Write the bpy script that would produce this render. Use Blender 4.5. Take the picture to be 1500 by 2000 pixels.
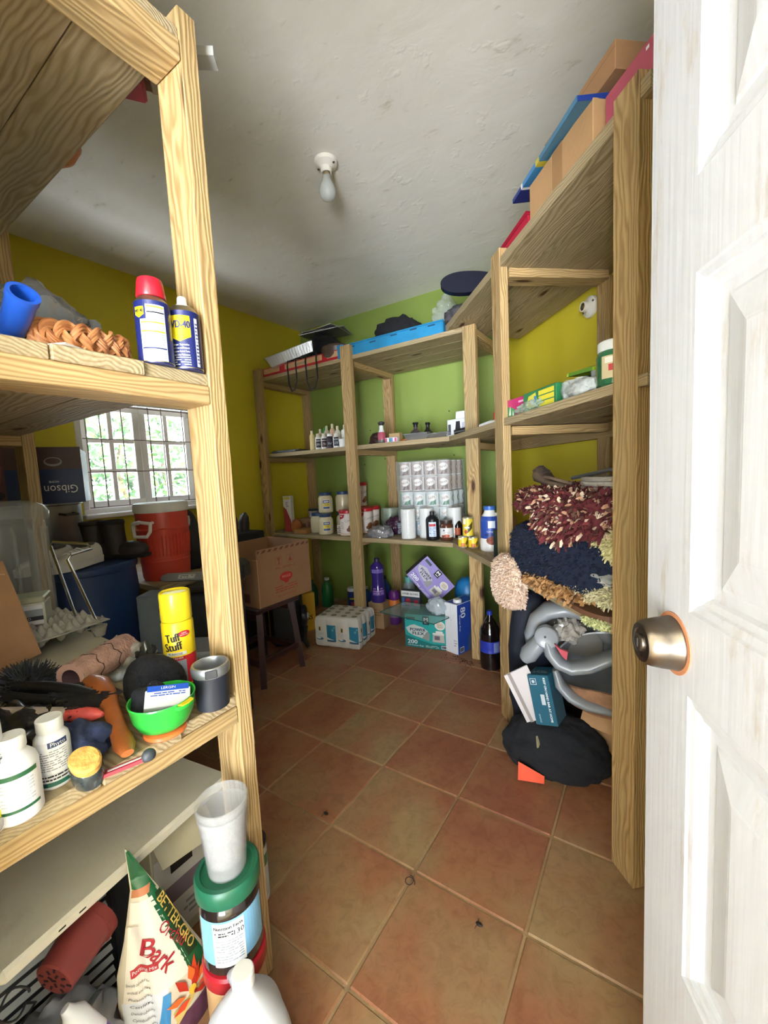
import bpy, bmesh, math, random
from math import sin, cos, pi, radians, sqrt, atan2
from mathutils import Vector, Matrix, Euler, noise
for o in list(bpy.data.objects): bpy.data.objects.remove(o)
S = bpy.context.scene
COL = S.collection
R = random.Random(7)

# ---------------------------------------------------------------- camera
cam_d = bpy.data.cameras.new('camera'); cam = bpy.data.objects.new('camera', cam_d); COL.objects.link(cam)
CAMH = 1.2100
cam_d.sensor_fit = 'VERTICAL'; cam_d.sensor_height = 36.0; cam_d.sensor_width = 27.0
cam_d.lens = 800.03/2000*36.0
cam_d.clip_start = 0.02
_hd, _pt, _rl = radians(33.388), radians(5.3408), radians(-2.8424)
_f = Vector((-sin(_hd)*cos(_pt), cos(_hd)*cos(_pt), -sin(_pt)))
_r = Vector((cos(_hd), sin(_hd), 0)); _u = _r.cross(_f)
_r2 = _r*cos(_rl)+_u*sin(_rl)
_u2 = _r2.cross(_f)
cam.matrix_world = Matrix(((_r2.x,_u2.x,-_f.x,0),(_r2.y,_u2.y,-_f.y,0),(_r2.z,_u2.z,-_f.z,CAMH),(0,0,0,1)))
S.camera = cam

# ---------------------------------------------------------------- world, sun, portals, exposure
W = bpy.data.worlds.new('world'); S.world = W; W.use_nodes = True
_n = W.node_tree.nodes; _l = W.node_tree.links
_bg = _n['Background']
_tc = _n.new('ShaderNodeTexCoord'); _sx = _n.new('ShaderNodeSeparateXYZ'); _cr = _n.new('ShaderNodeValToRGB')
_mp = _n.new('ShaderNodeMapRange'); _mp.inputs[1].default_value = -1; _mp.inputs[2].default_value = 1
_l.new(_tc.outputs['Generated'], _sx.inputs[0]); _l.new(_sx.outputs['Z'], _mp.inputs[0]); _l.new(_mp.outputs[0], _cr.inputs[0])
_cr.color_ramp.elements[0].position = .46; _cr.color_ramp.elements[0].color = (3.55,3.85,4.2,1)     # sunlit pale ground
_cr.color_ramp.elements[1].position = .54; _cr.color_ramp.elements[1].color = (.86,.95,1.08,1)     # hazy horizon
_e=_cr.color_ramp.elements.new(.95); _e.color=(.42,.52,.70,1)                                     # zenith
_l.new(_cr.outputs[0], _bg.inputs[0]); _bg.inputs[1].default_value = 13.0
def area(name, loc, rot, sx, sy):
    d = bpy.data.lights.new(name, 'AREA'); d.shape = 'RECTANGLE'; d.size = sx; d.size_y = sy
    d.cycles.is_portal = True
    o = bpy.data.objects.new(name, d); COL.objects.link(o); o.location = loc; o.rotation_euler = rot
    return o
area('door_portal', (.80,-2.46,1.07), (radians(90),0,0), 1.3, 2.15)
area('window_portal', (-3.1,1.53,1.40), (radians(90),0,radians(-90)), .8, .78)
sd = bpy.data.lights.new('sun', 'SUN'); sd.energy = 10.0; sd.angle = radians(1); sd.color = (1,.95,.86)
so = bpy.data.objects.new('sun', sd); COL.objects.link(so)
so.rotation_euler = Vector((-.35,-.25,-.9)).to_track_quat('-Z','Y').to_euler()
S.view_settings.view_transform = 'Standard'; S.view_settings.look = 'None'
S.view_settings.gamma = 1; S.view_settings.use_curve_mapping = False
S.view_settings.exposure = 0.35

# ---------------------------------------------------------------- helpers
def lin(c):
    if isinstance(c, str):
        c = tuple(int(c[i:i+2],16)/255 for i in (1,3,5))
    return tuple((x/12.92 if x <= .04045 else ((x+.055)/1.055)**2.4) for x in c)+(1,)
_mc = {}
def M(c, r=.5, metal=0, spec=.5, bump=0, bs=60, var=0, vs=8, alpha=1, trans=0, coat=0, emit=0, sheen=0):
    key = (c,r,metal,spec,bump,bs,var,vs,alpha,trans,coat,emit,sheen)
    if key in _mc: return _mc[key]
    m = bpy.data.materials.new('mat_%d' % len(_mc)); m.use_nodes = True
    nt = m.node_tree; b = nt.nodes['Principled BSDF']
    col = lin(c)
    b.inputs['Base Color'].default_value = col
    b.inputs['Roughness'].default_value = r; b.inputs['Metallic'].default_value = metal
    b.inputs['Specular IOR Level'].default_value = spec
    b.inputs['Alpha'].default_value = alpha
    b.inputs['Transmission Weight'].default_value = trans
    b.inputs['Coat Weight'].default_value = coat
    b.inputs['Sheen Weight'].default_value = sheen
    if emit:
        b.inputs['Emission Color'].default_value = col; b.inputs['Emission Strength'].default_value = emit
    if bump or var:
        tc = nt.nodes.new('ShaderNodeTexCoord')
    if bump:
        nz = nt.nodes.new('ShaderNodeTexNoise'); nz.inputs['Scale'].default_value = bs; nz.inputs['Detail'].default_value = 4
        nt.links.new(tc.outputs['Object'], nz.inputs['Vector'])
        bp = nt.nodes.new('ShaderNodeBump'); bp.inputs['Strength'].default_value = bump; bp.inputs['Distance'].default_value = .01
        nt.links.new(nz.outputs['Fac'], bp.inputs['Height']); nt.links.new(bp.outputs[0], b.inputs['Normal'])
    if var:
        n2 = nt.nodes.new('ShaderNodeTexNoise'); n2.inputs['Scale'].default_value = vs; n2.inputs['Detail'].default_value = 5
        nt.links.new(tc.outputs['Object'], n2.inputs['Vector'])
        cr = nt.nodes.new('ShaderNodeValToRGB'); cr.color_ramp.elements[0].position = .3; cr.color_ramp.elements[1].position = .7
        cr.color_ramp.elements[0].color = tuple(x*(1-var) for x in col[:3])+(1,)
        cr.color_ramp.elements[1].color = tuple(min(1,x*(1+var*.6)) for x in col[:3])+(1,)
        nt.links.new(n2.outputs['Fac'], cr.inputs[0]); nt.links.new(cr.outputs[0], b.inputs['Base Color'])
    _mc[key] = m
    return m

class MB:
    def __init__(s): s.v=[]; s.f=[]; s.fm=[]; s.ms=[]; s.T=Matrix.Identity(4)
    def mi(s, m):
        if m not in s.ms: s.ms.append(m)
        return s.ms.index(m)
    def at(s, x=0,y=0,z=0, rx=0,ry=0,rz=0, sc=1):
        s.T = Matrix.Translation((x,y,z)) @ Euler((rx,ry,rz)).to_matrix().to_4x4() @ Matrix.Scale(sc,4); return s
    def add(s, vs, fs, m):
        b = len(s.v); k = s.mi(m); T = s.T
        s.v += [T @ Vector(p) for p in vs]
        s.f += [tuple(i+b for i in f) for f in fs]; s.fm += [k]*len(fs); return s
    def box(s, cx,cy,cz, w,d,h, m, b=0):
        w/=2; d/=2; h/=2
        if not b:
            vs = [(cx+x*w,cy+y*d,cz+z*h) for z in (-1,1) for y in (-1,1) for x in (-1,1)]
            return s.add(vs, [(0,2,3,1),(4,5,7,6),(0,1,5,4),(2,6,7,3),(0,4,6,2),(1,3,7,5)], m)
        b = min(b, w*.9, d*.9, h*.9)
        vs=[]; ix={}
        for z in (-1,1):
            for y in (-1,1):
                for x in (-1,1):
                    ix[x,y,z]=len(vs)
                    vs += [(cx+x*w,cy+y*(d-b),cz+z*(h-b)),(cx+x*(w-b),cy+y*d,cz+z*(h-b)),(cx+x*(w-b),cy+y*(d-b),cz+z*h)]
        f=[]
        I=lambda x,y,z,a: ix[x,y,z]+a
        for q in (-1,1):
            f.append([I(q,-1,-1,0),I(q,1,-1,0),I(q,1,1,0),I(q,-1,1,0)])
            f.append([I(-1,q,-1,1),I(1,q,-1,1),I(1,q,1,1),I(-1,q,1,1)])
            f.append([I(-1,-1,q,2),I(1,-1,q,2),I(1,1,q,2),I(-1,1,q,2)])
            for p in (-1,1):
                f.append([I(q,p,-1,0),I(q,p,-1,1),I(q,p,1,1),I(q,p,1,0)])
                f.append([I(q,-1,p,0),I(q,-1,p,2),I(q,1,p,2),I(q,1,p,0)])
                f.append([I(-1,q,p,1),I(-1,q,p,2),I(1,q,p,2),I(1,q,p,1)])
                for t in (-1,1): f.append([I(q,p,t,0),I(q,p,t,1),I(q,p,t,2)])
        return s.add(vs, f, m)
    def lathe(s, prof, m, n=24, sx=1, sy=1):
        # prof: (r, z[, material for the band above])
        cur = m
        rings=[]
        for p in prof:
            r,z = p[0],p[1]
            if r < 1e-6: rings.append([(0,0,z)])
            else: rings.append([(r*sx*cos(2*pi*k/n), r*sy*sin(2*pi*k/n), z) for k in range(n)])
        for a in range(len(rings)-1):
            if len(prof[a])>2: cur = prof[a][2]
            A,B = rings[a],rings[a+1]; na,nb=len(A),len(B)
            fs=[]
            for k in range(n):
                k2=(k+1)%n
                if na>1 and nb>1: fs.append((k,k2,na+k2,na+k))
                elif na>1: fs.append((k,k2,na))
                elif nb>1: fs.append((0,na+k2,na+k))
            s.add(A+B, fs, cur)
        return s
    def tube(s, pts, r, m, n=8, cap=True, flat=1):
        pts=[Vector(p) for p in pts]; N=len(pts)
        rs = r if isinstance(r,(list,tuple)) else [r]*N
        vs=[]; up=None
        for i,p in enumerate(pts):
            t=(pts[min(i+1,N-1)]-pts[max(i-1,0)]).normalized()
            if up is None:
                up = Vector((0,0,1)) if abs(t.z)<.9 else Vector((1,0,0))
            a=t.cross(up).normalized(); up=a.cross(t).normalized()
            for k in range(n):
                an=2*pi*k/n; vs.append(p+a*cos(an)*rs[i]+up*sin(an)*rs[i]*flat)
        fs=[(i*n+k,i*n+(k+1)%n,(i+1)*n+(k+1)%n,(i+1)*n+k) for i in range(N-1) for k in range(n)]
        if cap: fs += [tuple(range(n))[::-1], tuple((N-1)*n+k for k in range(n))]
        return s.add(vs, fs, m)
    def prism(s, poly, z0, z1, m):
        n=len(poly)
        vs=[(x,y,z0) for x,y in poly]+[(x,y,z1) for x,y in poly]
        fs=[tuple(range(n))[::-1], tuple(range(n,2*n))]+[(k,(k+1)%n,n+(k+1)%n,n+k) for k in range(n)]
        return s.add(vs, fs, m)
    def grid(s, fn, nu, nv, m, closed=False):
        vs=[fn(i/nu, j/nv) for j in range(nv+1) for i in range(nu+1)]
        w=nu+1
        return s.add(vs, [(j*w+i,j*w+i+1,(j+1)*w+i+1,(j+1)*w+i) for j in range(nv) for i in range(nu)], m)
    def slab(s, fn, nu, nv, t, m):      # sheet with thickness
        w=nu+1; vs=[Vector(fn(i/nu,j/nv)) for j in range(nv+1) for i in range(nu+1)]
        nr=[]
        for j in range(nv+1):
            for i in range(nu+1):
                a=vs[j*w+min(i+1,nu)]-vs[j*w+max(i-1,0)]; b=vs[min(j+1,nv)*w+i]-vs[max(j-1,0)*w+i]
                c=a.cross(b); nr.append(c.normalized() if c.length>1e-9 else Vector((0,0,1)))
        N=len(vs); lo=[v-n_*t for v,n_ in zip(vs,nr)]
        fs=[(j*w+i,j*w+i+1,(j+1)*w+i+1,(j+1)*w+i) for j in range(nv) for i in range(nu)]
        fs+=[tuple(N+k for k in f[::-1]) for f in fs]
        ed=[i for i in range(w)]+[j*w+nu for j in range(1,nv+1)]+[nv*w+i for i in range(nu-1,-1,-1)]+[j*w for j in range(nv-1,0,-1)]
        for k in range(len(ed)):
            a,b=ed[k],ed[(k+1)%len(ed)]; fs.append((b,a,N+a,N+b))
        return s.add(vs+lo, fs, m)
    def ball(s, cx,cy,cz, rx,ry,rz, m, sub=3, amp=0, fr=6, seed=0, flat=None, sq=1):
        bm=bmesh.new(); bmesh.ops.create_icosphere(bm, subdivisions=sub, radius=1)
        vs=[]
        for v in bm.verts:
            p=v.co.copy()
            if sq!=1:
                p=Vector([math.copysign(abs(c)**sq,c) for c in p])
            if amp:
                q=Vector((p.x*rx,p.y*ry,p.z*rz))*fr*4+Vector((seed*3.1,seed*1.7,seed))
                d=abs(noise.noise(q))*1.6-.45+.5*noise.noise(q*2.7)
                p*=1+amp*d
            z=p.z*rz
            if flat is not None and z<flat: z=flat
            vs.append((cx+p.x*rx,cy+p.y*ry,cz+z))
        fs=[[v.index for v in f.verts] for f in bm.faces]; bm.free()
        return s.add(vs,fs,m)
    def build(s, name, parent=None, smooth=35, recalc=True, loc=None, rot=None):
        me=bpy.data.meshes.new(name); me.from_pydata([tuple(v) for v in s.v],[],s.f)
        for m in s.ms: me.materials.append(m)
        for p,k in zip(me.polygons,s.fm): p.material_index=k
        if recalc:
            bm=bmesh.new(); bm.from_mesh(me)
            bmesh.ops.remove_doubles(bm, verts=bm.verts, dist=1e-5)
            bmesh.ops.recalc_face_normals(bm, faces=bm.faces); bm.to_mesh(me); bm.free()
        if smooth:
            me.shade_smooth(); me.set_sharp_from_angle(angle=radians(smooth))
        o=bpy.data.objects.new(name,me); COL.objects.link(o)
        if parent: o.parent=parent
        if loc is not None: o.location=loc
        if rot is not None: o.rotation_euler=rot
        return o

def tag(o, label=None, cat=None, group=None, kind=None):
    if label: o['label']=label
    if cat: o['category']=cat
    if group: o['group']=group
    if kind: o['kind']=kind
    return o
def thing(name, label, cat, loc=(0,0,0), rz=0, group=None, rot=None):
    o=bpy.data.objects.new(name,None); COL.objects.link(o); o.empty_display_size=.05
    o.location=loc; o.rotation_euler = rot if rot is not None else (0,0,rz)
    return tag(o,label,cat,group)
def kids(o): return [c for c in bpy.data.objects if c.parent is o]
def dup(o, loc=None, rz=None, label=None, parent=None):
    c=o.copy(); COL.objects.link(c)
    if parent: c.parent=parent
    if loc is not None: c.location=loc
    if rz is not None: c.rotation_euler=(0,0,rz)
    if label: c['label']=label
    for ch in kids(o): dup(ch, parent=c)
    return c

# text and flat print laid on a surface map F(u, v, lift) -> xyz
_tx={}
def tmesh(t):
    if t not in _tx:
        cu=bpy.data.curves.new('t','FONT'); cu.body=t; cu.size=1; cu.align_x='CENTER'; cu.align_y='CENTER'; cu.resolution_u=2
        o=bpy.data.objects.new('t',cu); COL.objects.link(o)
        dg=bpy.context.evaluated_depsgraph_get(); me=o.evaluated_get(dg).to_mesh()
        _tx[t]=([v.co.copy() for v in me.vertices],[tuple(p.vertices) for p in me.polygons])
        o.evaluated_get(dg).to_mesh_clear(); bpy.data.objects.remove(o); bpy.data.curves.remove(cu)
    return _tx[t]
class Print:
    STEP=.0005
    def __init__(s, F, seg=.012): s.F=F; s.mb=MB(); s.lv=0; s.seg=seg
    def rect(s,u0,v0,u1,v1,m,lift=1,curved=True):
        n=max(1,int(abs(u1-u0)/s.seg)) if curved else 1
        k=max(1,int(abs(v1-v0)/s.seg)) if curved else 1
        L=s.STEP*lift
        s.mb.grid(lambda a,b:s.F(u0+(u1-u0)*a,v0+(v1-v0)*b,L),n,k,m); return s
    def poly(s,pts,m,lift=1):
        if s.seg<1:     # curved surface: rings from the centre out, edges cut short
            cu=sum(p[0] for p in pts)/len(pts); cv=sum(p[1] for p in pts)/len(pts); E=[]
            for (a,b),(c,d) in zip(pts,pts[1:]+pts[:1]):
                k=max(1,min(6,int(math.hypot(c-a,d-b)/s.seg)))
                E+=[(a+(c-a)*i/k,b+(d-b)*i/k) for i in range(k)]
            n=len(E); q=[(cu+(u-cu)*r,cv+(v-cv)*r) for r in (1/3,2/3,1) for u,v in E]
            P=[s.F(cu,cv,s.STEP*lift)]+[s.F(u,v,s.STEP*lift) for u,v in q]
            f=[(0,1+i,1+(i+1)%n) for i in range(n)]+[(1+r*n+i,1+(r+1)*n+i,1+(r+1)*n+(i+1)%n,1+r*n+(i+1)%n) for r in (0,1) for i in range(n)]
            s.mb.add(P,f,m); return s
        s.mb.add([s.F(u,v,s.STEP*lift) for u,v in pts],[tuple(range(len(pts)))],m); return s
    def disc(s,u,v,ru,rv,m,lift=1,n=20):
        return s.poly([(u+ru*cos(2*pi*k/n),v+rv*sin(2*pi*k/n)) for k in range(n)],m,lift)
    def text(s,t,u,v,h,m,lift=2,rot=0,w=None,bold=0):
        vs,fs=tmesh(t); c,sn=cos(rot),sin(rot)
        k=h/.72
        kx=k
        if w:
            xs=[p.x for p in vs]; kx=w/max(1e-6,max(xs)-min(xs))
        for ox in ([0] if not bold else [-bold,bold]):
            P=[]
            for p in vs:
                x,y=p.x*kx+ox,p.y*k
                P.append(s.F(u+x*c-y*sn, v+x*sn+y*c, s.STEP*(lift+(.2 if ox>0 else 0))))
            s.mb.add(P,fs,m)
        return s
    def lines(s,u0,v0,u1,v1,n,m,lift=2,fill=.45,rnd=None):
        rr=rnd or R
        for i in range(n):
            a=v1-(v1-v0)*(i+.5)/n; t=(v1-v0)/n*fill
            x=u0
            while x<u1:
                w=(.06+.16*rr.random())*(u1-u0); x2=min(u1,x+w)
                if rr.random()<.85: s.rect(x,a-t/2,x2,a+t/2,m,lift)
                x=x2+.025*(u1-u0)
        return s
    def build(s,name,parent): return s.mb.build(name,parent,smooth=0,recalc=False)
def face(ox,oy,oz,ux,uy,uz,vx,vy,vz):
    O=Vector((ox,oy,oz)); U=Vector((ux,uy,uz)); V=Vector((vx,vy,vz)); N=U.cross(V).normalized()
    return lambda u,v,l: O+U*u+V*v+N*l
def cyl(rf, a0=0):      # wrap: u arc length at radius rf(v) around angle a0, v = height
    g = rf if callable(rf) else (lambda z: rf)
    def F(u,v,l):
        r=g(v); a=a0+u/r
        return Vector(((r+l)*cos(a),(r+l)*sin(a),v))
    return F
# ---------------------------------------------------------------- surface materials
def nodes(name):
    m=bpy.data.materials.new(name); m.use_nodes=True
    nt=m.node_tree; return m, nt, nt.nodes['Principled BSDF'], (lambda t: nt.nodes.new('ShaderNode'+t)), nt.links.new
def ramp(n, stops):
    e=n.color_ramp.elements
    e[0].position,e[0].color=stops[0][0],stops[0][1]
    e[1].position,e[1].color=stops[-1][0],stops[-1][1]
    for p,c in stops[1:-1]:
        x=e.new(p); x.color=c
def paint(name, c1, c2, rough=.55, bump=.12):
    m,nt,b,N,L=nodes(name)
    tc=N('TexCoord'); n1=N('TexNoise'); n1.inputs['Scale'].default_value=1.3; n1.inputs['Detail'].default_value=5
    cr=N('ValToRGB'); ramp(cr,[(.3,lin(c1)),(.7,lin(c2))])
    n2=N('TexNoise'); n2.inputs['Scale'].default_value=9; n2.inputs['Detail'].default_value=6
    bp=N('Bump'); bp.inputs['Strength'].default_value=bump; bp.inputs['Distance'].default_value=.02
    L(tc.outputs['Object'],n1.inputs['Vector']); L(tc.outputs['Object'],n2.inputs['Vector'])
    L(n1.outputs['Fac'],cr.inputs[0]); L(cr.outputs[0],b.inputs['Base Color'])
    L(n2.outputs['Fac'],bp.inputs['Height']); L(bp.outputs[0],b.inputs['Normal'])
    b.inputs['Roughness'].default_value=rough
    return m
YEL=paint('yellow_paint','#d2bf26','#dcca36'); GRN=paint('green_paint','#7d8f3e','#889b4a')
def ceiling_mat():
    m,nt,b,N,L=nodes('ceiling_plaster')
    tc=N('TexCoord')
    n1=N('TexNoise'); n1.inputs['Scale'].default_value=4; n1.inputs['Detail'].default_value=8; n1.inputs['Distortion'].default_value=1.2
    mp=N('Mapping'); mp.inputs['Scale'].default_value=(1,2.4,1); mp.inputs['Rotation'].default_value=(0,0,.6)
    n3=N('TexNoise'); n3.inputs['Scale'].default_value=6; n3.inputs['Detail'].default_value=9; n3.inputs['Roughness'].default_value=.65
    L(tc.outputs['Object'],mp.inputs[0]); L(mp.outputs[0],n3.inputs['Vector']); L(tc.outputs['Object'],n1.inputs['Vector'])
    cr=N('ValToRGB'); ramp(cr,[(.27,lin('#c9c2ae')),(.36,lin('#e6e1d5')),(.75,lin('#ece8de'))])
    L(n3.outputs['Fac'],cr.inputs[0]); L(cr.outputs[0],b.inputs['Base Color'])
    v=N('TexNoise'); v.inputs['Scale'].default_value=14; v.inputs['Detail'].default_value=3
    c2=N('ValToRGB'); ramp(c2,[(.62,(0,0,0,1)),(.72,(1,1,1,1))]); L(tc.outputs['Object'],v.inputs['Vector']); L(v.outputs['Fac'],c2.inputs[0])
    ad=N('Math'); ad.operation='MULTIPLY_ADD'; ad.inputs[1].default_value=.35
    L(c2.outputs[0],ad.inputs[0]); L(n1.outputs['Fac'],ad.inputs[2])
    bp=N('Bump'); bp.inputs['Strength'].default_value=.20; bp.inputs['Distance'].default_value=.02
    L(ad.outputs[0],bp.inputs['Height']); L(bp.outputs[0],b.inputs['Normal']); b.inputs['Roughness'].default_value=.6
    return m
def wood_mat(name, light, mid, dark, knot=True, sat=1):
    m,nt,b,N,L=nodes(name)
    tc=N('TexCoord'); oi=N('ObjectInfo')
    mul=N('VectorMath'); mul.operation='SCALE'; L(oi.outputs['Random'],mul.inputs['Scale']); mul.inputs[0].default_value=(7.3,.06,.09)
    ad=N('VectorMath'); ad.operation='ADD'; L(tc.outputs['Object'],ad.inputs[0]); L(mul.outputs[0],ad.inputs[1])
    # slow wander of the pith along the board
    mp0=N('Mapping'); mp0.inputs['Scale'].default_value=(1.1,5,5); L(ad.outputs[0],mp0.inputs[0])
    nz=N('TexNoise'); nz.inputs['Scale'].default_value=1.6; nz.inputs['Detail'].default_value=3; L(mp0.outputs[0],nz.inputs['Vector'])
    mp=N('Mapping'); mp.inputs['Location'].default_value=(0,.03,.09); mp.inputs['Scale'].default_value=(.25,1,1); L(ad.outputs[0],mp.inputs[0])
    mx=N('VectorMath'); mx.operation='MULTIPLY_ADD'; mx.inputs[1].default_value=(.02,.10,.10)
    L(nz.outputs['Color'],mx.inputs[0]); L(mp.outputs[0],mx.inputs[2])
    wv=N('TexWave'); wv.wave_type='RINGS'; wv.rings_direction='X'; wv.inputs['Scale'].default_value=42; wv.inputs['Distortion'].default_value=1.0; wv.inputs['Detail'].default_value=2
    L(mx.outputs[0],wv.inputs['Vector'])
    cr=N('ValToRGB'); ramp(cr,[(0,lin(light)),(.6,lin(mid)),(1,lin(dark))]); L(wv.outputs['Fac'],cr.inputs[0])
    # fine fibres
    mf=N('Mapping'); mf.inputs['Scale'].default_value=(3,140,140); L(ad.outputs[0],mf.inputs[0])
    nf=N('TexNoise'); nf.inputs['Scale'].default_value=1; nf.inputs['Detail'].default_value=2; L(mf.outputs[0],nf.inputs['Vector'])
    mm=N('MixRGB'); mm.blend_type='MULTIPLY'; mm.inputs[0].default_value=.35
    c3=N('ValToRGB'); ramp(c3,[(.35,(.55,.5,.42,1)),(.6,(1,1,1,1))]); L(nf.outputs['Fac'],c3.inputs[0])
    L(cr.outputs[0],mm.inputs[1]); L(c3.outputs[0],mm.inputs[2])
    # greenish-grey weather stain
    ns=N('TexNoise'); ns.inputs['Scale'].default_value=1.3; ns.inputs['Detail'].default_value=4; L(mp0.outputs[0],ns.inputs['Vector'])
    c4=N('ValToRGB'); ramp(c4,[(.45,(0,0,0,1)),(.75,(.6,.6,.6,1))]); L(ns.outputs['Fac'],c4.inputs[0])
    ms=N('MixRGB'); L(c4.outputs[0],ms.inputs[0]); L(mm.outputs[0],ms.inputs[1]); ms.inputs[2].default_value=lin('#8d8360')
    out=ms.outputs[0]
    if knot:
        mk=N('Mapping'); mk.inputs['Scale'].default_value=(2.6,8,1); L(ad.outputs[0],mk.inputs[0])
        vo=N('TexVoronoi'); vo.voronoi_dimensions='2D'; vo.inputs['Scale'].default_value=1; vo.inputs['Randomness'].default_value=1; L(mk.outputs[0],vo.inputs['Vector'])
        ck=N('ValToRGB'); ramp(ck,[(.06,(1,1,1,1)),(.15,(0,0,0,1))]); L(vo.outputs['Distance'],ck.inputs[0])
        sp=N('SeparateColor'); L(vo.outputs['Color'],sp.inputs[0])
        gt=N('Math'); gt.operation='GREATER_THAN'; gt.inputs[1].default_value=.55; L(sp.outputs[0],gt.inputs[0])
        mk2=N('Math'); mk2.operation='MULTIPLY'; L(ck.outputs[0],mk2.inputs[0])
        sy=N('SeparateXYZ'); L(tc.outputs['Object'],sy.inputs[0]); ab=N('Math'); ab.operation='ABSOLUTE'; L(sy.outputs[1],ab.inputs[0])
        lt=N('Math'); lt.operation='LESS_THAN'; lt.inputs[1].default_value=.0425; L(ab.outputs[0],lt.inputs[0])
        gm_=N('Math'); gm_.operation='MULTIPLY'; L(gt.outputs[0],gm_.inputs[0]); L(lt.outputs[0],gm_.inputs[1]); L(gm_.outputs[0],mk2.inputs[1])
        mz=N('MixRGB'); L(mk2.outputs[0],mz.inputs[0]); L(out,mz.inputs[1]); mz.inputs[2].default_value=lin('#4a2c1c'); out=mz.outputs[0]
    L(out,b.inputs['Base Color']); b.inputs['Roughness'].default_value=.62; b.inputs['Specular IOR Level'].default_value=.3
    bp=N('Bump'); bp.inputs['Strength'].default_value=.25; bp.inputs['Distance'].default_value=.003
    L(wv.outputs['Fac'],bp.inputs['Height']); L(bp.outputs[0],b.inputs['Normal'])
    return m
WOOD=wood_mat('pine_lumber','#bfa272','#b49464','#9e7f52')
PLANK=wood_mat('pine_planks','#b5a282','#ad9874','#97835f')
def tile_mat():
    m,nt,b,N,L=nodes('terracotta_tile')
    tc=N('TexCoord'); oi=N('ObjectInfo')
    mul=N('VectorMath'); mul.operation='SCALE'; mul.inputs[0].default_value=(37,53,11); L(oi.outputs['Random'],mul.inputs['Scale'])
    ad=N('VectorMath'); ad.operation='ADD'; L(tc.outputs['Object'],ad.inputs[0]); L(mul.outputs[0],ad.inputs[1])
    n1=N('TexNoise'); n1.inputs['Scale'].default_value=4.2; n1.inputs['Detail'].default_value=3; n1.inputs['Roughness'].default_value=.5; L(ad.outputs[0],n1.inputs['Vector'])
    # tiles differ as a whole: shift the mix by the tile's own random
    wn=N('TexWhiteNoise'); wn.noise_dimensions='1D'; L(oi.outputs['Random'],wn.inputs['W'])
    sh=N('Math'); sh.operation='MULTIPLY_ADD'; sh.inputs[1].default_value=.20; L(wn.outputs['Value'],sh.inputs[0])
    sb=N('Math'); sb.operation='SUBTRACT'; sb.inputs[1].default_value=.10; L(n1.outputs['Fac'],sb.inputs[0]); L(sb.outputs[0],sh.inputs[2])
    cr=N('ValToRGB'); ramp(cr,[(.28,lin('#915a41')),(.44,lin('#9a6848')),(.55,lin('#9a7250')),(.72,lin('#9c805a'))]); L(sh.outputs[0],cr.inputs[0])
    n2=N('TexNoise'); n2.inputs['Scale'].default_value=26; n2.inputs['Detail'].default_value=8; n2.inputs['Roughness'].default_value=.7; n2.inputs['Distortion'].default_value=.8; L(ad.outputs[0],n2.inputs['Vector'])
    c2=N('ValToRGB'); ramp(c2,[(.36,(.78,.74,.70,1)),(.52,(1,1,1,1)),(.68,(1.12,1.12,1.1,1))]); L(n2.outputs['Fac'],c2.inputs[0])
    mm=N('MixRGB'); mm.blend_type='MULTIPLY'; mm.inputs[0].default_value=.8; L(cr.outputs[0],mm.inputs[1]); L(c2.outputs[0],mm.inputs[2])
    L(mm.outputs[0],b.inputs['Base Color'])
    rr=N('MapRange'); rr.inputs[3].default_value=.42; rr.inputs[4].default_value=.62; L(n2.outputs['Fac'],rr.inputs[0]); L(rr.outputs[0],b.inputs['Roughness'])
    bp=N('Bump'); bp.inputs['Strength'].default_value=.18; bp.inputs['Distance'].default_value=.004; L(n2.outputs['Fac'],bp.inputs['Height']); L(bp.outputs[0],b.inputs['Normal'])
    b.inputs['Specular IOR Level'].default_value=.4
    return m
TILE=tile_mat()
GROUT=M('#a88a63',r=.9,bump=.4,bs=80,var=.25,vs=6)
WHITE=M('#e9e6e2',r=.45)
DOORW=None
def door_mat():
    m,nt,b,N,L=nodes('white_door_paint')
    tc=N('TexCoord'); mp=N('Mapping'); mp.inputs['Scale'].default_value=(9,9,2.2); L(tc.outputs['Object'],mp.inputs[0])
    n=N('TexNoise'); n.inputs['Scale'].default_value=2; n.inputs['Detail'].default_value=8; n.inputs['Roughness'].default_value=.7; L(mp.outputs[0],n.inputs['Vector'])
    cr=N('ValToRGB'); ramp(cr,[(.30,lin('#a99d90')),(.42,lin('#bbbabd')),(.7,lin('#c1c2c6'))]); L(n.outputs['Fac'],cr.inputs[0]); L(cr.outputs[0],b.inputs['Base Color'])
    mp2=N('Mapping'); mp2.inputs['Scale'].default_value=(90,90,4); L(tc.outputs['Object'],mp2.inputs[0])
    n2=N('TexNoise'); n2.inputs['Scale'].default_value=1; L(mp2.outputs[0],n2.inputs['Vector'])
    bp=N('Bump'); bp.inputs['Strength'].default_value=.25; bp.inputs['Distance'].default_value=.002; L(n2.outputs['Fac'],bp.inputs['Height']); L(bp.outputs[0],b.inputs['Normal'])
    b.inputs['Roughness'].default_value=.38
    return m
DOORW=door_mat()

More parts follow.
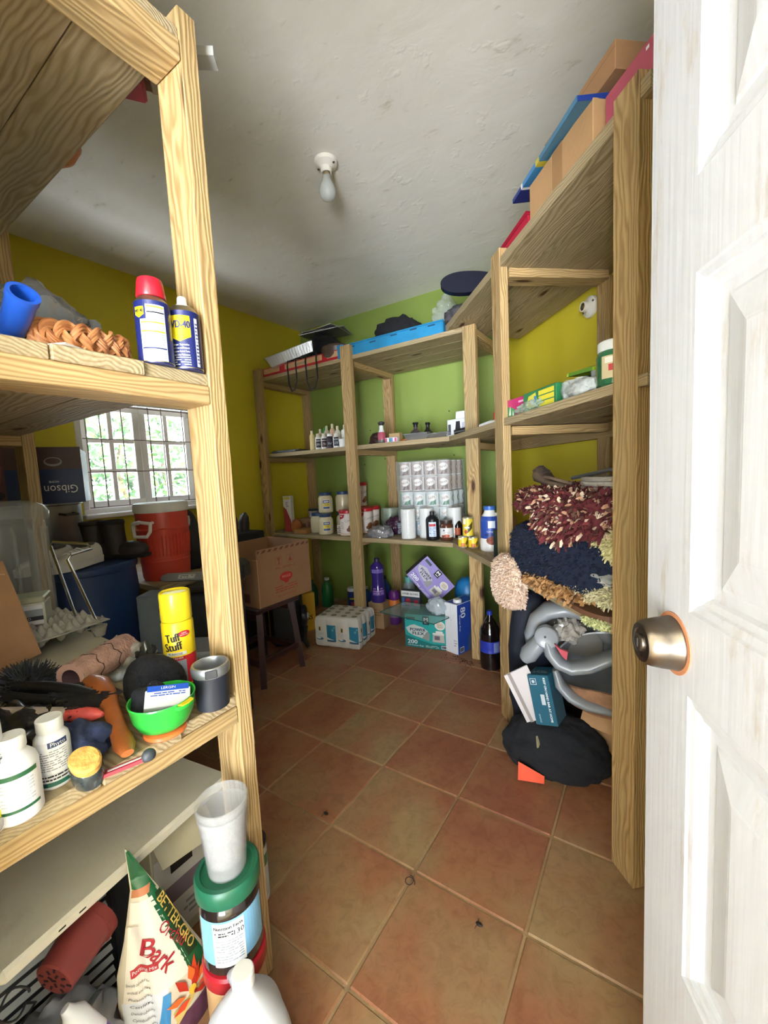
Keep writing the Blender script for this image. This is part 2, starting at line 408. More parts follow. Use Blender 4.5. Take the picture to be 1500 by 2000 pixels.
# ---------------------------------------------------------------- room shell
ZC=2.62
P0=Vector((-2.996,-.03)); P1=Vector((-2.880,3.045)); P2=Vector((-.885,3.085))
DD=Vector((.66,-.7513)); NI=Vector((.7513,.66))          # along the diagonal wall / into it
P3=P2+DD*((P2.y+.03)/.7513)
room=[(P0.x,P0.y),(P3.x,P3.y),(P2.x,P2.y),(P1.x,P1.y)]
fl=MB(); fl.prism([(P0.x-.16,P0.y-.3),(P3.x+.3,P0.y-.3),(P3.x+.3,P3.y),(P2.x+.12,P2.y+.16),(P1.x-.16,P1.y+.16)],-.08,-.004,GROUT)
floor=tag(fl.build('floor',smooth=0),kind='structure')
tm=MB(); tm.box(0,0,-.006,.3235,.3235,.012,TILE,b=.0035)
t0=tm.build('tile',floor,smooth=25); tiles=[]
first=True
def inside(x,y):
    for a,b in ((P0,P3),(P3,P2),(P2,P1),(P1,P0)):
        if (b.x-a.x)*(y-a.y)-(b.y-a.y)*(x-a.x) < -.14: return False
    return True
for i in range(-7,10):
    for j in range(-3,9):
        x,y=-1.2565+.33*(i+.5), .644+.33*(j+.5)
        if not inside(x,y): continue
        o=t0 if first else t0.copy()
        if not first: COL.objects.link(o); o.parent=floor
        first=False
        o.location=(x,y,(R.random()-.5)*.0012); o.rotation_euler=(0,0,R.choice([0,pi/2,pi,-pi/2])); o['kind']='structure'; del o['kind']
cm=MB(); cm.prism([(P0.x-.16,P0.y-.16),(P3.x+.2,P0.y-.16),(P3.x+.2,P3.y),(P2.x+.12,P2.y+.16),(P1.x-.16,P1.y+.16)],ZC,ZC+.12,ceiling_mat())
tag(cm.build('ceiling',smooth=0),kind='structure')
def wallbox(mb,a,b,z0,z1,m,t=.15,s0=None,s1=None):
    # wall from a to b with the room on its left; s0..s1 along the run
    d=(b-a); Ln=d.length; d=d/Ln; n=Vector((d.y,-d.x))
    s0=0 if s0 is None else s0; s1=Ln if s1 is None else s1
    q=[a+d*s0,a+d*s1,a+d*s1+n*t,a+d*s0+n*t]
    mb.prism([(p.x,p.y) for p in q],z0,z1,m)
mb=MB(); wallbox(mb,P2,P1,0,ZC,GRN); wb=tag(mb.build('wall_back',smooth=0),kind='structure')
for x,z in ((-1.36,1.68),(-1.20,1.71),(-1.95,1.62),(-2.12,1.60),(-1.33,1.33),(-1.17,1.36),(-1.98,1.34),(-2.2,1.3)):
    t=(x-P1.x)/(P2.x-P1.x); y=P1.y+(P2.y-P1.y)*t
    nb=MB(); nb.at(x,y,z,rx=pi/2); nb.lathe([(0,.0),(.006,0),(.005,.0012),(0,.0012)],M('#3c4222',r=.9),10); nb.build('nail_hole',wb)
mb=MB(); wallbox(mb,P3,P2,0,ZC,YEL); tag(mb.build('wall_right',smooth=0),kind='structure')
WS0,WS1,WZ0,WZ1=1.10,1.90,1.045,1.785     # window opening: y range and heights
dl=(P1-P0).normalized(); sL=lambda y:(P1.y-y)/dl.y
mb=MB()
wallbox(mb,P1,P0,0,WZ0,YEL); wallbox(mb,P1,P0,WZ1,ZC,YEL)
wallbox(mb,P1,P0,WZ0,WZ1,YEL,s0=0,s1=sL(WS1)); wallbox(mb,P1,P0,WZ0,WZ1,YEL,s0=sL(WS0))
tag(mb.build('wall_left',smooth=0),kind='structure')
mb=MB()
for x0,x1,z0,z1 in ((P0.x,-.70,0,ZC),(-.70,.35,2.06,ZC),(.35,P3.x,0,ZC)):
    mb.prism([(x0,-.03),(x0,-.18),(x1,-.18),(x1,-.03)],z0,z1,YEL)
tag(mb.build('wall_front',smooth=0),kind='structure')

# ---------------------------------------------------------------- window with sashes, sill and burglar bars (local: x along wall, y into wall, z up)
wloc=Vector((P0.x+(WS0-P0.y)*dl.x/dl.y,WS0,0)); wrz=atan2(dl.y,dl.x)   # local +x runs along +y of the room, local +y points outside (-x)
win=thing('window_1',None,None,(wloc.x,wloc.y,0),wrz); tag(win,kind='structure')
Wd=WS1-WS0; FRM=M('#efece6',r=.4)
def frame(mb,x0,x1,z0,z1,y0,y1,w,m):
    mb.box((x0+x1)/2,(y0+y1)/2,z1-w/2,x1-x0,y1-y0,w,m,b=.003); mb.box((x0+x1)/2,(y0+y1)/2,z0+w/2,x1-x0,y1-y0,w,m,b=.003)
    mb.box(x0+w/2,(y0+y1)/2,(z0+z1)/2,w,y1-y0,z1-z0-2*w,m,b=.003); mb.box(x1-w/2,(y0+y1)/2,(z0+z1)/2,w,y1-y0,z1-z0-2*w,m,b=.003)
mb=MB(); frame(mb,0,Wd,WZ0,WZ1,.0,.13,.035,FRM); mb.build('window_frame',win)
mb=MB(); mb.box(Wd/2,-.02,WZ0-.012,Wd+.03,.10,.03,FRM,b=.006); mb.build('window_sill',win)
GL=M('#eef6f4',r=.02,alpha=.12)
nS=2; sw=(Wd-.07)/nS
for k in range(nS):
    x0=.035+k*sw; x1=x0+sw
    sash=MB(); frame(sash,x0+.002,x1-.002,WZ0+.037,WZ1-.037,.055,.095,.042,FRM)
    # muntins: two columns, three rows
    xm=(x0+x1)/2; sash.box(xm,.075,(WZ0+WZ1)/2,.03,.034,WZ1-WZ0-.12,FRM,b=.003)
    for q in (1,2):
        zz=WZ0+.08+(WZ1-WZ0-.16)*q/3; sash.box(xm,.075,zz,sw-.08,.030,.026,FRM,b=.003)
    so_=sash.build('sash',win)
    for c in range(2):
        for q in range(3):
            g=MB(); hx=(sw-.084-.03)/2; hz=(WZ1-WZ0-.16)/3-.026
            cx=xm+(-1 if c==0 else 1)*(.015+hx/2); cz=WZ0+.08+(WZ1-WZ0-.16)*(q+.5)/3
            g.box(cx,.075,cz,hx+.006,.004,hz+.02,GL); g.build('pane',so_,smooth=0)
IRON=M('#8a7a74',r=.6,metal=.3)
for x in (.055,.135,.265,.44,.53,.68):
    b_=MB(); b_.box(x+.01,.020,(WZ0+WZ1)/2,.006,.006,WZ1-WZ0-.072,IRON); b_.build('burglar_bar',win,smooth=0)
for z in (1.085,1.31,1.52,1.735):
    b_=MB(); b_.box(Wd/2,.012,z,Wd-.075,.006,.006,IRON); b_.build('burglar_bar',win,smooth=0)

# ---------------------------------------------------------------- outdoors beyond the window, daylight baffles added outside the doorway
gm=MB(); gm.box(-6.9,1.8,-.15,5.5,9,.1,M('#cfcabb',r=.9,var=.15,vs=2)); tag(gm.build('ground',smooth=0),kind='structure')
PW=M('#e6e2d8',r=.7)  # unseen porch shell, added to cut the daylight reaching the doorway
mb=MB(); mb.box(0,-1.27,2.75,5.4,2.18,.1,PW); tag(mb.build('light_baffle_roof',smooth=0),kind='structure')
mb=MB(); mb.box(0,-1.33,-.06,5.4,2.05,.08,M('#cdbfa6',r=.6)); tag(mb.build('light_baffle_floor',smooth=0),kind='structure')
mb=MB(); mb.box(-.98,-1.27,1.33,.12,2.18,2.74,PW); tag(mb.build('light_baffle_wall',smooth=0),kind='structure')
mb=MB()
for x0,x1,z0,z1 in ((-1.04,.15,-.02,2.7),(1.45,2.7,-.02,2.7),(.15,1.45,2.15,2.7)): mb.box((x0+x1)/2,-2.40,(z0+z1)/2,x1-x0,.1,z1-z0,PW)
mb.box(2.65,-1.27,1.33,.1,2.18,2.74,PW); tag(mb.build('light_baffle_front',smooth=0),kind='structure')
LEAF=[M('#35602a',r=.6,var=.3),M('#4c7a38',r=.6,var=.3),M('#2a4f2c',r=.6,var=.3),M('#7f9a52',r=.6)]
hg=thing('hedge','dense sunlit green hedge outside the barred window','hedge',(-4.9,2.2,-.1))
rl=random.Random(3); lv=MB()
for k in range(9000):
    x,y,z=rl.uniform(-.5,.5),rl.uniform(-2.2,2.6),rl.uniform(.0,2.3)
    s_=rl.uniform(.04,.085); a=Euler((rl.uniform(-1,1),rl.uniform(-1,1),rl.uniform(0,6.3))).to_matrix()
    pts=[a@Vector(p)*s_+Vector((x,y,z)) for p in ((-1,0,0),(0,-.42,.12),(1,0,0),(0,.42,.12))]
    lv.add(pts,[(0,1,2),(0,2,3)],LEAF[rl.choice((0,0,1,1,2,3))])
fo=lv.build('foliage',hg,smooth=0,recalc=False); fo['kind']='stuff'
st=MB()
for k in range(9):
    y=-2+.5*k; st.tube([(0,y,0),(.05,y+.1,.8),(-.05,y,1.5),(.02,y+.1,2.1)],[.03,.025,.02,.008],M('#5a4a35',r=.9),n=6)
st.build('stems',hg)['kind']='stuff'

# ---------------------------------------------------------------- white panelled door
DE=Vector((-.0043,.6705)); DU=Vector((.404,-.915))       # free edge and the direction back to the hinge
door=thing('door_1',None,None,(DE.x,DE.y,0),atan2(DU.y,DU.x)); tag(door,kind='structure')
# local: x from free edge to hinge, +y is ... the hidden face, visible face at y=0
DWd=.80; DZ0,DZ1=.012,2.02
ZP=[(.12,.455),(.557,.930),(1.032,1.409),(1.507,1.90)]; XP=[(.102,.362),(.424,.684)]
mb=MB()
def slabz(x0,x1,z0,z1): mb.box((x0+x1)/2,.020,(z0+z1)/2,x1-x0,.040,z1-z0,DOORW)
for x0,x1 in ((0,XP[0][0]),(XP[0][1],XP[1][0]),(XP[1][1],DWd)): slabz(x0,x1,DZ0,DZ1)
for x0,x1 in XP:
    zz=[DZ0]+[v for p in ZP for v in p]+[DZ1]
    for k in range(0,10,2): slabz(x0,x1,zz[k],zz[k+1])
mb.build('door_frame',door,smooth=0)
for x0,x1 in XP:
    for z0,z1 in ZP:
        p=MB()
        def ring(i0,y0,i1,y1):
            A=[(x0+i0,y0,z0+i0),(x1-i0,y0,z0+i0),(x1-i0,y0,z1-i0),(x0+i0,y0,z1-i0)]
            B=[(x0+i1,y1,z0+i1),(x1-i1,y1,z0+i1),(x1-i1,y1,z1-i1),(x0+i1,y1,z1-i1)]
            p.add(A+B,[(k,(k+1)%4,4+(k+1)%4,4+k) for k in range(4)],DOORW)
        prof=[(0,.0),(.003,.0025),(.011,.0035),(.013,.0065),(.020,.008),(.024,.012),(.036,.0125),(.040,.0105),(.072,.0035),(.076,.003)]
        for a,b in zip(prof,prof[1:]): ring(a[0],a[1],b[0],b[1])
        i,y=prof[-1]; p.add([(x0+i,y,z0+i),(x1-i,y,z0+i),(x1-i,y,z1-i),(x0+i,y,z1-i)],[(0,1,2,3)],DOORW)
        p.add([(x0,.03,z0),(x1,.03,z0),(x1,.03,z1),(x0,.03,z1)],[(0,1,2,3)],DOORW)
        p.build('door_panel',door,smooth=0,recalc=False)
KN=M('#7d7266',r=.33,metal=1,var=.25,vs=30)
kb=MB(); kb.at(.070,0,.982,rx=pi/2)
kb.lathe([(0,0),(.033,0),(.0335,.002),(.033,.004),(.0325,.005),(.031,.018),(.0285,.030),(.0265,.036),(.024,.0385),(.018,.039),(.0175,.037),(.0115,.037),(.011,.0405),(.009,.042),(0,.042)],KN,n=36)
kb.box(0,0,.0423,.0022,.011,.001,M('#2a2420',r=.5))
kn=kb.build('door_knob',door)
ro=MB(); ro.at(.070,-.0002,.982,rx=pi/2); ro.lathe([(0,0),(.0385,0),(.0385,.0012),(0,.0014)],M('#b0744f',r=.7),n=36); ro.build('worn_ring',door)
hn=MB()
for z in (.25,1.0,1.8): hn.tube([(DWd-.004,-.004,z-.045),(DWd-.004,-.004,z+.045)],.006,KN,n=10)
hn.build('hinge',door)
# door casing on the near wall
tr=MB()
tr.box(-.665,-.105,1.03,.07,.17,2.06,DOORW); tr.box(.345,-.105,1.03,.03,.17,2.06,DOORW); tr.box(-.165,-.105,2.05,.99,.17,.03,DOORW)
tag(tr.build('trim_1',smooth=0),kind='structure')

# ---------------------------------------------------------------- timber shelving
def board(unit, name, c, L, w, t, ex, ew, m=WOOD, b=.002):
    # centre c, long axis ex, width axis ew (world)
    ex=Vector(ex).normalized(); ew=Vector(ew).normalized(); et=ex.cross(ew)
    mb=MB(); mb.box(0,0,0,L,w,t,m,b=b); o=mb.build(name,unit,smooth=0)
    Mx=Matrix((( ex.x,ew.x,et.x,c[0]-unit.location.x),(ex.y,ew.y,et.y,c[1]-unit.location.y),(ex.z,ew.z,et.z,c[2]-unit.location.z),(0,0,0,1)))
    o.matrix_local=Mx
    return o
def poly_board(unit,name,pts,z0,z1,ang,m=PLANK):
    # polygon plank, grain along ang
    cx=sum(p[0] for p in pts)/len(pts); cy=sum(p[1] for p in pts)/len(pts); c,s=cos(-ang),sin(-ang)
    loc=[((x-cx)*c-(y-cy)*s,(x-cx)*s+(y-cy)*c) for x,y in pts]
    mb=MB(); mb.prism(loc,-(z1-z0)/2,(z1-z0)/2,m); o=mb.build(name,unit,smooth=0)
    o.location=(cx-unit.location.x,cy-unit.location.y,(z0+z1)/2); o.rotation_euler=(0,0,ang); return o
X,Y,Z=(1,0,0),(0,1,0),(0,0,1)
# left unit, against the near wall; we look in through its end
uL=thing('shelving_unit','rough pine shelving unit at left, nearest the door, seen from its end','shelving',(-.82,.3,0))
for px in (-.8215,-1.945,-2.83):
    board(uL,'post',(px,.560,1.066),2.132,.089,.038,Z,X); board(uL,'post',(px,.010,1.066),2.132,.089,.038,Z,X)
    for z in (.686,1.391,2.049): board(uL,'rail',(px,.285,z),.510,.089,.038,Y,X)
ys=[(-.012,.128),(.130,.268),(.270,.409),(.411,.541)]
for z0,nm in ((.705,1),(1.410,1),(2.068,1)):
    for k,(a,b) in enumerate(ys): board(uL,'shelf_plank',(-1.84+.004*((k*7)%3-1),(a+b)/2,z0+.0125),2.126,b-a,.025,X,Y,PLANK)
# back unit
uB=thing('shelving_unit','pine shelving unit along the green wall, full of jars and packs','shelving',(-1.9,2.7,0))
for xf,xr in ((-2.80,-2.83),(-1.851,-1.885)):
    board(uB,'post',(xf,2.419,1.068),2.136,.089,.038,Z,X); board(uB,'post',(xr,3.020,1.03),2.06,.089,.038,Z,X)
    for z in (.694,1.376,2.018): board(uB,'rail',((xf+xr)/2,2.72,z),.565,.070,.038,Y,X)
AF=Vector((-.557,1.834))
def clipq(x,off=0): # y on the diagonal front line for x
    return AF.y+(x-AF.x)*(-.7513/.66)
for (z0,z1) in ((.713,.742),(1.395,1.425),(2.037,2.0645)):
    rows=[2.428+k*.152 for k in range(5)]
    for k in range(4):
        a,b=rows[k],rows[k+1]-.005
        poly_board(uB,'shelf_plank',[(-2.875,a),(-1.872,a),(-1.872,b),(-2.875,b)],z0,z1,0)
        xa=AF.x+(a-AF.y)*(-.66/.7513); xb=AF.x+(b-AF.y)*(-.66/.7513)
        if z0>2: xa=xb=-.935
        poly_board(uB,'shelf_plank',[(-1.868,a),(xa,a),(xb,b),(-1.868,b)],z0,z1,0)
# diagonal unit on the right
uR=thing('shelving_unit','pine shelving unit on the right, slanting along the yellow wall','shelving',(-.3,2.0,0))
aD=atan2(DD.y,DD.x); D3=(DD.x,DD.y,0); N3=(NI.x,NI.y,0)
def sq(s,q): return AF+DD*s+NI*q
def at3(s,q,z): p=sq(s,q); return (p.x,p.y,z)
board(uR,'post',at3(-.0445,.019,1.072),2.144,.089,.038,Z,D3)
board(uR,'post',at3(.745,.025,1.066),2.132,.089,.050,Z,D3)
board(uR,'post',(-.921,2.419,1.03),2.06,.080,.038,Z,X)
for s in (-.0445,.745): board(uR,'post',at3(s,.535,1.02),2.04,.089,.038,Z,D3)
board(uR,'post',(-.925,3.03,1.02),2.04,.07,.038,Z,X)
for z in (.690,1.372,2.045):
    for s in (-.0445,.745): board(uR,'rail',at3(s,.28,z),.47,.089,.038,N3,D3)
    board(uR,'rail',(-.923,2.72,z-.02),.565,.07,.038,Y,X)
for (z0,z1) in ((.713,.743),(1.395,1.425),(2.065,2.103)):
    for j in range(4):
        q0,q1=.004+j*.140,.139+j*.140
        if j==3: q1=.556
        sa=lambda q: max(-1.60,(.66*q-(3.075-AF.y))/.7513)
        if z0>2: s0,s1=-.80-.25*q0,-.80-.25*q1
        else: s0,s1=sa(q0),sa(q1)
        pts=[sq(s0,q0)]+([sq(-.79,q0)] if j==0 and z0<2 else [])+[sq(.82,q0),sq(.82,q1),sq(s1,q1)]
        if j==0 and z0<2: pts[0]=sq(s1+.12,q0)
        poly_board(uR,'shelf_plank',[(p.x,p.y) for p in pts],z0+.0005,z1,aD)
for z in (1.372,):
    board(uR,'cleat',at3(-.2,.535,z),1.7,.04,.089,D3,N3)
# ---------------------------------------------------------------- generic builders for shelf goods
BLK=M('#17171a',r=.45); NAVY=M('#1c2560',r=.35,coat=.3); YEL1=M('#f2d21c',r=.4); RED=M('#c2202c',r=.4); WHT=M('#eeeeec',r=.4)
GRY=M('#9a9c9e',r=.4); INK=M('#1d1d22',r=.6); CARD=M('#b08560',r=.85,var=.12,vs=9,bump=.15,bs=40); CARD2=M('#c79d72',r=.85,var=.12,vs=6,bump=.12,bs=40)
CLEAR=M('#e8eceb',r=.12,alpha=.30); CLEARF=M('#dfe4e4',r=.2,alpha=.5); STEEL=M('#b9bbbd',r=.25,metal=1); CHROME=M('#d8dadd',r=.12,metal=1)
BLUE=M('#1f4fb0',r=.4); BROWN=M('#5a3a28',r=.6); GREEN=M('#2f9a3a',r=.35); PALE=M('#c9cdd2',r=.6)
def facing(x,y): return atan2(-y,-x)
def vessel(name,label,cat,loc,body,bm,cap=None,cm=None,lab=None,a0=None,group=None,n=24,body_name='body',cap_name='cap',rot=None,recalc=True):
    t=thing(name,label,cat,loc,group=group,rot=rot)
    mb=MB(); mb.lathe(body,bm,n); mb.build(body_name,t,recalc=recalc)
    if cap:
        mb=MB(); mb.lathe(cap,cm,n); mb.build(cap_name,t)
    if lab:
        pr_=[(p[0],p[1]) for p in body]
        def rf(z):
            for (r0,z0),(r1,z1) in zip(pr_,pr_[1:]):
                if z0<=z<=z1 and z1>z0: return max(.002,r0+(r1-r0)*(z-z0)/(z1-z0))
            return max(p[0] for p in pr_)
        P=Print(cyl(rf, facing(loc[0],loc[1]) if a0 is None else a0), seg=max(.002,.12*max(p[0] for p in pr_)))
        lab(P); P.build('label',t)
    return t
def carton(name,label,cat,loc,rz,w,d,h,m,prints=None,b=.002,group=None,rot=None,body_name='carton_body'):
    t=thing(name,label,cat,loc,rz,group=group,rot=rot)
    mb=MB(); mb.box(0,0,h/2,w,d,h,m,b=b); mb.build(body_name,t,smooth=0)
    FS=dict(front=face(0,-d/2,0,1,0,0,0,0,1),right=face(w/2,0,0,0,1,0,0,0,1),left=face(-w/2,0,0,0,-1,0,0,0,1),back=face(0,d/2,0,-1,0,0,0,0,1),top=face(0,0,h,1,0,0,0,1,0))
    for k,fn in (prints or {}).items():
        P=Print(FS[k],seg=9); fn(P); P.build('print_'+k if False else 'printed_panel',t)
    return t
def lump(name,label,cat,loc,s,m,amp=.25,fr=4,seed=1,sub=4,flat=-.5,rz=0,group=None,sq=1,kind=None):
    mb=MB(); mb.ball(0,0,s[2]*abs(flat),*s,m,sub=sub,amp=amp,fr=fr,seed=seed,flat=s[2]*flat,sq=sq)
    o=mb.build(name,smooth=60); o.location=loc; o.rotation_euler=(0,0,rz); tag(o,label,cat,group,kind); return o

# ---------------------------------------------------------------- ceiling bulb and wall socket
PORC=M('#e9e3d6',r=.3)
def lamp_holder(loc,rot,label,bulb):
    t=thing('lamp_holder',label,'lamp holder',loc,rot=rot)
    mb=MB(); mb.lathe([(0,.001),(.052,.001),(.053,.006),(.050,.016),(.036,.022),(.026,.030),(.024,.050),(.0235,.052),(.019,.052),(.018,.030),(0,.028)],PORC,36); mb.build('porcelain_base',t)
    for a in (.4,.4+pi):
        mb=MB(); mb.lathe([(0,.0165),(.0055,.0165),(.0055,.0215),(.0035,.0225),(0,.0225)],M('#4a4038',r=.5),12); o=mb.build('screw',t); o.location=(.0405*cos(a),.0405*sin(a),.0)
    if bulb:
        mb=MB(); mb.lathe([(.0,.046),(.0165,.046),(.0165,.062),(.0185,.066)],M('#b8a98a',r=.35,metal=.8),24); mb.build('bulb_cap',t)
        g=M('#c9ccc6',r=.12,alpha=.62,coat=.4)
        mb=MB(); mb.lathe([(.0185,.066),(.020,.078),(.026,.092),(.0335,.107),(.0375,.121),(.038,.133),(.0345,.147),(.027,.158),(.016,.165),(0,.168)],g,32); mb.build('glass_bulb',t)
        mb=MB(); mb.lathe([(0,.064),(.006,.064),(.004,.095),(0,.1)],M('#dfe3dc',r=.2,alpha=.6),12); mb.build('filament_stem',t)
    else:
        mb=MB(); mb.lathe([(0,.033),(.0175,.033),(.0175,.0505),(.0165,.0505),(.0165,.035),(0,.035)],M('#8a7a58',r=.4,metal=.8),24); mb.build('socket_shell',t)
    return t
lamp_holder((-1.243,1.553,ZC),(pi,0,.5),'bare glass bulb in a white porcelain holder under the ceiling',True)
lamp_holder((-.263,2.376,1.988),Matrix(((.66,0,-.7513),(-.7513,0,-.66),(0,1,0))).to_euler(),'empty white porcelain bulb socket on the yellow wall',False)

# ---------------------------------------------------------------- left unit, middle shelf (top at z 1.435)
ZM=1.4355
def wd(label,x,y,h,cap,cm,a,back):
    r=.0308
    body=[(0,0),(r-.001,0),(r,.002,M('#c6b98f',r=.3,metal=1)),(r,.004,NAVY),(r,h,M('#8f8873',r=.35,metal=.9)),(r-.003,h+.004),(r-.010,h+.013),(0,h+.014)]
    def lab(P):
        if back:
            P.rect(-.020,.004,.024,h-.008,M('#d9dbe3',r=.4)); P.rect(-.032,h-.034,-.008,h-.008,NAVY,2)
            P.poly([(-.029,h-.012),(-.011,h-.012),(-.011,h-.026),(-.020,h-.032),(-.029,h-.026)],YEL1,3); P.text('WD-40',-.020,h-.020,.006,INK,4,bold=.0003,w=.016)
            for z,mm in ((h-.012,YEL1),(h-.022,INK),(h-.040,YEL1),(h-.056,YEL1),(.026,NAVY)): P.rect(-.006 if z>h-.03 else -.018,z-.0012,.022,z+.0012,mm,3)
            P.lines(-.006,h-.036,.021,h-.012,6,GRY,2); P.lines(-.018,.032,.021,h-.042,9,GRY,2); P.lines(-.018,.008,.021,.022,4,GRY,2)
        else:
            P.rect(-.026,h-.050,.016,h-.010,YEL1); P.poly([(-.026,h-.050),(.016,h-.050),(-.005,h-.060)],YEL1)
            P.text('WD-40',-.005,h-.028,.0145,NAVY,3,bold=.0006,w=.040)
            for i,tx in enumerate(('Stops Squeaks','Removes and Protects','Loosens Rusted Parts','Frees Sticky Mechanisms')): P.text(tx,-.004,h-.066-.0065*i,.0042,WHT,3,w=.030)
            P.lines(-.018,.006,.012,.024,4,PALE,2); P.rect(.024,.006,.031,h-.012,M('#d9dbe3',r=.4),1); P.lines(.025,.01,.030,h-.02,12,NAVY,2)
    return vessel('spray_can',label,'spray can',(x,y,ZM),body,NAVY,cap(h),cm,lab,a0=a,cap_name='cap',n=36)
wd('blue and yellow lubricant spray can with a red cap',-.797,.446,.112,lambda h:[(0,h+.012),(.0245,h+.012),(.0255,h+.014),(.0225,h+.040),(.0205,h+.046),(.018,h+.0445),(.010,h+.0435),(0,h+.043)],M('#c21f2e',r=.3),-.62,True)
wd('blue and yellow lubricant spray can with a bare white nozzle, against the post',-.797,.508,.112,lambda h:[(0,h+.012),(.016,h+.012),(.0155,h+.016),(.0095,h+.020),(.009,h+.032),(.0075,h+.0345),(0,h+.035)],M('#e8e8ea',r=.35),-.72,False)
# braided wicker ring
WICK=[M('#a8693c',r=.5,var=.25,vs=40),M('#bb7c4a',r=.5,var=.25,vs=40)]
tw=thing('wicker_ring','braided brown wicker ring lying on the middle left shelf','basket ring',(-.835,.338,ZM))
for s3 in range(3):
    mb=MB()
    for j in (-1,0,1):
        pts=[]
        for k in range(121):
            a=2*pi*k/120; ph=a*5.5+2*pi*s3/3 if False else a*6+2*pi*s3/3
            rr=.007*sin(2*ph+.6); zz=.0265+.0165*sin(ph)+j*.0055
            pts.append(((.030+rr*.8)*cos(a),(.068+rr)*sin(a),zz))
        mb.tube(pts,.0036,WICK[(s3+j)%2],n=5,cap=False)
    mb.build('wicker_strand',tw)
o=MB(); o.box(0,0,.0012,.05,.062,.0024,M('#e6e2d6',r=.7)); o=o.build('paper_slip',smooth=0); o.location=(-.803,.302,ZM); o.rotation_euler=(0,0,.5); tag(o,'white paper slip sticking out under the wicker ring','paper')
vessel('jar_lid','white screw lid behind the red capped spray can','lid',(-.895,.425,ZM),[(0,0),(.026,0),(.027,.002),(.027,.014),(.025,.016),(0,.016)],M('#e3ded2',r=.4),lab=lambda P:P.rect(-.02,.005,.02,.007,GRY),n=32)
# blue pipe elbow
BP=M('#1f50b5',r=.3)
te=thing('pipe_fitting','bright blue plastic pipe elbow standing on the left shelf','pipe fitting',(-.822,.246,ZM+.002))
mb=MB()
A=[(-.050,.0,.0225),(-.02,.0,.030),(.01,.0,.044),(.042,.0,.063)]
def hollow(mb,pts,ro,ri,m,n=28):
    mb.tube(pts,ro,m,n=n,cap=False); mb.tube(pts,ri,m,n=n,cap=False)
    for e,(p,q) in ((0,(pts[0],pts[1])),(1,(pts[-1],pts[-2]))):
        p=Vector(p); t=(p-Vector(q)).normalized(); up=Vector((0,0,1)) if abs(t.z)<.9 else Vector((1,0,0)); a=t.cross(up).normalized(); b=a.cross(t)
        R0=ro[-1 if e else 0] if isinstance(ro,list) else ro; R1=ri[-1 if e else 0] if isinstance(ri,list) else ri
        vs=[p+(a*cos(2*pi*k/n)+b*sin(2*pi*k/n))*r for r in (R0,R1) for k in range(n)]
        mb.add(vs,[(k,(k+1)%n,n+(k+1)%n,n+k) for k in range(n)],m)
hollow(mb,A,[.0190,.0190,.0190,.0195],.0155,BP); mb.build('elbow',te)
mb=MB(); hollow(mb,[(.034,0,.0583),(.043,0,.0636)],.0208,.0155,BP); mb.build('collar',te)
mb=MB(); mb.tube([(-.035,.0,.0225),(-.04,-.05,.0200)],.0170,BP,n=20); mb.build('branch',te)
lump('plastic_bag','crumpled smoky clear plastic bag behind the blue pipe elbow','bag',(-.935,.310,ZM),(.070,.085,.096),M('#6d7074',r=.18,alpha=.75,coat=.5),amp=.2,fr=7,seed=4)
lump('dark_cloth','dark red and grey cloth behind the smoky bag','cloth',(-1.03,.335,ZM),(.035,.035,.065),M('#5a4a4a',r=.8,var=.4,vs=20),amp=.3,fr=9,seed=8)
mb=MB(); mb.prism([(-.014,0),(.014,0),(.016,.04),(.008,.048),(-.012,.046)],-.003,.003,BLK); o=mb.build('black_tab',smooth=0); o.rotation_euler=(pi/2,0,radians(60)); o.location=(-.905,.385,ZM+.048); tag(o,'small black plastic hanger tab beside the smoky bag','hanger tab')

# top of the left unit
vessel('copper_bowl','copper coloured bowl poking over the edge of the top left shelf','bowl',(-1.365,.528,2.0935),[(0,0),(.03,0),(.055,.02),(.07,.05),(.0715,.052),(.068,.051),(.053,.022),(0,.004)],M('#c98058',r=.4,metal=.2,var=.1),n=32,body_name='bowl_body')
t=thing('paint_brush','red and brown brush handles sticking out past the top left shelf','brush',(-1.015,.535,2.0945),rz=.95)
mb=MB(); mb.box(.02,0,.014,.08,.05,.024,M('#a5384a',r=.5),b=.006); mb.build('red_handle',t)
mb=MB(); mb.box(.03,.0,.034,.09,.035,.016,M('#6e4434',r=.6),b=.004); mb.build('brown_handle',t)
mb=MB(); mb.box(.085,0,.034,.03,.04,.02,M('#a89888',r=.5),b=.004); mb.build('ferrule',t)
GUT=M('#d5d3cb',r=.5)
t=thing('gutter_strip','pale plastic channel strip projecting past the top left post','plastic strip',(-1.0,.502,2.1240),rz=radians(38))
GUT=M('#c9c8c2',r=.35,alpha=.85)
mb=MB(); mb.at(.105,.0,.0); mb.box(0,0,.0015,.27,.034,.002,GUT); mb.box(0,.0165,.010,.27,.0018,.018,GUT); mb.box(0,-.0165,.010,.27,.0018,.018,GUT); mb.build('channel',t,smooth=0)
mb=MB(); mb.at(.0,.0,-.0155); mb.box(0,0,.0,.10,.03,.030,WHT,b=.002); mb.build('foam_block',t,smooth=0)
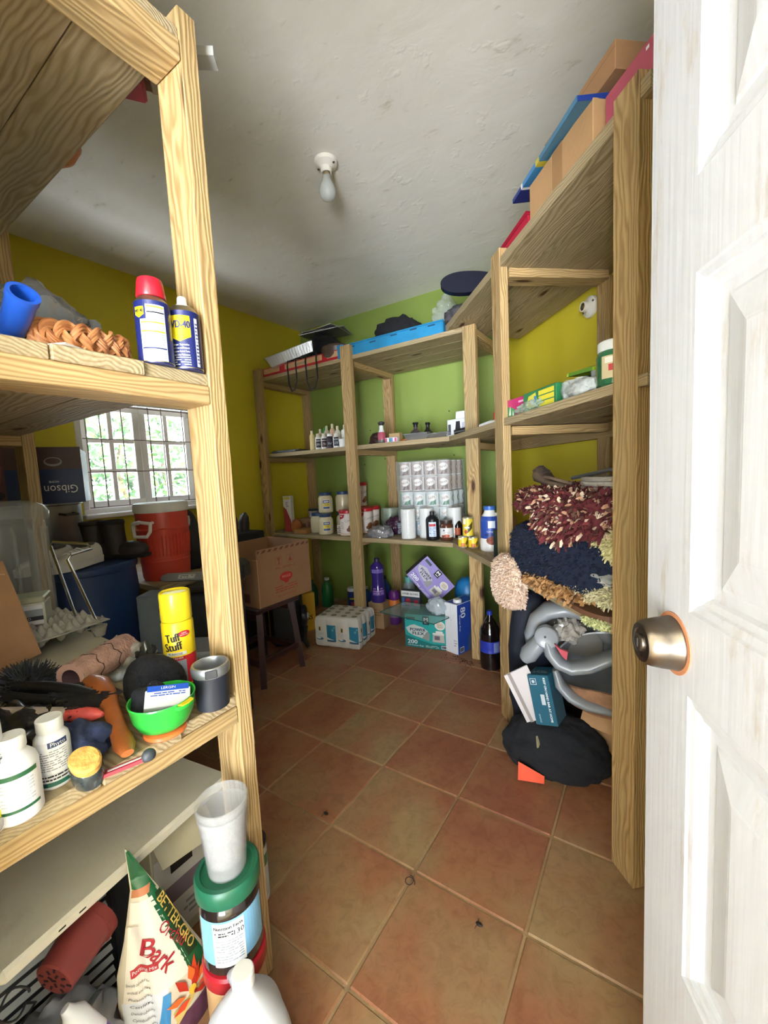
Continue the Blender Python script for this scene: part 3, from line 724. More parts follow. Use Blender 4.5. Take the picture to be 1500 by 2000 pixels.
# ---------------------------------------------------------------- left unit, lower shelf (top at z .7305)
ZL=.7305
def tuff(P):
    P.rect(-.045,.006,.045,.075,RED); P.rect(-.024,.012,.012,.066,M('#8d99a6',r=.4),2); P.poly([(-.012,.014),(.006,.014),(.002,.040),(-.004,.046),(-.012,.040)],M('#d9dfe4',r=.4),3)
    P.rect(-.030,.078,.014,.086,WHT,2); P.text('PURPOSE',-.010,.082,.0052,INK,3,w=.030); P.rect(-.026,.069,.010,.075,M('#a51520',r=.4),3); P.text('CLEANER',-.009,.072,.0045,WHT,4,w=.030)
    P.text('Tuff',-.014,.120,.020,INK,2,rot=.12,bold=.0009,w=.032); P.text('Stuff',-.014,.099,.020,INK,2,rot=.12,bold=.0009,w=.038)
    P.disc(.012,.128,.014,.0075,RED,2,n=14); P.text('NEW',.012,.130,.0035,WHT,3); P.text('IMPROVED',.012,.1255,.0028,WHT,3)
vessel('foam_cleaner_can','tall yellow and red foam cleaner can with a yellow cap','spray can',(-.957,.5215,ZL),[(0,0),(.034,0),(.0355,.002,M('#f4d71f',r=.35)),(.0355,.150),(.033,.156),(0,.157)],RED,
  [(0,.157),(.0330,.157),(.0345,.160),(.0345,.218),(.0335,.224),(.031,.226),(.029,.224),(.027,.222),(0,.222)],M('#f7dd2a',r=.3),tuff,n=36)
# travel tumbler
t=vessel('tumbler_cup','black cup with a silver rim on the lower left shelf corner','cup',(-.790,.4925,ZL),[(0,0),(.030,0),(.033,.002),(.036,.070),(.0365,.074)],M('#20242d',r=.5))
mb=MB(); mb.lathe([(.0365,.073),(.0385,.075),(.0395,.082),(.0395,.090),(.037,.095),(.033,.095),(.0315,.092),(.0315,.076),(.031,.03),(0,.03)],M('#a9acae',r=.35,metal=.8),32); mb.build('silver_rim',t)
mb=MB(); mb.at(rz=facing(-.79,.4925)); mb.box(.0385,0,.085,.004,.024,.018,M('#33363a',r=.4),b=.002); mb.build('lid_tab',t)
# green bowl on an orange base
t=thing('feeding_bowl','green plastic bowl with an orange base and yellow tab','bowl',(-.792,.388,ZL)); t.scale=(.88,.88,.95)
GB=M('#2fa53c',r=.3)
mb=MB(); mb.lathe([(.034,.012),(.050,.022),(.061,.042),(.066,.072),(.0675,.074),(.067,.077),(.0645,.076),(.059,.045),(.047,.027),(0,.022)],GB,40); mb.build('bowl_body',t)
mb=MB(); mb.lathe([(0,.0),(.041,0),(.044,.003),(.043,.009),(.036,.013),(0,.014)],M('#e8763a',r=.35),36); mb.build('orange_base',t)
mb=MB(); mb.at(rz=radians(12)); mb.prism([(.060,-.022),(.072,-.020),(.076,-.008),(.076,.008),(.072,.020),(.060,.022)],.066,.073,GB); mb.build('green_handle',t)
mb=MB(); mb.at(rz=radians(12)); mb.prism([(.064,-.017),(.0765,-.014),(.0785,0),(.0765,.014),(.064,.017)],.0732,.0755,M('#e9c92b',r=.35)); mb.build('yellow_tab',t)
lump('dark_sock','black folded sock lying in the green bowl','sock',(-.815,.378,ZL+.030),(.034,.036,.042),M('#14151a',r=.95,bump=.5,bs=120),amp=.2,fr=9,seed=3)
def pill(P): P.rect(-.036,.014,.036,.026,BLUE); P.text('LERGIN',0,.020,.0055,WHT,2); P.lines(-.03,.003,.03,.012,2,BLUE); P.lines(-.036,.029,-.01,.034,1,INK)
carton('medicine_box','small white and blue medicine box leaning in the green bowl','box',(-.782,.392,ZL+.062),0,.078,.036,.014,M('#eeeef0',r=.5),dict(top=pill),rot=(radians(34),radians(10),radians(62)),b=.001)
lump('knit_hat','black knitted cap heaped behind the green bowl','cap',(-.930,.442,ZL),(.075,.050,.070),M('#101116',r=1,bump=.6,bs=90),amp=.08,fr=5,seed=11,rz=.3)
lump('navy_rag','crumpled navy cloth rag under the wooden brush handle','cloth',(-.862,.262,ZL),(.062,.050,.042),M('#2a3350',r=.95,bump=.4,bs=60),amp=.30,fr=7,seed=5,rz=.4)
# shoe brush
t=thing('shoe_brush','brown wooden shoe brush with black bristles and long handle','brush',(-.86,.330,ZL))
BW=M('#9a5528',r=.35,var=.25,vs=20,coat=.3)
mb=MB(); pts=[(.108,-.028,.022),(.085,-.022,.024),(.03,-.008,.034),(-.03,.008,.046),(-.06,.014,.056),(-.12,.022,.066),(-.155,.022,.068)]
mb.tube(pts,[.010,.0175,.0150,.014,.020,.024,.016],BW,n=14,flat=.62); mb.build('wooden_handle',t)
mb=MB(); rb=random.Random(5)
for k in range(900):
    x=rb.uniform(-.155,-.05); y=.018+rb.uniform(-.024,.024); z=.058
    mb.tube([(x,y,z),(x+rb.uniform(-.010,.010),y-.040+rb.uniform(-.014,.008),z+.004+rb.uniform(-.012,.012))],.0017,M('#1b1815',r=.7),n=3,cap=False)
o=mb.build('bristles',t,recalc=False,smooth=0); o['kind']='stuff'
lump('black_cap_end','small dark rubber stub beside the brush handle end','rubber stub',(-.738,.329,ZL),(.010,.012,.012),M('#3a4046',r=.5),amp=.05,seed=2,sub=3)
# white medicine bottles
def lab_green(P):
    P.rect(-.026,.010,.026,.078,M('#f4f4f6',r=.45)); P.rect(-.026,.070,.026,.077,M('#28603f',r=.4),2); P.rect(-.026,.020,.026,.0245,M('#28603f',r=.4),2); P.lines(-.02,.030,.02,.066,7,PALE,2)
PB=M('#f1f1f4',r=.3)
vessel('pill_bottle','white plastic medicine bottle with two green label bands','bottle',(-.787,.166,ZL),[(0,0),(.026,0),(.0285,.003),(.0285,.078),(.026,.088),(.016,.100),(.0145,.102),(.0145,.105),(0,.105)],PB,[(0,.103),(.0165,.103),(.0172,.105),(.0172,.122),(.0160,.1245),(.0135,.124),(0,.1235)],M('#ecebe6',r=.35),lab_green,n=36)
def lab_phy(P):
    P.rect(-.026,.028,.020,.088,M('#f5f5f8',r=.5)); P.rect(-.006,.070,.020,.079,M('#27345e',r=.4),2); P.text('Phyto',.007,.0745,.0062,WHT,3); P.lines(-.022,.032,.018,.066,9,GRY,2); P.rect(-.024,.006,.022,.013,M('#28604f',r=.4),1); P.lines(-.022,.015,.018,.026,2,INK,2)
vessel('pill_bottle','white bottle with a Phyto paper label wrapped in clear film','bottle',(-.822,.222,ZL),[(0,0),(.0225,0),(.0245,.003),(.0245,.070),(.023,.080),(.016,.090),(0,.091)],PB,[(0,.090),(.0175,.090),(.0182,.092),(.0182,.110),(.017,.1115),(.014,.111),(0,.111)],M('#ecebe6',r=.35),lab_phy,n=32)
def lab_tg(P):
    P.rect(-.045,.018,.045,.148,M('#f4f4f4',r=.45)); P.text('TGARD',.012,.118,.012,INK,2); P.text('ORAL LIQ',.012,.104,.007,INK,2); P.rect(-.03,.100,.04,.1008,INK,2); P.lines(-.03,.060,.036,.098,7,GRY,2); P.lines(-.03,.034,.036,.058,5,M('#c9566a',r=.5),2); P.rect(-.045,.020,.045,.032,M('#e7d229',r=.4),2)
vessel('pill_bottle','taller white oral liquid bottle at the left frame edge','bottle',(-.800,.128,ZL),[(0,0),(.030,0),(.032,.003),(.032,.150),(.029,.158),(.020,.164),(0,.165)],PB,[(0,.164),(.021,.164),(.0215,.182),(.019,.185),(0,.185)],WHT,lab_tg,n=36)
lump('plastic_bag','crumpled clear plastic bag at the front left shelf edge','bag',(-.766,.115,ZL),(.020,.024,.030),M('#c9c4c0',r=.15,alpha=.6,coat=.5),amp=.5,fr=12,seed=9)
# cork topped jar lying tilted
t=thing('cork_jar','small dark jar with an oval orange cork at the shelf front','jar',(-.778,.252,ZL),rot=(radians(18),radians(22),.3))
mb=MB(); mb.lathe([(0,0),(.018,0),(.021,.003),(.022,.030),(.0195,.038),(.0165,.041),(0,.041)],M('#3b4446',r=.15,alpha=.85,coat=.6),24,sx=1.15); mb.build('jar_body',t)
mb=MB(); mb.lathe([(0,.041),(.019,.041),(.0195,.044),(.0205,.056),(.018,.060),(0,.061)],M('#d9a552',r=.8,var=.3,vs=60,bump=.4,bs=120),24,sx=1.25); mb.build('cork',t)
o=MB(); o.box(0,0,.003,.075,.013,.006,M('#b03a44',r=.5)); o.box(0,.0,.0062,.05,.004,.001,WHT); o=o.build('red_leaflet',smooth=0); o.location=(-.752,.296,ZL); o.rotation_euler=(0,0,1.25); tag(o,'thin red and white packet beside the cork jar','packet')
# pliers handles and the red tipped handle
t=thing('garden_shears','pair of black rubber shear handles lying across the left shelf','shears',(-1.0,.27,ZL+.060))
for pts in ([(-.22,-.03,.0),(-.13,-.012,.008),(-.05,.02,.012),(.02,.045,.010),(.055,.058,.006)],[(-.20,-.045,-.004),(-.09,-.022,-.002),(-.01,.006,.000),(.04,.022,-.002),(.078,.030,-.004)]):
    mb=MB(); mb.tube(pts,[.008,.0105,.0115,.0115,.008],M('#16181d',r=.45),n=12); mb.build('rubber_handle',t)
mb=MB(); mb.tube([(-.21,-.037,0),(-.30,-.07,0),(-.36,-.09,0)],[.012,.010,.004],M('#7a7d80',r=.4,metal=.8),n=8,flat=.4); mb.build('blade',t)
t=thing('trowel_handle','worn white tool handle with a red rubber tip','tool handle',(-.965,.262,ZL+.050))
mb=MB(); mb.tube([(-.15,-.075,0),(-.06,-.030,.002),(.035,.020,.002)],[.010,.0125,.0125],M('#c9b7a8',r=.6,var=.35,vs=25),n=14); mb.build('white_grip',t)
mb=MB(); mb.tube([(.035,.020,.002),(.05,.029,.002),(.078,.046,0),(.092,.055,-.001)],[.0130,.0140,.0115,.004],M('#d9554e',r=.5,var=.3,vs=40),n=14); mb.build('red_tip',t)
t=thing('duster','dark furry brush head at the left frame edge','brush',(-1.16,.285,ZL+.05))
mb=MB(); mb.ball(0,0,0,.075,.05,.035,M('#24262a',r=.9),sub=3,amp=.2,seed=3); mb.build('core',t)
mb=MB()
for k in range(500):
    a=rb.uniform(0,6.28); e=rb.uniform(-.3,1.4); d=Vector((cos(a)*cos(e)*.075,sin(a)*cos(e)*.05,sin(e)*.035)); mb.tube([d*.9,d*1.28+Vector((0,0,rb.uniform(-.01,.01)))],.001,M('#3c3f45',r=.7),n=3,cap=False)
mb.build('fur',t,recalc=False,smooth=0)['kind']='stuff'
lump('black_bag','dark rumpled plastic bag under the shear handles','bag',(-1.02,.235,ZL),(.105,.060,.044),M('#26282d',r=.25,coat=.3),amp=.35,fr=7,seed=21,rz=.5)
# paint roller sleeve in a bag
t=thing('roller_sleeve','fuzzy dusty pink paint roller sleeve half out of its bag','paint roller',(-1.070,.350,ZL+.066),rot=(0,0,radians(118)))
mb=MB(); rp=random.Random(2)
def rs(a,b):
    th=2*pi*b; r=.0345+.0016*noise.noise(Vector((a*30,cos(th)*9,sin(th)*9)))+.0012*noise.noise(Vector((a*90,cos(th)*30,sin(th)*30)))
    return (-.02+.17*a,r*cos(th),r*sin(th))
mb.grid(rs,60,48,M('#c79d8e',r=1,var=.25,vs=40,bump=.9,bs=160)); mb.build('pile',t)
mb=MB()
mb.tube([(-.0195,0,0),(.15,0,0)],.0215,M('#6a4f52',r=.6),n=28,cap=False)
n_=28; vs=[(-.02,r*cos(2*pi*k/n_),r*sin(2*pi*k/n_)) for r in (.0345,.0215) for k in range(n_)]
mb.add(vs,[(k,(k+1)%n_,n_+(k+1)%n_,n_+k) for k in range(n_)],M('#cfa496',r=.95)); mb.build('tube',t)
for xx,sd_ in ((.03,1),(.085,2)):
    mb=MB(); mb.tube([(xx+.006*sin(k*1.7+sd_),.0352*cos(2*pi*k/24),.0352*sin(2*pi*k/24)) for k in range(25)],.0011,M('#3a2a28',r=.9),n=4,cap=False); mb.build('dark_thread',t)
lump('plastic_bag','crumpled clear plastic bag around the pink roller end','bag',(-1.150,.462,ZL),(.060,.048,.062),M('#d9d7cc',r=.12,alpha=.5,coat=.6),amp=.45,fr=9,seed=15,rz=.4)
lump('foil_scrap','crinkled dark and silver foil scrap by the yellow can','foil',(-1.075,.502,ZL),(.05,.028,.045),M('#5a5c5c',r=.2,metal=.6,var=.5,vs=40),amp=.5,fr=12,seed=18)
# newspapers, egg tray, tin and chrome rack
t=thing('paper_stack','stack of old newspapers under the egg tray','papers',(-1.42,.405,ZL))
for k in range(6):
    mb=MB(); mb.at(rz=.05*((k*5)%4-1.5),x=.004*((k*3)%5-2)); mb.box(0,0,.0028+.0056*k,.40,.235,.005,M(('#b9b09a','#a89f8b','#c6bda6')[k%3],r=.9,var=.1)); mb.build('newspaper',t,smooth=0)
t=thing('egg_tray','grey pulp egg tray on the paper stack','egg tray',(-1.50,.408,ZL+.036),rz=.12)
PULP=M('#a9a498',r=.95,bump=.5,bs=70,var=.15,vs=20)
def egg(a,b):
    x=(a-.5)*.29; y=(b-.5)*.24; w=2*pi
    h=.030-.022*cos(w*a*6)*cos(w*b*5)+.006*(noise.noise(Vector((a*8,b*8,1))))
    e=min(a,1-a,b,1-b)
    if e<.03: h=.030
    return (x,y,h+.018)
mb=MB(); mb.slab(egg,72,60,.003,PULP); mb.build('tray_pulp',t,smooth=80)
for px_,py_ in ((-.12,-.1),(.12,-.1),(-.12,.1),(.12,.1),(0,-.1)):
    mb=MB(); mb.at(px_,py_,0); mb.lathe([(0,0),(.014,0),(.022,.03),(0,.032)],PULP,16); mb.build('tray_foot',t)
def tinp(P): P.rect(-.058,.004,.058,.060,M('#e2e2e4',r=.5)); P.rect(-.01,.022,.058,.048,M('#9aa0a8',r=.5),2); P.rect(-.058,.016,.058,.028,M('#3a3c42',r=.5),3); P.text('ISABEL D.',.012,.022,.007,WHT,4); P.rect(-.036,.034,-.006,.054,WHT,3); P.lines(-.034,.036,-.008,.050,1,INK,4,fill=.9)
t=carton('storage_tin','cream lidded tin with a white and grey label on the egg tray','tin',(-1.535,.385,ZL+.0935),radians(62),.125,.085,.066,M('#c9c9b8',r=.4),dict(front=tinp),body_name='tin_body',b=.004)
mb=MB(); mb.box(0,0,.0745,.129,.089,.018,M('#bdbd9f',r=.35,metal=.2),b=.004); mb.build('tin_lid',t,smooth=0)
t=thing('wire_rack','bent chrome wire rack standing in the egg tray','wire rack',(-1.44,.49,ZL+.03))
W_=[(-1.480,.500,.800),(-1.500,.462,1.045),(-1.492,.466,1.056),(-1.452,.538,1.040),(-1.441,.544,1.025),(-1.428,.486,1.018),(-1.434,.478,1.005),(-1.405,.525,.792)]
mb=MB(); mb.tube([(x+1.44,y-.49,z-ZL-.03) for x,y,z in W_],.0042,CHROME,n=10); mb.build('chrome_wire',t)
# cardboard box flap
t=thing('cardboard_box','flattened brown cardboard box leaning at the left frame edge','cardboard box',(-1.36,.30,ZL+.001))
def cbp(a,b):
    A=Vector((-1.60,.18,1.06)); B=Vector((-1.385,.325,1.036)); Cc=Vector((-1.292,.352,.800)); Dd=Vector((-1.40,.24,.737))
    p=(A*(1-a)+B*a)*(1-b)+(Dd*(1-a)+Cc*a)*b
    n=Vector((.62,-.78,.1)); return p+n*(.012*sin(pi*a)*sin(pi*b))-Vector((-1.36,.30,ZL+.001))
mb=MB(); mb.slab(cbp,10,8,.004,CARD); mb.build('front_flap',t)
mb=MB()
for b0 in (.33,.62): mb.tube([cbp(k/8,b0)+Vector((.62,-.78,.1))*.0012 for k in range(9)],.0011,M('#8d6547',r=.9),n=4)
mb.build('fold_line',t)
mb=MB(); mb.tube([cbp(.6+.38*k/5,.14)+Vector((.62,-.78,.1))*.003 for k in range(6)],.006,M('#d1a880',r=.8),n=6,flat=.3); mb.build('torn_edge',t)

# ---------------------------------------------------------------- far left: drum, dispenser, pot, coolers on a low bench
ACR=M('#dfe6e6',r=.05,alpha=.18,coat=.8)
t=thing('drink_dispenser','large clear domed beverage jar on the far left shelf','drink dispenser',(-1.735,.415,ZL))
mb=MB(); mb.lathe([(0,.004),(.105,.004),(.110,.012),(.110,.37),(.107,.385)],ACR,40); mb.build('clear_jar',t)
mb=MB(); mb.lathe([(.107,.385),(.121,.386),(.124,.396),(.123,.412),(.115,.430),(.098,.444),(.06,.452),(0,.454)],M('#dfe4e2',r=.05,alpha=.25,coat=.8),40); mb.build('domed_lid',t)
for k in range(14):
    a=2*pi*k/14; mb=MB(); mb.tube([(.1105*cos(a),.1105*sin(a),.03),(.1105*cos(a),.1105*sin(a),.36)],.004,ACR,n=6); mb.build('rib',t)
BENCHW=WOOD
t=thing('work_bench','low pine bench under the barred window','bench',(-2.44,1.235,0))
for k in range(4): board(t,'bench_plank',(-2.80+.236*k,1.235,.708),.46,.236,.028,Y,X,PLANK)
for x,y in ((-2.86,1.03),(-2.03,1.03),(-2.86,1.44),(-2.03,1.44)): board(t,'leg',(x,y,.347),.694,.07,.04,Z,X)
# blue drum with a lid rim
t=thing('plastic_drum','big dark blue plastic drum on the floor','drum',(-2.19,.775,0))
DB=M('#17335f',r=.5,var=.15,vs=6)
mb=MB(); mb.lathe([(0,0),(.195,0),(.205,.012),(.215,.25),(.222,.50),(.2205,.51),(.2225,.52),(.222,.72),(.215,.835)],DB,48); mb.build('drum_body',t)
mb=MB(); mb.lathe([(.215,.835),(.224,.838),(.226,.850),(.224,.865),(.212,.870),(.205,.864),(0,.862)],DB,48); mb.build('lid',t)
P=Print(cyl(.2225,-.30),seg=.02); P.rect(-.02,.60,.018,.622,M('#d8d4c0',r=.5)); P.lines(-.015,.604,.013,.618,1,INK,2,fill=.9); P.build('sticker',t)
def sneaker(label,loc,rz):
    t=thing('sneaker',label,'shoe',loc,rz,group=None)
    def sole(z,k): return [(x*k,y*k,z) for x,y in [(-.135,0),(-.12,.035),(-.05,.038),(.03,.045),(.10,.042),(.135,.02),(.14,0),(.135,-.02),(.10,-.042),(.03,-.043),(-.05,-.036),(-.12,-.033)]]
    mb=MB(); n=12; A=sole(0,1); B=sole(.030,1.02); mb.add(A+B,[tuple(range(n))[::-1],tuple(range(n,2*n))]+[(k,(k+1)%n,n+(k+1)%n,n+k) for k in range(n)],M('#d9d6cf',r=.6)); mb.build('sole',t)
    sec=[(-.125,.030,.030,.088),(-.09,.034,.030,.092),(-.04,.035,.030,.078),(.0,.037,.030,.076),(.05,.039,.030,.066),(.09,.037,.030,.054),(.12,.026,.030,.046),(.136,.010,.030,.038)]
    mb=MB(); vs=[];m_=9
    for x,w,z0,z1 in sec:
        for k in range(m_):
            a=pi*k/(m_-1); vs.append((x,w*cos(a),z0+(z1-z0)*sin(a)**.7))
    mb.add(vs,[(i*m_+k,i*m_+k+1,(i+1)*m_+k+1,(i+1)*m_+k) for i in range(len(sec)-1) for k in range(m_-1)]+[tuple(range(m_))],M('#cfcabf',r=.7,bump=.3,bs=50)); mb.build('upper',t)
    mb=MB(); mb.ball(-.075,0,.088,.038,.022,.010,M('#5c574f',r=.9),sub=2); mb.build('opening',t)
    mb=MB()
    for k in range(4): x=-.02+.022*k; z=.079-.0035*k; mb.tube([(x,-.022,z-.006),(x+.008,0,z+.003),(x,.022,z-.006)],.0028,WHT,n=5)
    mb.build('laces',t); return t
sneaker('white sneaker at the drum edge, beside the other sneaker',(-2.165,.645,.871),radians(-57))
sneaker('white sneaker nearest the dark boots on the drum',(-2.095,.730,.871),radians(-57))
def boot(label,loc,rz):
    t=thing('boot',label,'boot',loc,rz); m=M('#2a221d',r=.6,bump=.3,bs=40)
    mb=MB(); mb.ball(.075,0,.034,.082,.042,.046,m,sub=3,flat=-.034,amp=.08,seed=4); mb.tube([(0,0,.02),(-.002,0,.07),(-.008,0,.12),(-.012,0,.165)],[.044,.045,.047,.050],m,n=16); mb.build('leather_upper',t)
    mb=MB(); mb.prism([(-.048,-.034),(.02,-.036),(.09,-.045),(.15,-.03),(.16,0),(.15,.03),(.09,.045),(.02,.036),(-.048,.034)],0,.014,M('#17130f',r=.8)); mb.build('rubber_sole',t)
    mb=MB(); mb.lathe([(.050,.160),(.054,.168),(.050,.182),(.042,.176),(.030,.168),(0,.166)],M('#1a1512',r=.8),14); mb.build('cuff',t).location=(-.012,0,0)
    return t
boot('dark brown ankle boot, left of the pair on the drum',(-2.245,.870,.871),radians(33))
boot('dark brown ankle boot nearest the red cooler',(-2.165,.925,.871),radians(30))
# stock pot on a crate with the blue and brown box upside down on it
t=thing('storage_crate','dark crate holding up the steel pot behind the drum','crate',(-2.62,.755,0))
mb=MB(); mb.box(0,0,.365,.40,.36,.73,M('#2b2a2a',r=.7),b=.01); mb.build('crate_body',t)
for z in (.2,.4,.6):
    mb=MB(); mb.box(0,0,z,.412,.372,.03,M('#2b2a2a',r=.7),b=.004); mb.build('crate_rib',t)
t=thing('stock_pot','dull steel stock pot on the dark crate','pot',(-2.60,.775,.731))
mb=MB(); mb.lathe([(0,0),(.165,0),(.172,.01),(.172,.40),(.180,.405),(.180,.412),(.168,.410),(.166,.02),(0,.02)],M('#8f8e88',r=.4,metal=.85,var=.2,vs=7),40); mb.build('pot_body',t)
mb=MB(); a_=.35; mb.tube([(.17*cos(a_-.2),.17*sin(a_-.2),.36),(.205*cos(a_-.15),.205*sin(a_-.15),.355),(.205*cos(a_+.15),.205*sin(a_+.15),.355),(.17*cos(a_+.2),.17*sin(a_+.2),.36)],.006,M('#3a3632',r=.5),n=8); mb.build('pot_handle',t)
def gib(P):
    P.rect(-.235,.0,.235,.27,M('#1b2c55',r=.45)); P.rect(-.235,.165,.235,.27,M('#4b3330',r=.5),2)
    P.text('Gibson',.145,.070,.040,WHT,3,rot=pi,w=.13); P.text('HOME',.120,.105,.010,WHT,3,rot=pi)
    P.disc(.125,.200,.035,.022,M('#8f8a88',r=.3),3); P.disc(.125,.203,.029,.015,M('#4b3330',r=.5),4)
    P.rect(-.235,.0,-.055,.27,M('#5a3637',r=.5),3); P.poly([(-.235,.03),(-.08,.06),(-.06,.18),(-.235,.24)],M('#7a4648',r=.5),4); P.disc(-.13,.05,.07,.03,M('#251c1e',r=.5),5)
carton('cookware_box','blue and brown cookware box standing upside down on the steel pot','box',(-2.575,.735,1.145),radians(64),.47,.26,.262,M('#1b2c55',r=.5),dict(front=gib))
# red drink cooler
RC=M('#c2402f',r=.45)
t=thing('drink_cooler','round red drink cooler with a white lid under the window','cooler',(-2.165,1.155,.722))
mb=MB(); pr_=[(0,0),(.106,0),(.113,.012),(.116,.08),(.119,.10),(.117,.103),(.124,.25),(.1275,.262),(.121,.270),(.124,.345),(.123,.35)]
mb.lathe(pr_,RC,56); mb.build('cooler_body',t)
mb=MB()
for k in range(44):
    a=2*pi*k/44; mb.tube([(.1175*cos(a),.1175*sin(a),.125),(.1230*cos(a),.1230*sin(a),.235)],0.0036,RC,n=6)
mb.build('ribs',t)['kind']='stuff'
mb=MB(); mb.lathe([(.1225,.348),(.128,.350),(.130,.358),(.130,.385),(.126,.395),(.115,.399),(.102,.395),(.096,.397),(0,.398)],M('#e2e0da',r=.4),56); mb.build('lid',t)
HM=M('#ddd8cf',r=.45)
for a in (radians(-68),radians(112)):
    mb=MB(); f=lambda da,r,z:(r*cos(a+da),r*sin(a+da),z)
    mb.tube([f(-.32,.124,.300),f(-.32,.148,.300),f(-.29,.156,.285),f(-.22,.158,.236),f(.22,.158,.236),f(.32,.156,.260),f(.33,.148,.300),f(.33,.124,.302)],.0085,HM,n=8); mb.tube([f(-.33,.152,.300),f(.0,.160,.310),f(.33,.152,.300)],.0085,HM,n=8); mb.build('carry_handle',t)
# chainsaw, black clippings frame, grey box and stool
t=thing('plastic_chest','dark plastic chest in shadow beside the bench','chest',(-1.785,1.180,0),rz=radians(33))
mb=MB(); mb.box(0,0,.35,.20,.22,.70,M('#1c1c1e',r=.6),b=.012); mb.build('chest_body',t)
mb=MB(); mb.box(0,0,.7145,.21,.23,.028,M('#202022',r=.5),b=.008); mb.build('chest_lid',t)
t=thing('chainsaw','chainsaw with its steel bar lying on the dark chest','chainsaw',(-1.775,1.185,.7295),rz=radians(33))
mb=MB(); mb.prism([(-.24,-.024),(.0,-.027),(.0,.027),(-.24,.024),(-.262,.014),(-.267,0),(-.262,-.014)],.020,.027,M('#a9adab',r=.35,metal=.7)); o=mb.build('guide_bar',t,smooth=0); o.rotation_euler=(radians(38),0,0); o.location=(0,0,.012)
mb=MB(); mb.box(.075,0,.05,.15,.12,.10,BLK,b=.02); mb.build('motor_body',t)
mb=MB(); mb.tube([(.03,-.05,.09),(.03,-.05,.13),(.03,.05,.13),(.03,.05,.09)],.009,BLK,n=8); mb.build('front_handle',t)
P=Print(face(-.2,0,.027,1,0,0,0,1,0)); P.rect(.02,-.014,.10,.012,M('#c9cbc8',r=.5)); P.lines(.03,-.010,.09,.008,2,M('#4c4c4c',r=.5)); P.disc(.16,0,.012,.012,M('#55585a',r=.5)); o=P.build('bar_print',t); o.rotation_euler=(radians(38),0,0); o.location=(0,0,.012)
t=thing('metal_case','tall grey metal case standing beside the blue drum','case',(-1.800,.905,0),rz=radians(33))
mb=MB(); mb.box(0,0,.372,.125,.11,.744,M('#6e7880',r=.5,var=.15),b=.006); mb.build('case_body',t,smooth=0)
for z in (.25,.45,.68):
    mb=MB(); mb.box(.04,-.056,z,.012,.006,.02,M('#2c3034',r=.5)); mb.build('latch',t,smooth=0)
mb=MB(); mb.box(.058,-.052,.372,.010,.012,.746,M('#3e5f7c',r=.5)); mb.build('blue_edge',t,smooth=0)
t=thing('step_stool','grey plastic step stool behind the yellow can','stool',(-1.60,.985,0),rz=radians(33))
mb=MB(); mb.box(0,0,.505,.24,.18,.03,M('#8d9092',r=.5),b=.01); mb.build('stool_top',t)
for x in (-1,1):
    for y in (-1,1):
        mb=MB(); mb.tube([(.10*x,.07*y,.49),(.125*x,.085*y,0)],[.018,.022],M('#8d9092',r=.5),n=8); mb.build('leg',t)
lump('tool_bag','black rounded bag on the bench right of the red cooler','bag',(-2.24,1.33,.7225),(.085,.07,.225),M('#1a1b1f',r=.7,bump=.3),amp=.12,fr=4,seed=6,flat=-.45,rz=.5)
# ---------------------------------------------------------------- floor under the left unit
t=thing('louvred_heater','black appliance with pale louvre slats under the left shelf','appliance',(-1.21,.215,0))
mb=MB(); mb.box(0,0,.19,.30,.40,.38,M('#1d1e22',r=.5),b=.01); mb.build('housing',t)
for k in range(11):
    mb=MB(); mb.at(.153,-.02,.05+.028*k,ry=radians(35)); mb.box(0,0,0,.014,.30,.006,M('#b9bbba',r=.4)); mb.build('slat',t,smooth=0)
mb=MB(); mb.box(.156,.165,.20,.014,.05,.36,M('#2b2c30',r=.4),b=.006); mb.build('side_frame',t)
t=thing('carton_flap','cream cardboard carton with open flaps under the board','carton',(-1.13,.515,0))
mb=MB(); mb.box(0,0,.165,.18,.15,.33,M('#c9c0a4',r=.85,var=.1),b=.003); mb.build('carton_body',t)
mb=MB(); mb.slab(lambda a,b:(.092+.055*b,-.075+.15*a,.33-.05*b-.02*a*b),4,4,.003,M('#d6cdb0',r=.85,var=.1)); mb.build('open_flap',t)
P=Print(face(.09,0,0,0,1,0,0,0,1)); P.rect(-.07,.03,.07,.26,M('#e4dfd8',r=.6)); P.rect(-.03,.20,.03,.26,M('#2c2620',r=.6),2); P.rect(-.07,.12,.07,.17,M('#8f7d86',r=.6),2); P.lines(-.06,.05,.06,.10,3,GRY,2); P.build('printed_panel',t)
t=thing('painted_board','big cream painted board lying under the lower left shelf','board',(-1.115,.36,.381))
BM=M('#ddd6c2',r=.45,var=.08,vs=5,bump=.35,bs=18)
mb=MB(); mb.at(rz=radians(8)); mb.box(0,0,.014,.36,.50,.028,BM,b=.006); mb.build('board_sheet',t)
mb=MB(); mb.at(rz=radians(8)); mb.box(.1802,-.16,.014,.0008,.012,.003,INK); mb.box(.1802,-.125,.014,.0008,.012,.003,INK); mb.build('slot_mark',t,smooth=0)
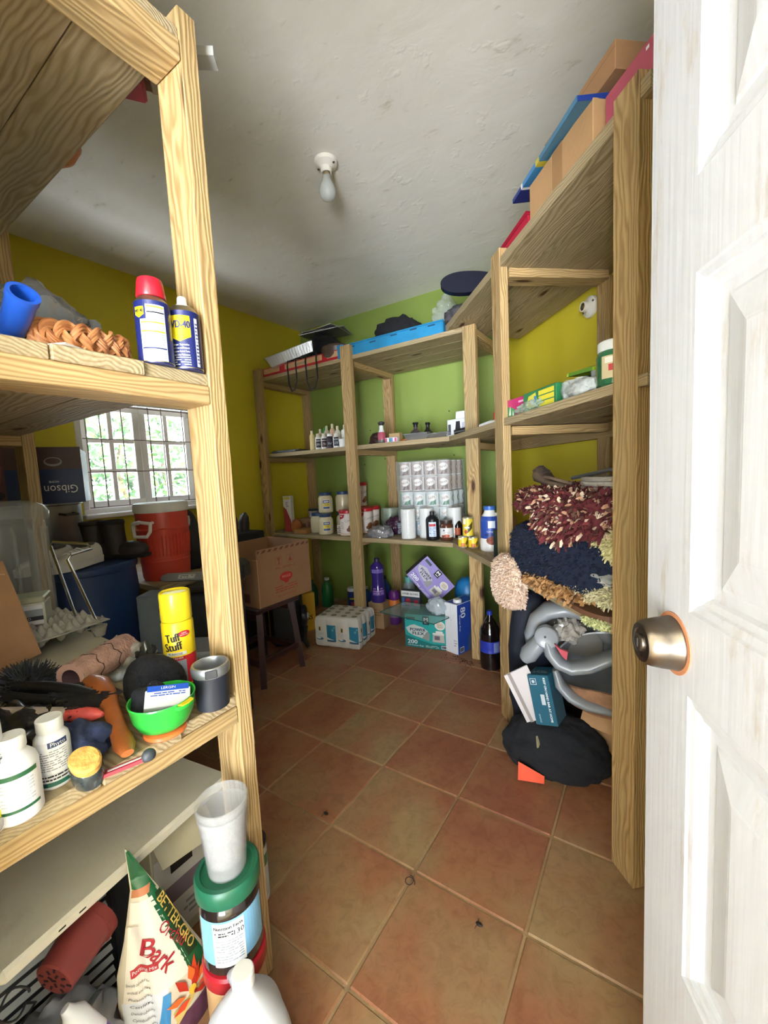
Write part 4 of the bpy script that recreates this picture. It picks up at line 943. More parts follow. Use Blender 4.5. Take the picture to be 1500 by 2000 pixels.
# stacked jars by the post
t=vessel('food_jar','tan jar with a red lid at the bottom of the stack by the post','jar',(-.757,.468,0),[(0,0),(.058,0),(.062,.006),(.062,.157),(.056,.164),(0,.165)],M('#c6a06e',r=.35),[(0,.165),(.064,.165),(.066,.168),(.066,.194),(.062,.199),(.05,.1995),(0,.1995)],M('#b01f2b',r=.35),n=40)
def nut(P):
    P.rect(-.075,.030,.075,.128,M('#7fb6d6',r=.4)); P.rect(-.040,.026,.022,.124,M('#eceae6',r=.5),2); P.rect(-.040,.026,.022,.027,INK,3)
    P.text('Nutrition Facts',-.009,.114,.0075,INK,3,bold=.0003,w=.056); P.lines(-.036,.094,.0,.106,2,INK,3); P.text('130',.010,.098,.011,INK,3); P.text('Calories',-.022,.098,.006,INK,3,w=.026); P.lines(-.036,.036,.018,.088,9,GRY,3)
t=vessel('glass_jar','jar of dark liquid with a nutrition label and dark green lid','jar',(-.757,.468,.2000),[(0,0),(.056,0),(.062,.008),(.0625,.130),(.057,.146),(.052,.152),(0,.153)],M('#221a1a',r=.12,coat=.8),[(0,.153),(.064,.153),(.0665,.157),(.0665,.186),(.063,.191),(.055,.1915),(.052,.187),(0,.187)],M('#1f6146',r=.35),nut,n=44)
DEL=M('#d6d6d4',r=.2,alpha=.27,coat=.4)
t=thing('deli_cup','two nested clear plastic cups standing on the green lid','cup',(-.755,.468,.3880)); t.scale=(.93,.93,.86)
mb=MB(); mb.lathe([(0,0),(.040,0),(.042,.004),(.0535,.150),(.0555,.152),(.0555,.160),(.053,.160),(.0515,.150),(.041,.006),(0,.005)],DEL,44); mb.build('outer_cup',t)
mb=MB(); mb.lathe([(0,.03),(.040,.03),(.0425,.034),(.0540,.172),(.057,.174),(.057,.183),(.054,.184),(.052,.174),(.041,.036),(0,.034)],DEL,44); mb.build('inner_cup',t)
# white gallon jug
JUG=M('#dfe1e6',r=.35,alpha=.93)
t=thing('milk_jug','white translucent gallon jug on the floor at the post foot','jug',(-.632,.402,0),rz=radians(-20)); t.scale=(1.0,1.0,1.08)
mb=MB()
def jg(a,b):
    th=2*pi*a; sq_=.62
    c,s_=cos(th),sin(th); rr=1/( (abs(c)**3.2+abs(s_)**3.2)**(1/3.2))
    prof=[(0,.90),(.03,1),(.45,1),(.56,.98),(.68,.88),(.80,.62),(.90,.34),(.95,.25),(1,.245)]
    for (z0,r0),(z1,r1) in zip(prof,prof[1:]):
        if z0<=b<=z1+1e-9: k=r0+(r1-r0)*(b-z0)/(z1-z0); break
    blend=min(1,max(0,(b-.6)/.3)); r=.076*k*(rr*(1-blend)+blend)
    r*=1-.05*max(0,cos(4*th))**6*(1-blend)*(b>.1) 
    return (r*c,r*s_,.262*b)
mb.grid(jg,48,40,JUG); mb.add([jg(k/48,0) for k in range(48)],[tuple(range(48))[::-1]],JUG); mb.build('jug_body',t,smooth=60)
mb=MB(); mb.lathe([(.0185,.255),(.0205,.256),(.0205,.276),(.0185,.2785),(.012,.279),(0,.278)],M('#efece6',r=.4),28); mb.build('screw_cap',t)
mb=MB(); mb.tube([(-.058,0,.205),(-.086,0,.190),(-.092,0,.140),(-.078,0,.10)],.012,JUG,n=12); mb.build('handle',t)
vessel('paint_can','white can with a dark lid standing on the tiles behind the left post','can',(-.962,.668,0),[(0,0),(.046,0),(.047,.003),(.047,.160),(.045,.164),(0,.164)],M('#e3e4e2',r=.35),[(0,.164),(.047,.164),(.048,.166),(.048,.176),(.045,.180),(0,.179)],M('#332a27',r=.5),lambda P:(P.rect(-.06,.02,.06,.145,M('#d7dfe0',r=.4)),P.rect(-.06,.11,.06,.145,M('#3c7a54',r=.4),2)),n=36)
# orchid bark pouch
t=thing('potting_bag','stand up pouch of orchid bark with a torn green top','pouch',(-.893,.386,0)); t.scale=(.965,.965,.965)
PU=Vector((.39,.921,0)); PN=Vector((.921,-.39,0)); PL=Vector((0,0,1))
LE=[(0,-.088),(.03,-.088),(.126,-.095),(.198,-.091),(.27,-.071),(.377,-.050),(.475,-.051)]
RI=[(0,.086),(.03,.090),(.104,.100),(.203,.060),(.36,.0),(.475,-.049)]
def ip(T,v):
    for (a,x),(b,y) in zip(T,T[1:]):
        if a<=v<=b: return x+(y-x)*(v-a)/(b-a)
    return T[-1][1]
def pb(u,v,l=0):
    a,b=ip(LE,v),ip(RI,v); w=max(1e-4,b-a); k=min(1,max(0,(u-a)/w))
    bul=.050*sin(pi*k)**.7*max(0,1-(v/.40))**.6*(1 if v>.02 else .9) + .004*noise.noise(Vector((u*30,v*14,2)))*min(1,4*k*(1-k)+.1)
    crease=-.010*math.exp(-((u-(-.035+.30*(v-.1)*-.35))/.010)**2)*(v<.30)
    return PU*u+PL*v+PN*(bul+crease+l)
FO=M('#d9cdb4',r=.35,coat=.3)
mb=MB()
mb.grid(lambda a,b:pb(ip(LE,.475*b)+(ip(RI,.475*b)-ip(LE,.475*b))*a,.475*b),60,90,FO)
def bk(a,b):
    v=.475*b; u=ip(LE,v)+(ip(RI,v)-ip(LE,v))*a; f=pb(u,v); d=f.dot(PN); return f-PN*(1.6*max(0,d)+.0015)
mb.grid(bk,16,24,M('#2d5d3f',r=.35)); mb.build('pouch_film',t,smooth=70,recalc=False)
P=Print(pb,seg=.006); P.STEP=.0012
def pq(pts,m,l):     # many-sided flat print, fanned on the curved film through a fine grid of quads (u,v corners TL,TR,BR,BL)
    n=24; P.mb.grid(lambda a,b: pb(*(Vector(pts[3])*(1-a)*(1-b)+Vector(pts[2])*a*(1-b)+Vector(pts[0])*(1-a)*b+Vector(pts[1])*a*b),P.STEP*l),n,n,m)
GR1=M('#1d5a35',r=.3,coat=.3); GOLD=M('#d8b45c',r=.4); DKR=M('#a3262e',r=.4); CRM=M('#ece3d2',r=.4); PUR=M('#5a3347',r=.5,var=.4,vs=60)
pq([(-.048,.455),(-.040,.455),(.094,.105),(.052,.115)],GR1,1); pq([(-.050,.47),(-.044,.47),(-.002,.36),(-.047,.38)],GR1,1.2)
pq([(-.047,.378),(-.012,.378),(-.016,.362),(-.050,.362)],M('#b9744a',r=.4),1.4); pq([(-.052,.352),(-.012,.352),(.05,.14),(-.085,.14)],CRM,1); pq([(-.088,.14),(.0,.14),(-.02,.0),(-.085,.0)],M('#dfe0e2',r=.4),.8)
pq([(-.006,.352),(.008,.352),(.066,.170),(.046,.170)],M('#2a3a22',r=.4),2.2)
P.text('BETTER-GRO',.029,.262,.015,GOLD,3,rot=radians(-71),bold=.0004,w=.165)
P.text('Orchid',.020,.245,.020,DKR,3,rot=radians(-60),w=.085); P.text('B',-.030,.250,.042,DKR,3,rot=radians(-12),bold=.0008); P.text('ark',-.004,.210,.034,DKR,3,rot=radians(-62),bold=.0006,w=.06)
P.rect(-.066,.196,-.014,.2135,M('#b23434',r=.4),2); P.text('Potting Mix',-.040,.205,.008,WHT,3,rot=radians(-3),w=.046)
for i,tx in enumerate(('Specially blended for','orchids and bark','Phalaenopsis','Cattleya','Dendrobium','Cymbidium','Oncidium')): P.text(tx,-.055+.001*i,.180-.017*i,.0062,INK,3,rot=radians(-14),w=.044)
# orange flower, purple bark band, blue side
pq([(-.012,.13),(.004,.13),(-.008,.02),(-.034,.02)],M('#3d86b8',r=.4),1.5)
pq([(.010,.060),(.088,.068),(.084,.0),(.0,.0)],PUR,1.5); pq([(.088,.09),(.100,.095),(.092,.0),(.080,.0)],M('#3f6b3d',r=.4),1.8)
pq([(.004,.080),(.070,.098),(.020,.055),(.010,.045)],M('#c9b067',r=.4),2)
ORG=[M('#d9482a',r=.4),M('#e26a2e',r=.4),M('#b8301f',r=.4)]
for k,(cx_,cy_,an,L_) in enumerate(((.046,.120,80,.058),(.060,.112,45,.052),(.030,.110,120,.050),(.066,.098,5,.040),(.020,.098,170,.042),(.050,.086,-20,.045),(.034,.082,200,.040),(.052,.132,100,.045),(.040,.098,65,.052))):
    a=radians(an); d=Vector((cos(a),sin(a))); n=Vector((-d.y,d.x)); c=Vector((cx_,cy_))*.55+Vector((.048,.092))*.45
    P.poly([tuple(c),tuple(c+d*L_*.45+n*.0085),tuple(c+d*L_),tuple(c+d*L_*.45-n*.0085)],ORG[k%3],3+.3*k)
P.disc(.046,.104,.008,.010,M('#e7b23a',r=.4),7); P.disc(.052,.096,.004,.005,M('#7a2318',r=.4),8)
P.build('printed_panel',t)
# pot, grey bag, bottle, wire
lump('grey_bag','crumpled grey plastic bag below the red brown flower pot','bag',(-.955,.205,0),(.080,.105,.150),M('#6f7074',r=.3,coat=.3,var=.2),amp=.22,fr=5,seed=31,flat=-.55)
t=thing('flower_pot','red brown plastic flower pot lying on its side, holes facing out','flower pot',(-.955,.255,.300),rot=(radians(98),0,radians(26))); t.scale=(.86,.86,.80)
PT=M('#78302c',r=.45,var=.12)
mb=MB(); mb.lathe([(0,.065),(.040,.065),(.044,.062),(.052,-.04),(.056,-.041),(.056,-.062),(.053,-.062),(.050,-.04),(.041,.058),(0,.060)],PT,36); mb.build('pot_body',t)
for k in range(14):
    a=k*2.399; r=.010*sqrt(k)
    mb=MB(); mb.at(r*cos(a),r*sin(a),.0653,rz=a); mb.box(0,0,0,.011,.0055,.0012,M('#1d0f0f',r=.9)); mb.build('drain_hole',t,smooth=0)
vessel('squeeze_bottle','white bottle with a purple base lying by the orchid pouch','bottle',(-.872,.255,.150),[(0,0),(.018,0),(.021,.004),(.021,.025,M('#e6e6ea',r=.3)),(.021,.085),(.012,.100),(.008,.112),(0,.113)],M('#5a3f8e',r=.35),rot=(radians(22),radians(-20),0),n=24)
t=thing('cable_loop','thin black cable loop hanging at the left frame edge','cable',(-.985,.155,.30))
mb=MB(); mb.tube([(.04+.004*sin(3*a),.022*cos(a),.022*sin(a)*1.2) for a in [2*pi*k/24 for k in range(22)]]+[(.03,.03,-.04),(.0,.0,-.10)],.0022,BLK,n=6); mb.build('black_cable',t)
# ---------------------------------------------------------------- back unit: top shelf (plank top z 2.0785)
ZT=2.0655
REDT=M('#b3232f',r=.35)
def tape(P): P.rect(-.46,.0,.46,.022,REDT); P.rect(-.46,.062,.46,.068,REDT); P.rect(-.42,.0,-.39,.07,REDT,2); P.rect(-.20,.02,-.14,.07,REDT,2); P.rect(.26,.0,.31,.07,REDT,2); P.rect(-.02,.03,.10,.05,M('#a08a66',r=.7),2)
carton('taped_carton','flat brown carton with red tape on the top back shelf corner','box',(-2.36,2.66,ZT),0,.94,.44,.07,CARD2,dict(front=tape))
t=thing('foil_tray','ribbed foil roasting tray tilted up on the taped carton','foil tray',(-2.46,2.53,ZT+.098),rot=(radians(8),radians(-16),radians(28)))
FOIL=M('#cfd0d0',r=.28,metal=.9,bump=.15,bs=60)
def tray_sh(mb,w,d,h,m,fl=.10):
    a=(w/2,d/2);b=(w/2*(1-fl),d/2*(1-fl))
    P_=[(-a[0],-a[1],h),(a[0],-a[1],h),(a[0],a[1],h),(-a[0],a[1],h),(-b[0],-b[1],0),(b[0],-b[1],0),(b[0],b[1],0),(-b[0],b[1],0)]
    r=.012; Q=[(x+math.copysign(r,x),y+math.copysign(r,y),z+.001) for x,y,z in P_[:4]]
    mb.add(P_+Q,[(4,5,6,7)]+[(k,(k+1)%4,4+(k+1)%4,4+k) for k in range(4)]+[(8+k,8+(k+1)%4,(k+1)%4,k) for k in range(4)],m)
mb=MB(); tray_sh(mb,.40,.26,.075,FOIL); mb.build('tray_shell',t,smooth=20)
for k in range(17):
    mb=MB(); x=-.175+.35*k/16; mb.tube([(x,-.1185,.002),(x*1.08,-.132,.072)],.0055,FOIL,n=5); mb.build('pressed_rib',t)
lump('tote_bag','black cloth tote bag slumped on the top back shelf','bag',(-2.31,2.69,ZT+.071),(.20,.15,.15),M('#0f0f12',r=.95,bump=.4),amp=.18,fr=3,seed=12,flat=-.55)
t=thing('bag_strap','two black cloth straps hanging over the shelf edge','strap',(-2.30,2.415,ZT))
for x0,dx,h in ((-.135,.10,.17),(.06,.12,.19)):
    mb=MB(); mb.tube([(x0,.06,.085),(x0,.0,.078),(x0+.004,-.014,.03),(x0+.01,-.012,-h*.65),(x0+dx*.35,-.012,-h),(x0+dx*.7,-.012,-h*.95),(x0+dx,-.012,-h*.6),(x0+dx*.95,-.014,.03),(x0+dx*.9,.0,.078),(x0+dx*.9,.06,.085)],.0075,BLK,n=8,flat=.35); mb.build('strap_loop',t)
for k,(dx,dy,rz_) in enumerate(((0,0,.15),(.015,.012,.32),(-.02,.0,-.05))):
    t=thing('foil_platter',('lowest flat foil platter on the black tote bag','middle flat foil platter on the black tote bag','topmost flat foil platter on the black tote bag')[k],'foil platter',(-2.27+dx,2.70+dy,ZT+.302+.011*k),rz=rz_)
    mb=MB(); mb.box(0,0,.004,.36,.22,.004,FOIL,b=.002); mb.build('foil_sheet',t,smooth=0)
    mb=MB()
    for a,b in (((-.18,-.11),(.18,-.11)),((.18,-.11),(.18,.11)),((.18,.11),(-.18,.11)),((-.18,.11),(-.18,-.11))): mb.tube([(a[0],a[1],.005),(b[0],b[1],.005)],.004,FOIL,n=6)
    mb.build('rolled_rim',t)
vessel('cooking_pot','brown round cooking pot between the tote bag and blue lid','pot',(-2.035,2.545,ZT),[(0,0),(.07,0),(.10,.015),(.118,.05),(.12,.10),(.122,.105),(.115,.118),(.08,.135),(.03,.142),(0,.143)],M('#4f3a30',r=.4),cap=[(0,.143),(.012,.143),(.010,.155),(.016,.160),(.014,.168),(0,.17)],cm=BLK,n=40,cap_name='lid_knob')
BT=M('#2a86b4',r=.45,var=.2,vs=9)
t=thing('tub_lid','long bright blue plastic tub lid lying across the top back shelf','tub lid',(-1.515,2.66,ZT+.004),rot=(radians(3),0,.015))
mb=MB(); mb.box(0,0,.028,.80,.42,.010,BT,b=.003); mb.build('lid_panel',t,smooth=0)
mb=MB(); mb.box(0,-.212,.045,.81,.012,.088,BT,b=.004); mb.box(0,.212,.045,.81,.012,.088,BT,b=.004); mb.box(-.402,0,.045,.012,.43,.088,BT,b=.004); mb.box(.402,0,.045,.012,.43,.088,BT,b=.004); mb.build('lid_skirt',t,smooth=0)
mb=MB(); mb.box(0,-.221,.086,.83,.010,.008,BT,b=.002); mb.build('rolled_rim',t,smooth=0)
mb=MB(); mb.prism([(-.42,-.232),(-.38,-.236),(-.365,-.222),(-.39,-.208)],.0,.094,BT); mb.build('corner_lug',t,smooth=0)
for x in (-.3,-.12,.05,.2,.33):
    mb=MB(); mb.box(x,-.2186,.07+.006*sin(9*x),.05,.0012,.008,M('#16405e',r=.8)); mb.build('dirt_mark',t,smooth=0)
lump('dark_bag','black slumped bag behind the blue tub lid','bag',(-1.60,2.72,ZT+.097),(.19,.11,.13),M('#1a1a1d',r=.9,bump=.4),amp=.2,fr=4,seed=41)
lump('clear_bag','clear plastic bag standing behind the blue tub lid','bag',(-1.20,2.72,ZT+.097),(.10,.09,.155),M('#dfe3e2',r=.12,alpha=.22,coat=.6),amp=.3,fr=6,seed=43)
lump('grey_rag','grey and dark crumpled rag under the navy sandal','cloth',(-.985,2.43,2.104),(.10,.075,.062),M('#4a474a',r=.95,var=.4,vs=14),amp=.25,fr=6,seed=45)
t=thing('foam_sandal','dark navy rounded foam sandal standing on the diagonal shelf end','sandal',(-.885,2.335,2.180),rot=(radians(80),radians(4),radians(22)))
mb=MB(); o=[];
for k in range(40):
    a=2*pi*k/40; c,s_=cos(a),sin(a); o.append((.165*c+(0 if c<0 else .01),(.062+.014*(-c if c<0 else -c*.6))*s_))
mb.prism(o,0,.035,M('#0d1026',r=.4)); ob=mb.build('foam_sole',t); ob.location=(0,.078,0)

# ---------------------------------------------------------------- back unit: middle shelf (z 1.4255)
ZB=1.4255
def cbot(label,x,y,r,h,bm,cm,pr_=None,caph=.03,neck=.4,group=None,kind='bottle',n=20):
    body=[(0,0),(r*.94,0),(r,.004),(r,h*.68),(r*.9,h*.76),(r*neck*1.05,h*.84),(r*neck,h-caph),(0,h-caph)]
    cp=[(0,h-caph),(r*neck*1.25,h-caph),(r*neck*1.25,h-.004),(r*neck*1.05,h),(0,h)]
    return vessel('toiletry_bottle',label,kind,(x,y,ZB),body,bm,cp,cm,pr_,group=group,n=n)
def darkbox(c): return lambda P:(P.rect(-.022,.012,.022,.062,c),P.lines(-.015,.028,.015,.045,2,PALE,2),P.rect(-.02,.066,.02,.078,INK))
IV=M('#e2d9c3',r=.4)
cbot('yellowed slim bottle at the left end of the toiletry cluster',-2.262,2.45,.020,.150,M('#d8c48a',r=.4),IV)
cbot('white bottle with a black square label, second from the cluster left end',-2.20,2.452,.025,.122,WHT,IV,darkbox(M('#1e1c22',r=.5)),neck=.5)
cbot('white bottle with a maroon square label in the toiletry cluster',-2.143,2.455,.024,.120,WHT,IV,darkbox(M('#4a2a38',r=.5)),neck=.5)
cbot('dark purple bottle with a white cap in the toiletry cluster',-2.088,2.458,.026,.112,M('#3a2238',r=.35),WHT,darkbox(M('#241522',r=.5)),neck=.6)
cbot('white bottle with a dark grey panel nearest the tall post',-2.025,2.46,.025,.108,WHT,WHT,darkbox(M('#39404a',r=.5)),neck=.55)
cbot('short white jar touching the tall post',-1.966,2.462,.026,.062,WHT,WHT,None,neck=.9,caph=.02)
for k,(x,y,h,r,c) in enumerate(((-2.235,2.52,.165,.022,'#e6e0cf'),(-2.175,2.53,.185,.024,'#cfc8b4'),(-2.12,2.535,.195,.023,'#d9b79a'),(-2.065,2.53,.172,.024,'#e9e4d8'),(-2.0,2.54,.176,.030,'#f0eeea'),(-1.945,2.545,.20,.030,'#8a7f6c'))):
    cbot(('ivory pump bottle at the back left of the cluster','grey white bottle in the back row of the cluster','tan pump topped bottle in the back row of the cluster','cream bottle in the middle of the back row','white cone topped bottle in the back row','brown jar bottle in the back row behind the post')[k],x,y,r,h,M(c,r=.4),IV,None,neck=.35,caph=.05)
lump('green_sponge','small green sponge behind the toiletry cluster','sponge',(-2.245,2.585,ZB),(.025,.02,.10),M('#3f8a3a',r=.9),amp=.1,seed=3,flat=-.9)
t=thing('magazine','dark magazine lying at the left end of the middle back shelf','magazine',(-2.62,2.54,ZB))
for k in range(3):
    mb=MB(); mb.at(.01*k,.008*k,.004+.008*k,rz=.1*k); mb.box(0,0,0,.26,.19,.007,M(('#2d2f36','#5a5c62','#24252b')[k],r=.4)); mb.build('page_block',t,smooth=0)
lump('dark_pouch','dark maroon pouch just right of the tall post','pouch',(-1.735,2.60,ZB),(.07,.06,.065),M('#3a2420',r=.6),amp=.2,fr=5,seed=51)
vessel('pump_bottle','pink pump bottle with a white neck and black top','bottle',(-1.655,2.53,ZB),[(0,0),(.028,0),(.030,.004),(.030,.03,M('#b8566a',r=.3)),(.030,.07),(.024,.085,WHT),(.017,.10),(.014,.135),(0,.135)],M('#6d6a62',r=.4),[(0,.13),(.012,.13),(.024,.145),(.026,.155),(.012,.162),(0,.163)],M('#33312f',r=.4),n=24,cap_name='pump_head')
vessel('pump_bottle','grey brown pump bottle in front of the rear post','bottle',(-1.475,2.72,ZB),[(0,0),(.045,0),(.048,.01),(.05,.06),(.035,.085),(.014,.10),(.012,.12),(0,.12)],M('#574b50',r=.35),[(0,.118),(.016,.118),(.016,.135),(.022,.14),(.02,.15),(0,.15)],BLK,n=24,cap_name='pump_head')
vessel('spray_bottle','dark bottle with a trigger top beside the rear post','bottle',(-1.385,2.74,ZB),[(0,0),(.034,0),(.036,.008),(.036,.07),(.018,.09),(.012,.11),(0,.11)],M('#2a262a',r=.35),[(0,.108),(.014,.108),(.014,.126),(.02,.13),(.016,.142),(0,.143)],BLK,n=20,cap_name='trigger_top')
carton('small_carton','small tan carton right of the pink pump bottle','box',(-1.535,2.53,ZB),.05,.085,.05,.066,M('#b09266',r=.7))
def colr(P):
    for k,c in enumerate(('#c8507a','#e9e6e6','#3f9a8a','#7a86c8','#e9e6e6','#c8507a')): P.rect(-.045+.015*k,.004,-.030+.015*k,.030,M(c,r=.4))
carton('tissue_packet','colourful striped packet in front of the tan carton','packet',(-1.535,2.475,ZB),.05,.095,.03,.034,M('#e9e6e8',r=.4),dict(front=colr))
t=thing('wood_scraper','orange wooden handle lying on the middle back shelf','tool handle',(-1.415,2.475,ZB+.001),rot=(0,radians(-16),.2))
mb=MB(); mb.tube([(-.04,0,.010),(.02,0,.011),(.06,0,.012)],[.008,.010,.009],M('#b8622e',r=.5),n=12); mb.build('handle_grip',t)
def foilpack(label,x,y,rz,w,d,h,seed,cat='foil packet'):
    t=thing('tray_packet',label,cat,(x,y,ZB),rz)
    mb=MB(); tray_sh(mb,w,d,h*.7,FOIL,.15); mb.build('foil_pan',t,smooth=20)
    mb=MB(); mb.slab(lambda a,b:((a-.5)*w*1.04,(b-.5)*d*1.04,h*.72+h*.28*noise.noise(Vector((a*5,b*5,seed)))),14,12,.001,M('#dfe2e2',r=.12,alpha=.55,coat=.6)); mb.build('clear_wrap',t,smooth=60)
    return t
foilpack('foil pans in clear wrap on the middle back shelf, nearer the pump bottle',-1.345,2.545,.1,.17,.18,.062,1)
foilpack('flatter foil pans in clear wrap next to the boxed light',-1.185,2.555,-.1,.16,.16,.046,2)
t=thing('oven_rack','dark metal grill rack leaning behind the foil packets','rack',(-1.16,2.70,ZB+.003),rot=(radians(0),radians(-14),.15))
mb=MB()
for k in range(9): mb.tube([(-.15,-.08+.02*k,.03),(.17,-.08+.02*k,.03)],.0035,M('#3c3a3a',r=.4,metal=.7),n=6)
mb.build('grill_bars',t)
mb=MB(); mb.tube([(-.15,-.085,.03),(.17,-.085,.03),(.17,.085,.03),(-.15,.085,.03),(-.15,-.085,.03)],.005,M('#3c3a3a',r=.4,metal=.7),n=6); mb.build('grill_frame',t)
def lightbox(P): P.rect(-.07,.01,.07,.10,M('#dcdcdb',r=.5)); P.poly([(-.02,.01),(.03,.01),(.022,.06),(.02,.095),(-.008,.095),(-.012,.06)],M('#26242a',r=.5),2); P.rect(-.066,.012,-.046,.08,M('#4a4a52',r=.5),2); P.rect(.058,.01,.07,.10,M('#c9863a',r=.5),3); P.rect(.034,.04,.054,.085,M('#b9b4c4',r=.5),2); P.lines(.035,.015,.055,.035,2,GRY,2)
t=carton('boxed_light','grey white box with a black lamp picture and an orange edge','box',(-1.045,2.545,ZB),-.12,.145,.10,.11,M('#d4d4d2',r=.5),dict(front=lightbox))
mb=MB(); mb.slab(lambda a,b:(-.028+.085*a,-.02+.01*b,.109+.052*b),3,3,.0015,M('#efefee',r=.6)); mb.build('raised_flap',t)
t=thing('hand_mixer','black kitchen tool heaped by the corner post','tool',(-.955,2.46,ZB))
mb=MB(); mb.tube([(-.09,-.03,.02),(-.02,-.01,.028),(.05,.02,.034),(.09,.05,.05)],[.015,.02,.022,.012],BLK,n=12); mb.build('tool_body',t)
mb=MB(); mb.tube([(.0,-.045,.012),(.035,-.03,.022),(.05,-.035,.014),(.03,-.05,.012)],.005,CHROME,n=8); mb.build('metal_clip',t)
t=thing('utility_knife','white handled tool with a red tip beside the front diagonal post','tool',(-.72,2.16,ZB+.004),rz=-.5)
mb=MB(); mb.tube([(-.08,0,.012),(0,.0,.016),(.05,.01,.018)],[.012,.018,.014],WHT,n=12); mb.build('white_body',t)
mb=MB(); mb.prism([(.0,.02),(.05,.03),(.09,.075),(.06,.08)],.02,.075,RED); mb.build('red_tip',t,smooth=0)

# ---------------------------------------------------------------- back unit: low shelf (z .7425)
ZS=.7425
MAYO=M('#ddd2b0',r=.25,coat=.5); LIDB=M('#23406f',r=.4)
def mlab(P): P.rect(-.030,.030,.030,.115,M('#e4ddc6',r=.45)); P.rect(-.026,.082,.026,.104,M('#2b4f8f',r=.4),2); P.rect(-.020,.088,.020,.098,M('#dfe6f2',r=.4),3); P.rect(-.026,.055,.026,.081,M('#e9d21f',r=.4),2); P.text('REAL',0,.068,.010,M('#2b4f8f',r=.4),3); P.rect(-.026,.036,.026,.052,M('#3f5f96',r=.4),2)
def mayo(label,x,y,z,da):
    r=.061
    return vessel('mayonnaise_jar',label,'jar',(x,y,z),[(0,0),(.052,0),(.059,.006),(.061,.02),(.061,.112),(.058,.126),(.046,.143),(.0445,.146),(0,.146)],MAYO,[(0,.143),(.047,.143),(.0495,.146),(.0495,.166),(.047,.168),(0,.168)],LIDB,mlab,a0=facing(x,y)+da,n=36,cap_name='lid')
mayo('mayonnaise jar with blue lid, front jar of the lower row',-2.225,2.505,ZS,.15); mayo('mayonnaise jar with blue lid, left of the lower row',-2.365,2.565,ZS,.5)
mayo('mayonnaise jar with blue lid, lower row, right behind',-2.16,2.66,ZS,1.4); mayo('upper mayonnaise jar, front one stacked on the lower jars',-2.275,2.575,ZS+.169,.1); mayo('upper mayonnaise jar stacked behind, with its label turned away',-2.185,2.69,ZS+.169,1.5)
def rlab(P): P.rect(-.075,.02,.075,.165,M('#e4d9d2',r=.45)); P.poly([(-.07,.165),(-.02,.165),(-.03,.14),(-.07,.125)],M('#b01f3a',r=.4),2); P.rect(-.06,.148,-.04,.156,WHT,3); P.lines(-.055,.05,-.03,.11,6,M('#9a8f9a',r=.5),2); P.text('Cookie',.02,.12,.02,M('#8f7f86',r=.5),2,rot=.2); P.disc(.03,.06,.026,.024,M('#8d5a38',r=.5),2); P.disc(.012,.045,.02,.016,M('#7a4a2e',r=.5),3)
def rtub(label,x,y,z=ZS,da=0):
    return vessel('food_tub',label,'tub',(x,y,z),[(0,0),(.058,0),(.060,.004),(.060,.016),(.0555,.020),(.061,.16),(.061,.172),(0,.172)],M('#dcc8b4',r=.4),[(0,.170),(.0625,.170),(.064,.173,M('#b5222c',r=.35)),(.064,.196),(.061,.201),(0,.2015)],M('#e9dfd8',r=.4),rlab,a0=facing(x,y)+da,n=36,cap_name='red_lid')
rtub('cream tub with a red lid left of the tall post',-2.02,2.53); rtub('cream tub with a red lid right of the tall post, in front',-1.955,2.685,da=.2); rtub('cream tub with a red lid furthest behind the tall post',-1.985,2.835)
rtub('lower cream tub with a red lid hidden behind the tall post',-2.12,2.83); rtub('topmost cream tub with a red lid stacked above the others',-2.11,2.835,ZS+.202,.5)
carton('brown_carton','low brown carton with dark panels left of the mayonnaise jars','box',(-2.545,2.735,ZS),.05,.22,.18,.105,M('#a07a58',r=.8),dict(front=lambda P:(P.rect(-.10,.03,-.04,.06,M('#6a4638',r=.7)),P.rect(-.02,.03,.10,.075,M('#7c5a4a',r=.7)))))
vessel('preserve_jar','small clear jar of pale preserve with a black lid on the brown carton','jar',(-2.565,2.73,ZS+.1055),[(0,0),(.04,0),(.045,.006),(.045,.055),(.04,.062),(0,.062)],M('#c9bfb2',r=.2,coat=.6,var=.5,vs=60),[(0,.062),(.044,.062),(.045,.064),(.045,.08),(0,.081)],M('#202329',r=.4),n=28)
vessel('preserve_jar','small clear jar with a black lid beside it, nearer the mayonnaise','jar',(-2.475,2.75,ZS+.1055),[(0,0),(.04,0),(.045,.006),(.045,.055),(.04,.062),(0,.062)],M('#b5aa9c',r=.2,coat=.6,var=.5,vs=60),[(0,.062),(.044,.062),(.045,.064),(.045,.08),(0,.081)],M('#1b2c4a',r=.4),n=28)
vessel('spice_jar','small glass jar with a black lid behind the upper mayonnaise','jar',(-2.175,2.955,ZS+.17),[(0,0),(.03,0),(.033,.004),(.033,.05),(.022,.062),(0,.062)],M('#d2d6d0',r=.15,alpha=.7),[(0,.06),(.025,.06),(.025,.08),(0,.081)],BLK,n=20)
carton('tea_carton','pale carton holding up the small glass jar','box',(-2.175,2.955,ZS),0,.09,.07,.169,M('#b9b49a',r=.7))
carton('long_carton','tall red and white carton standing against the left wall post','box',(-2.690,2.555,ZS),.25,.075,.05,.315,M('#e6e2d8',r=.5),dict(front=lambda P:(P.poly([(-.0375,.0),(.0375,.0),(.03,.10),(-.01,.20),(-.0375,.22)],M('#a03a34',r=.5)),P.text('foil',.0,.24,.026,M('#8a3a3a',r=.5),2,rot=-1.4),P.rect(-.03,.285,.03,.305,M('#d8c23a',r=.5)))))
lump('orange_gourd','dull orange squash on the low back shelf by the left post','squash',(-2.585,2.535,ZS),(.05,.045,.065),M('#a35e25',r=.6,var=.2),amp=.06,fr=4,seed=3,flat=-.8)
carton('bread_board','small tan wooden block lying on the low back shelf','wood block',(-2.475,2.515,ZS),.1,.13,.12,.034,M('#a8763e',r=.7,var=.2))
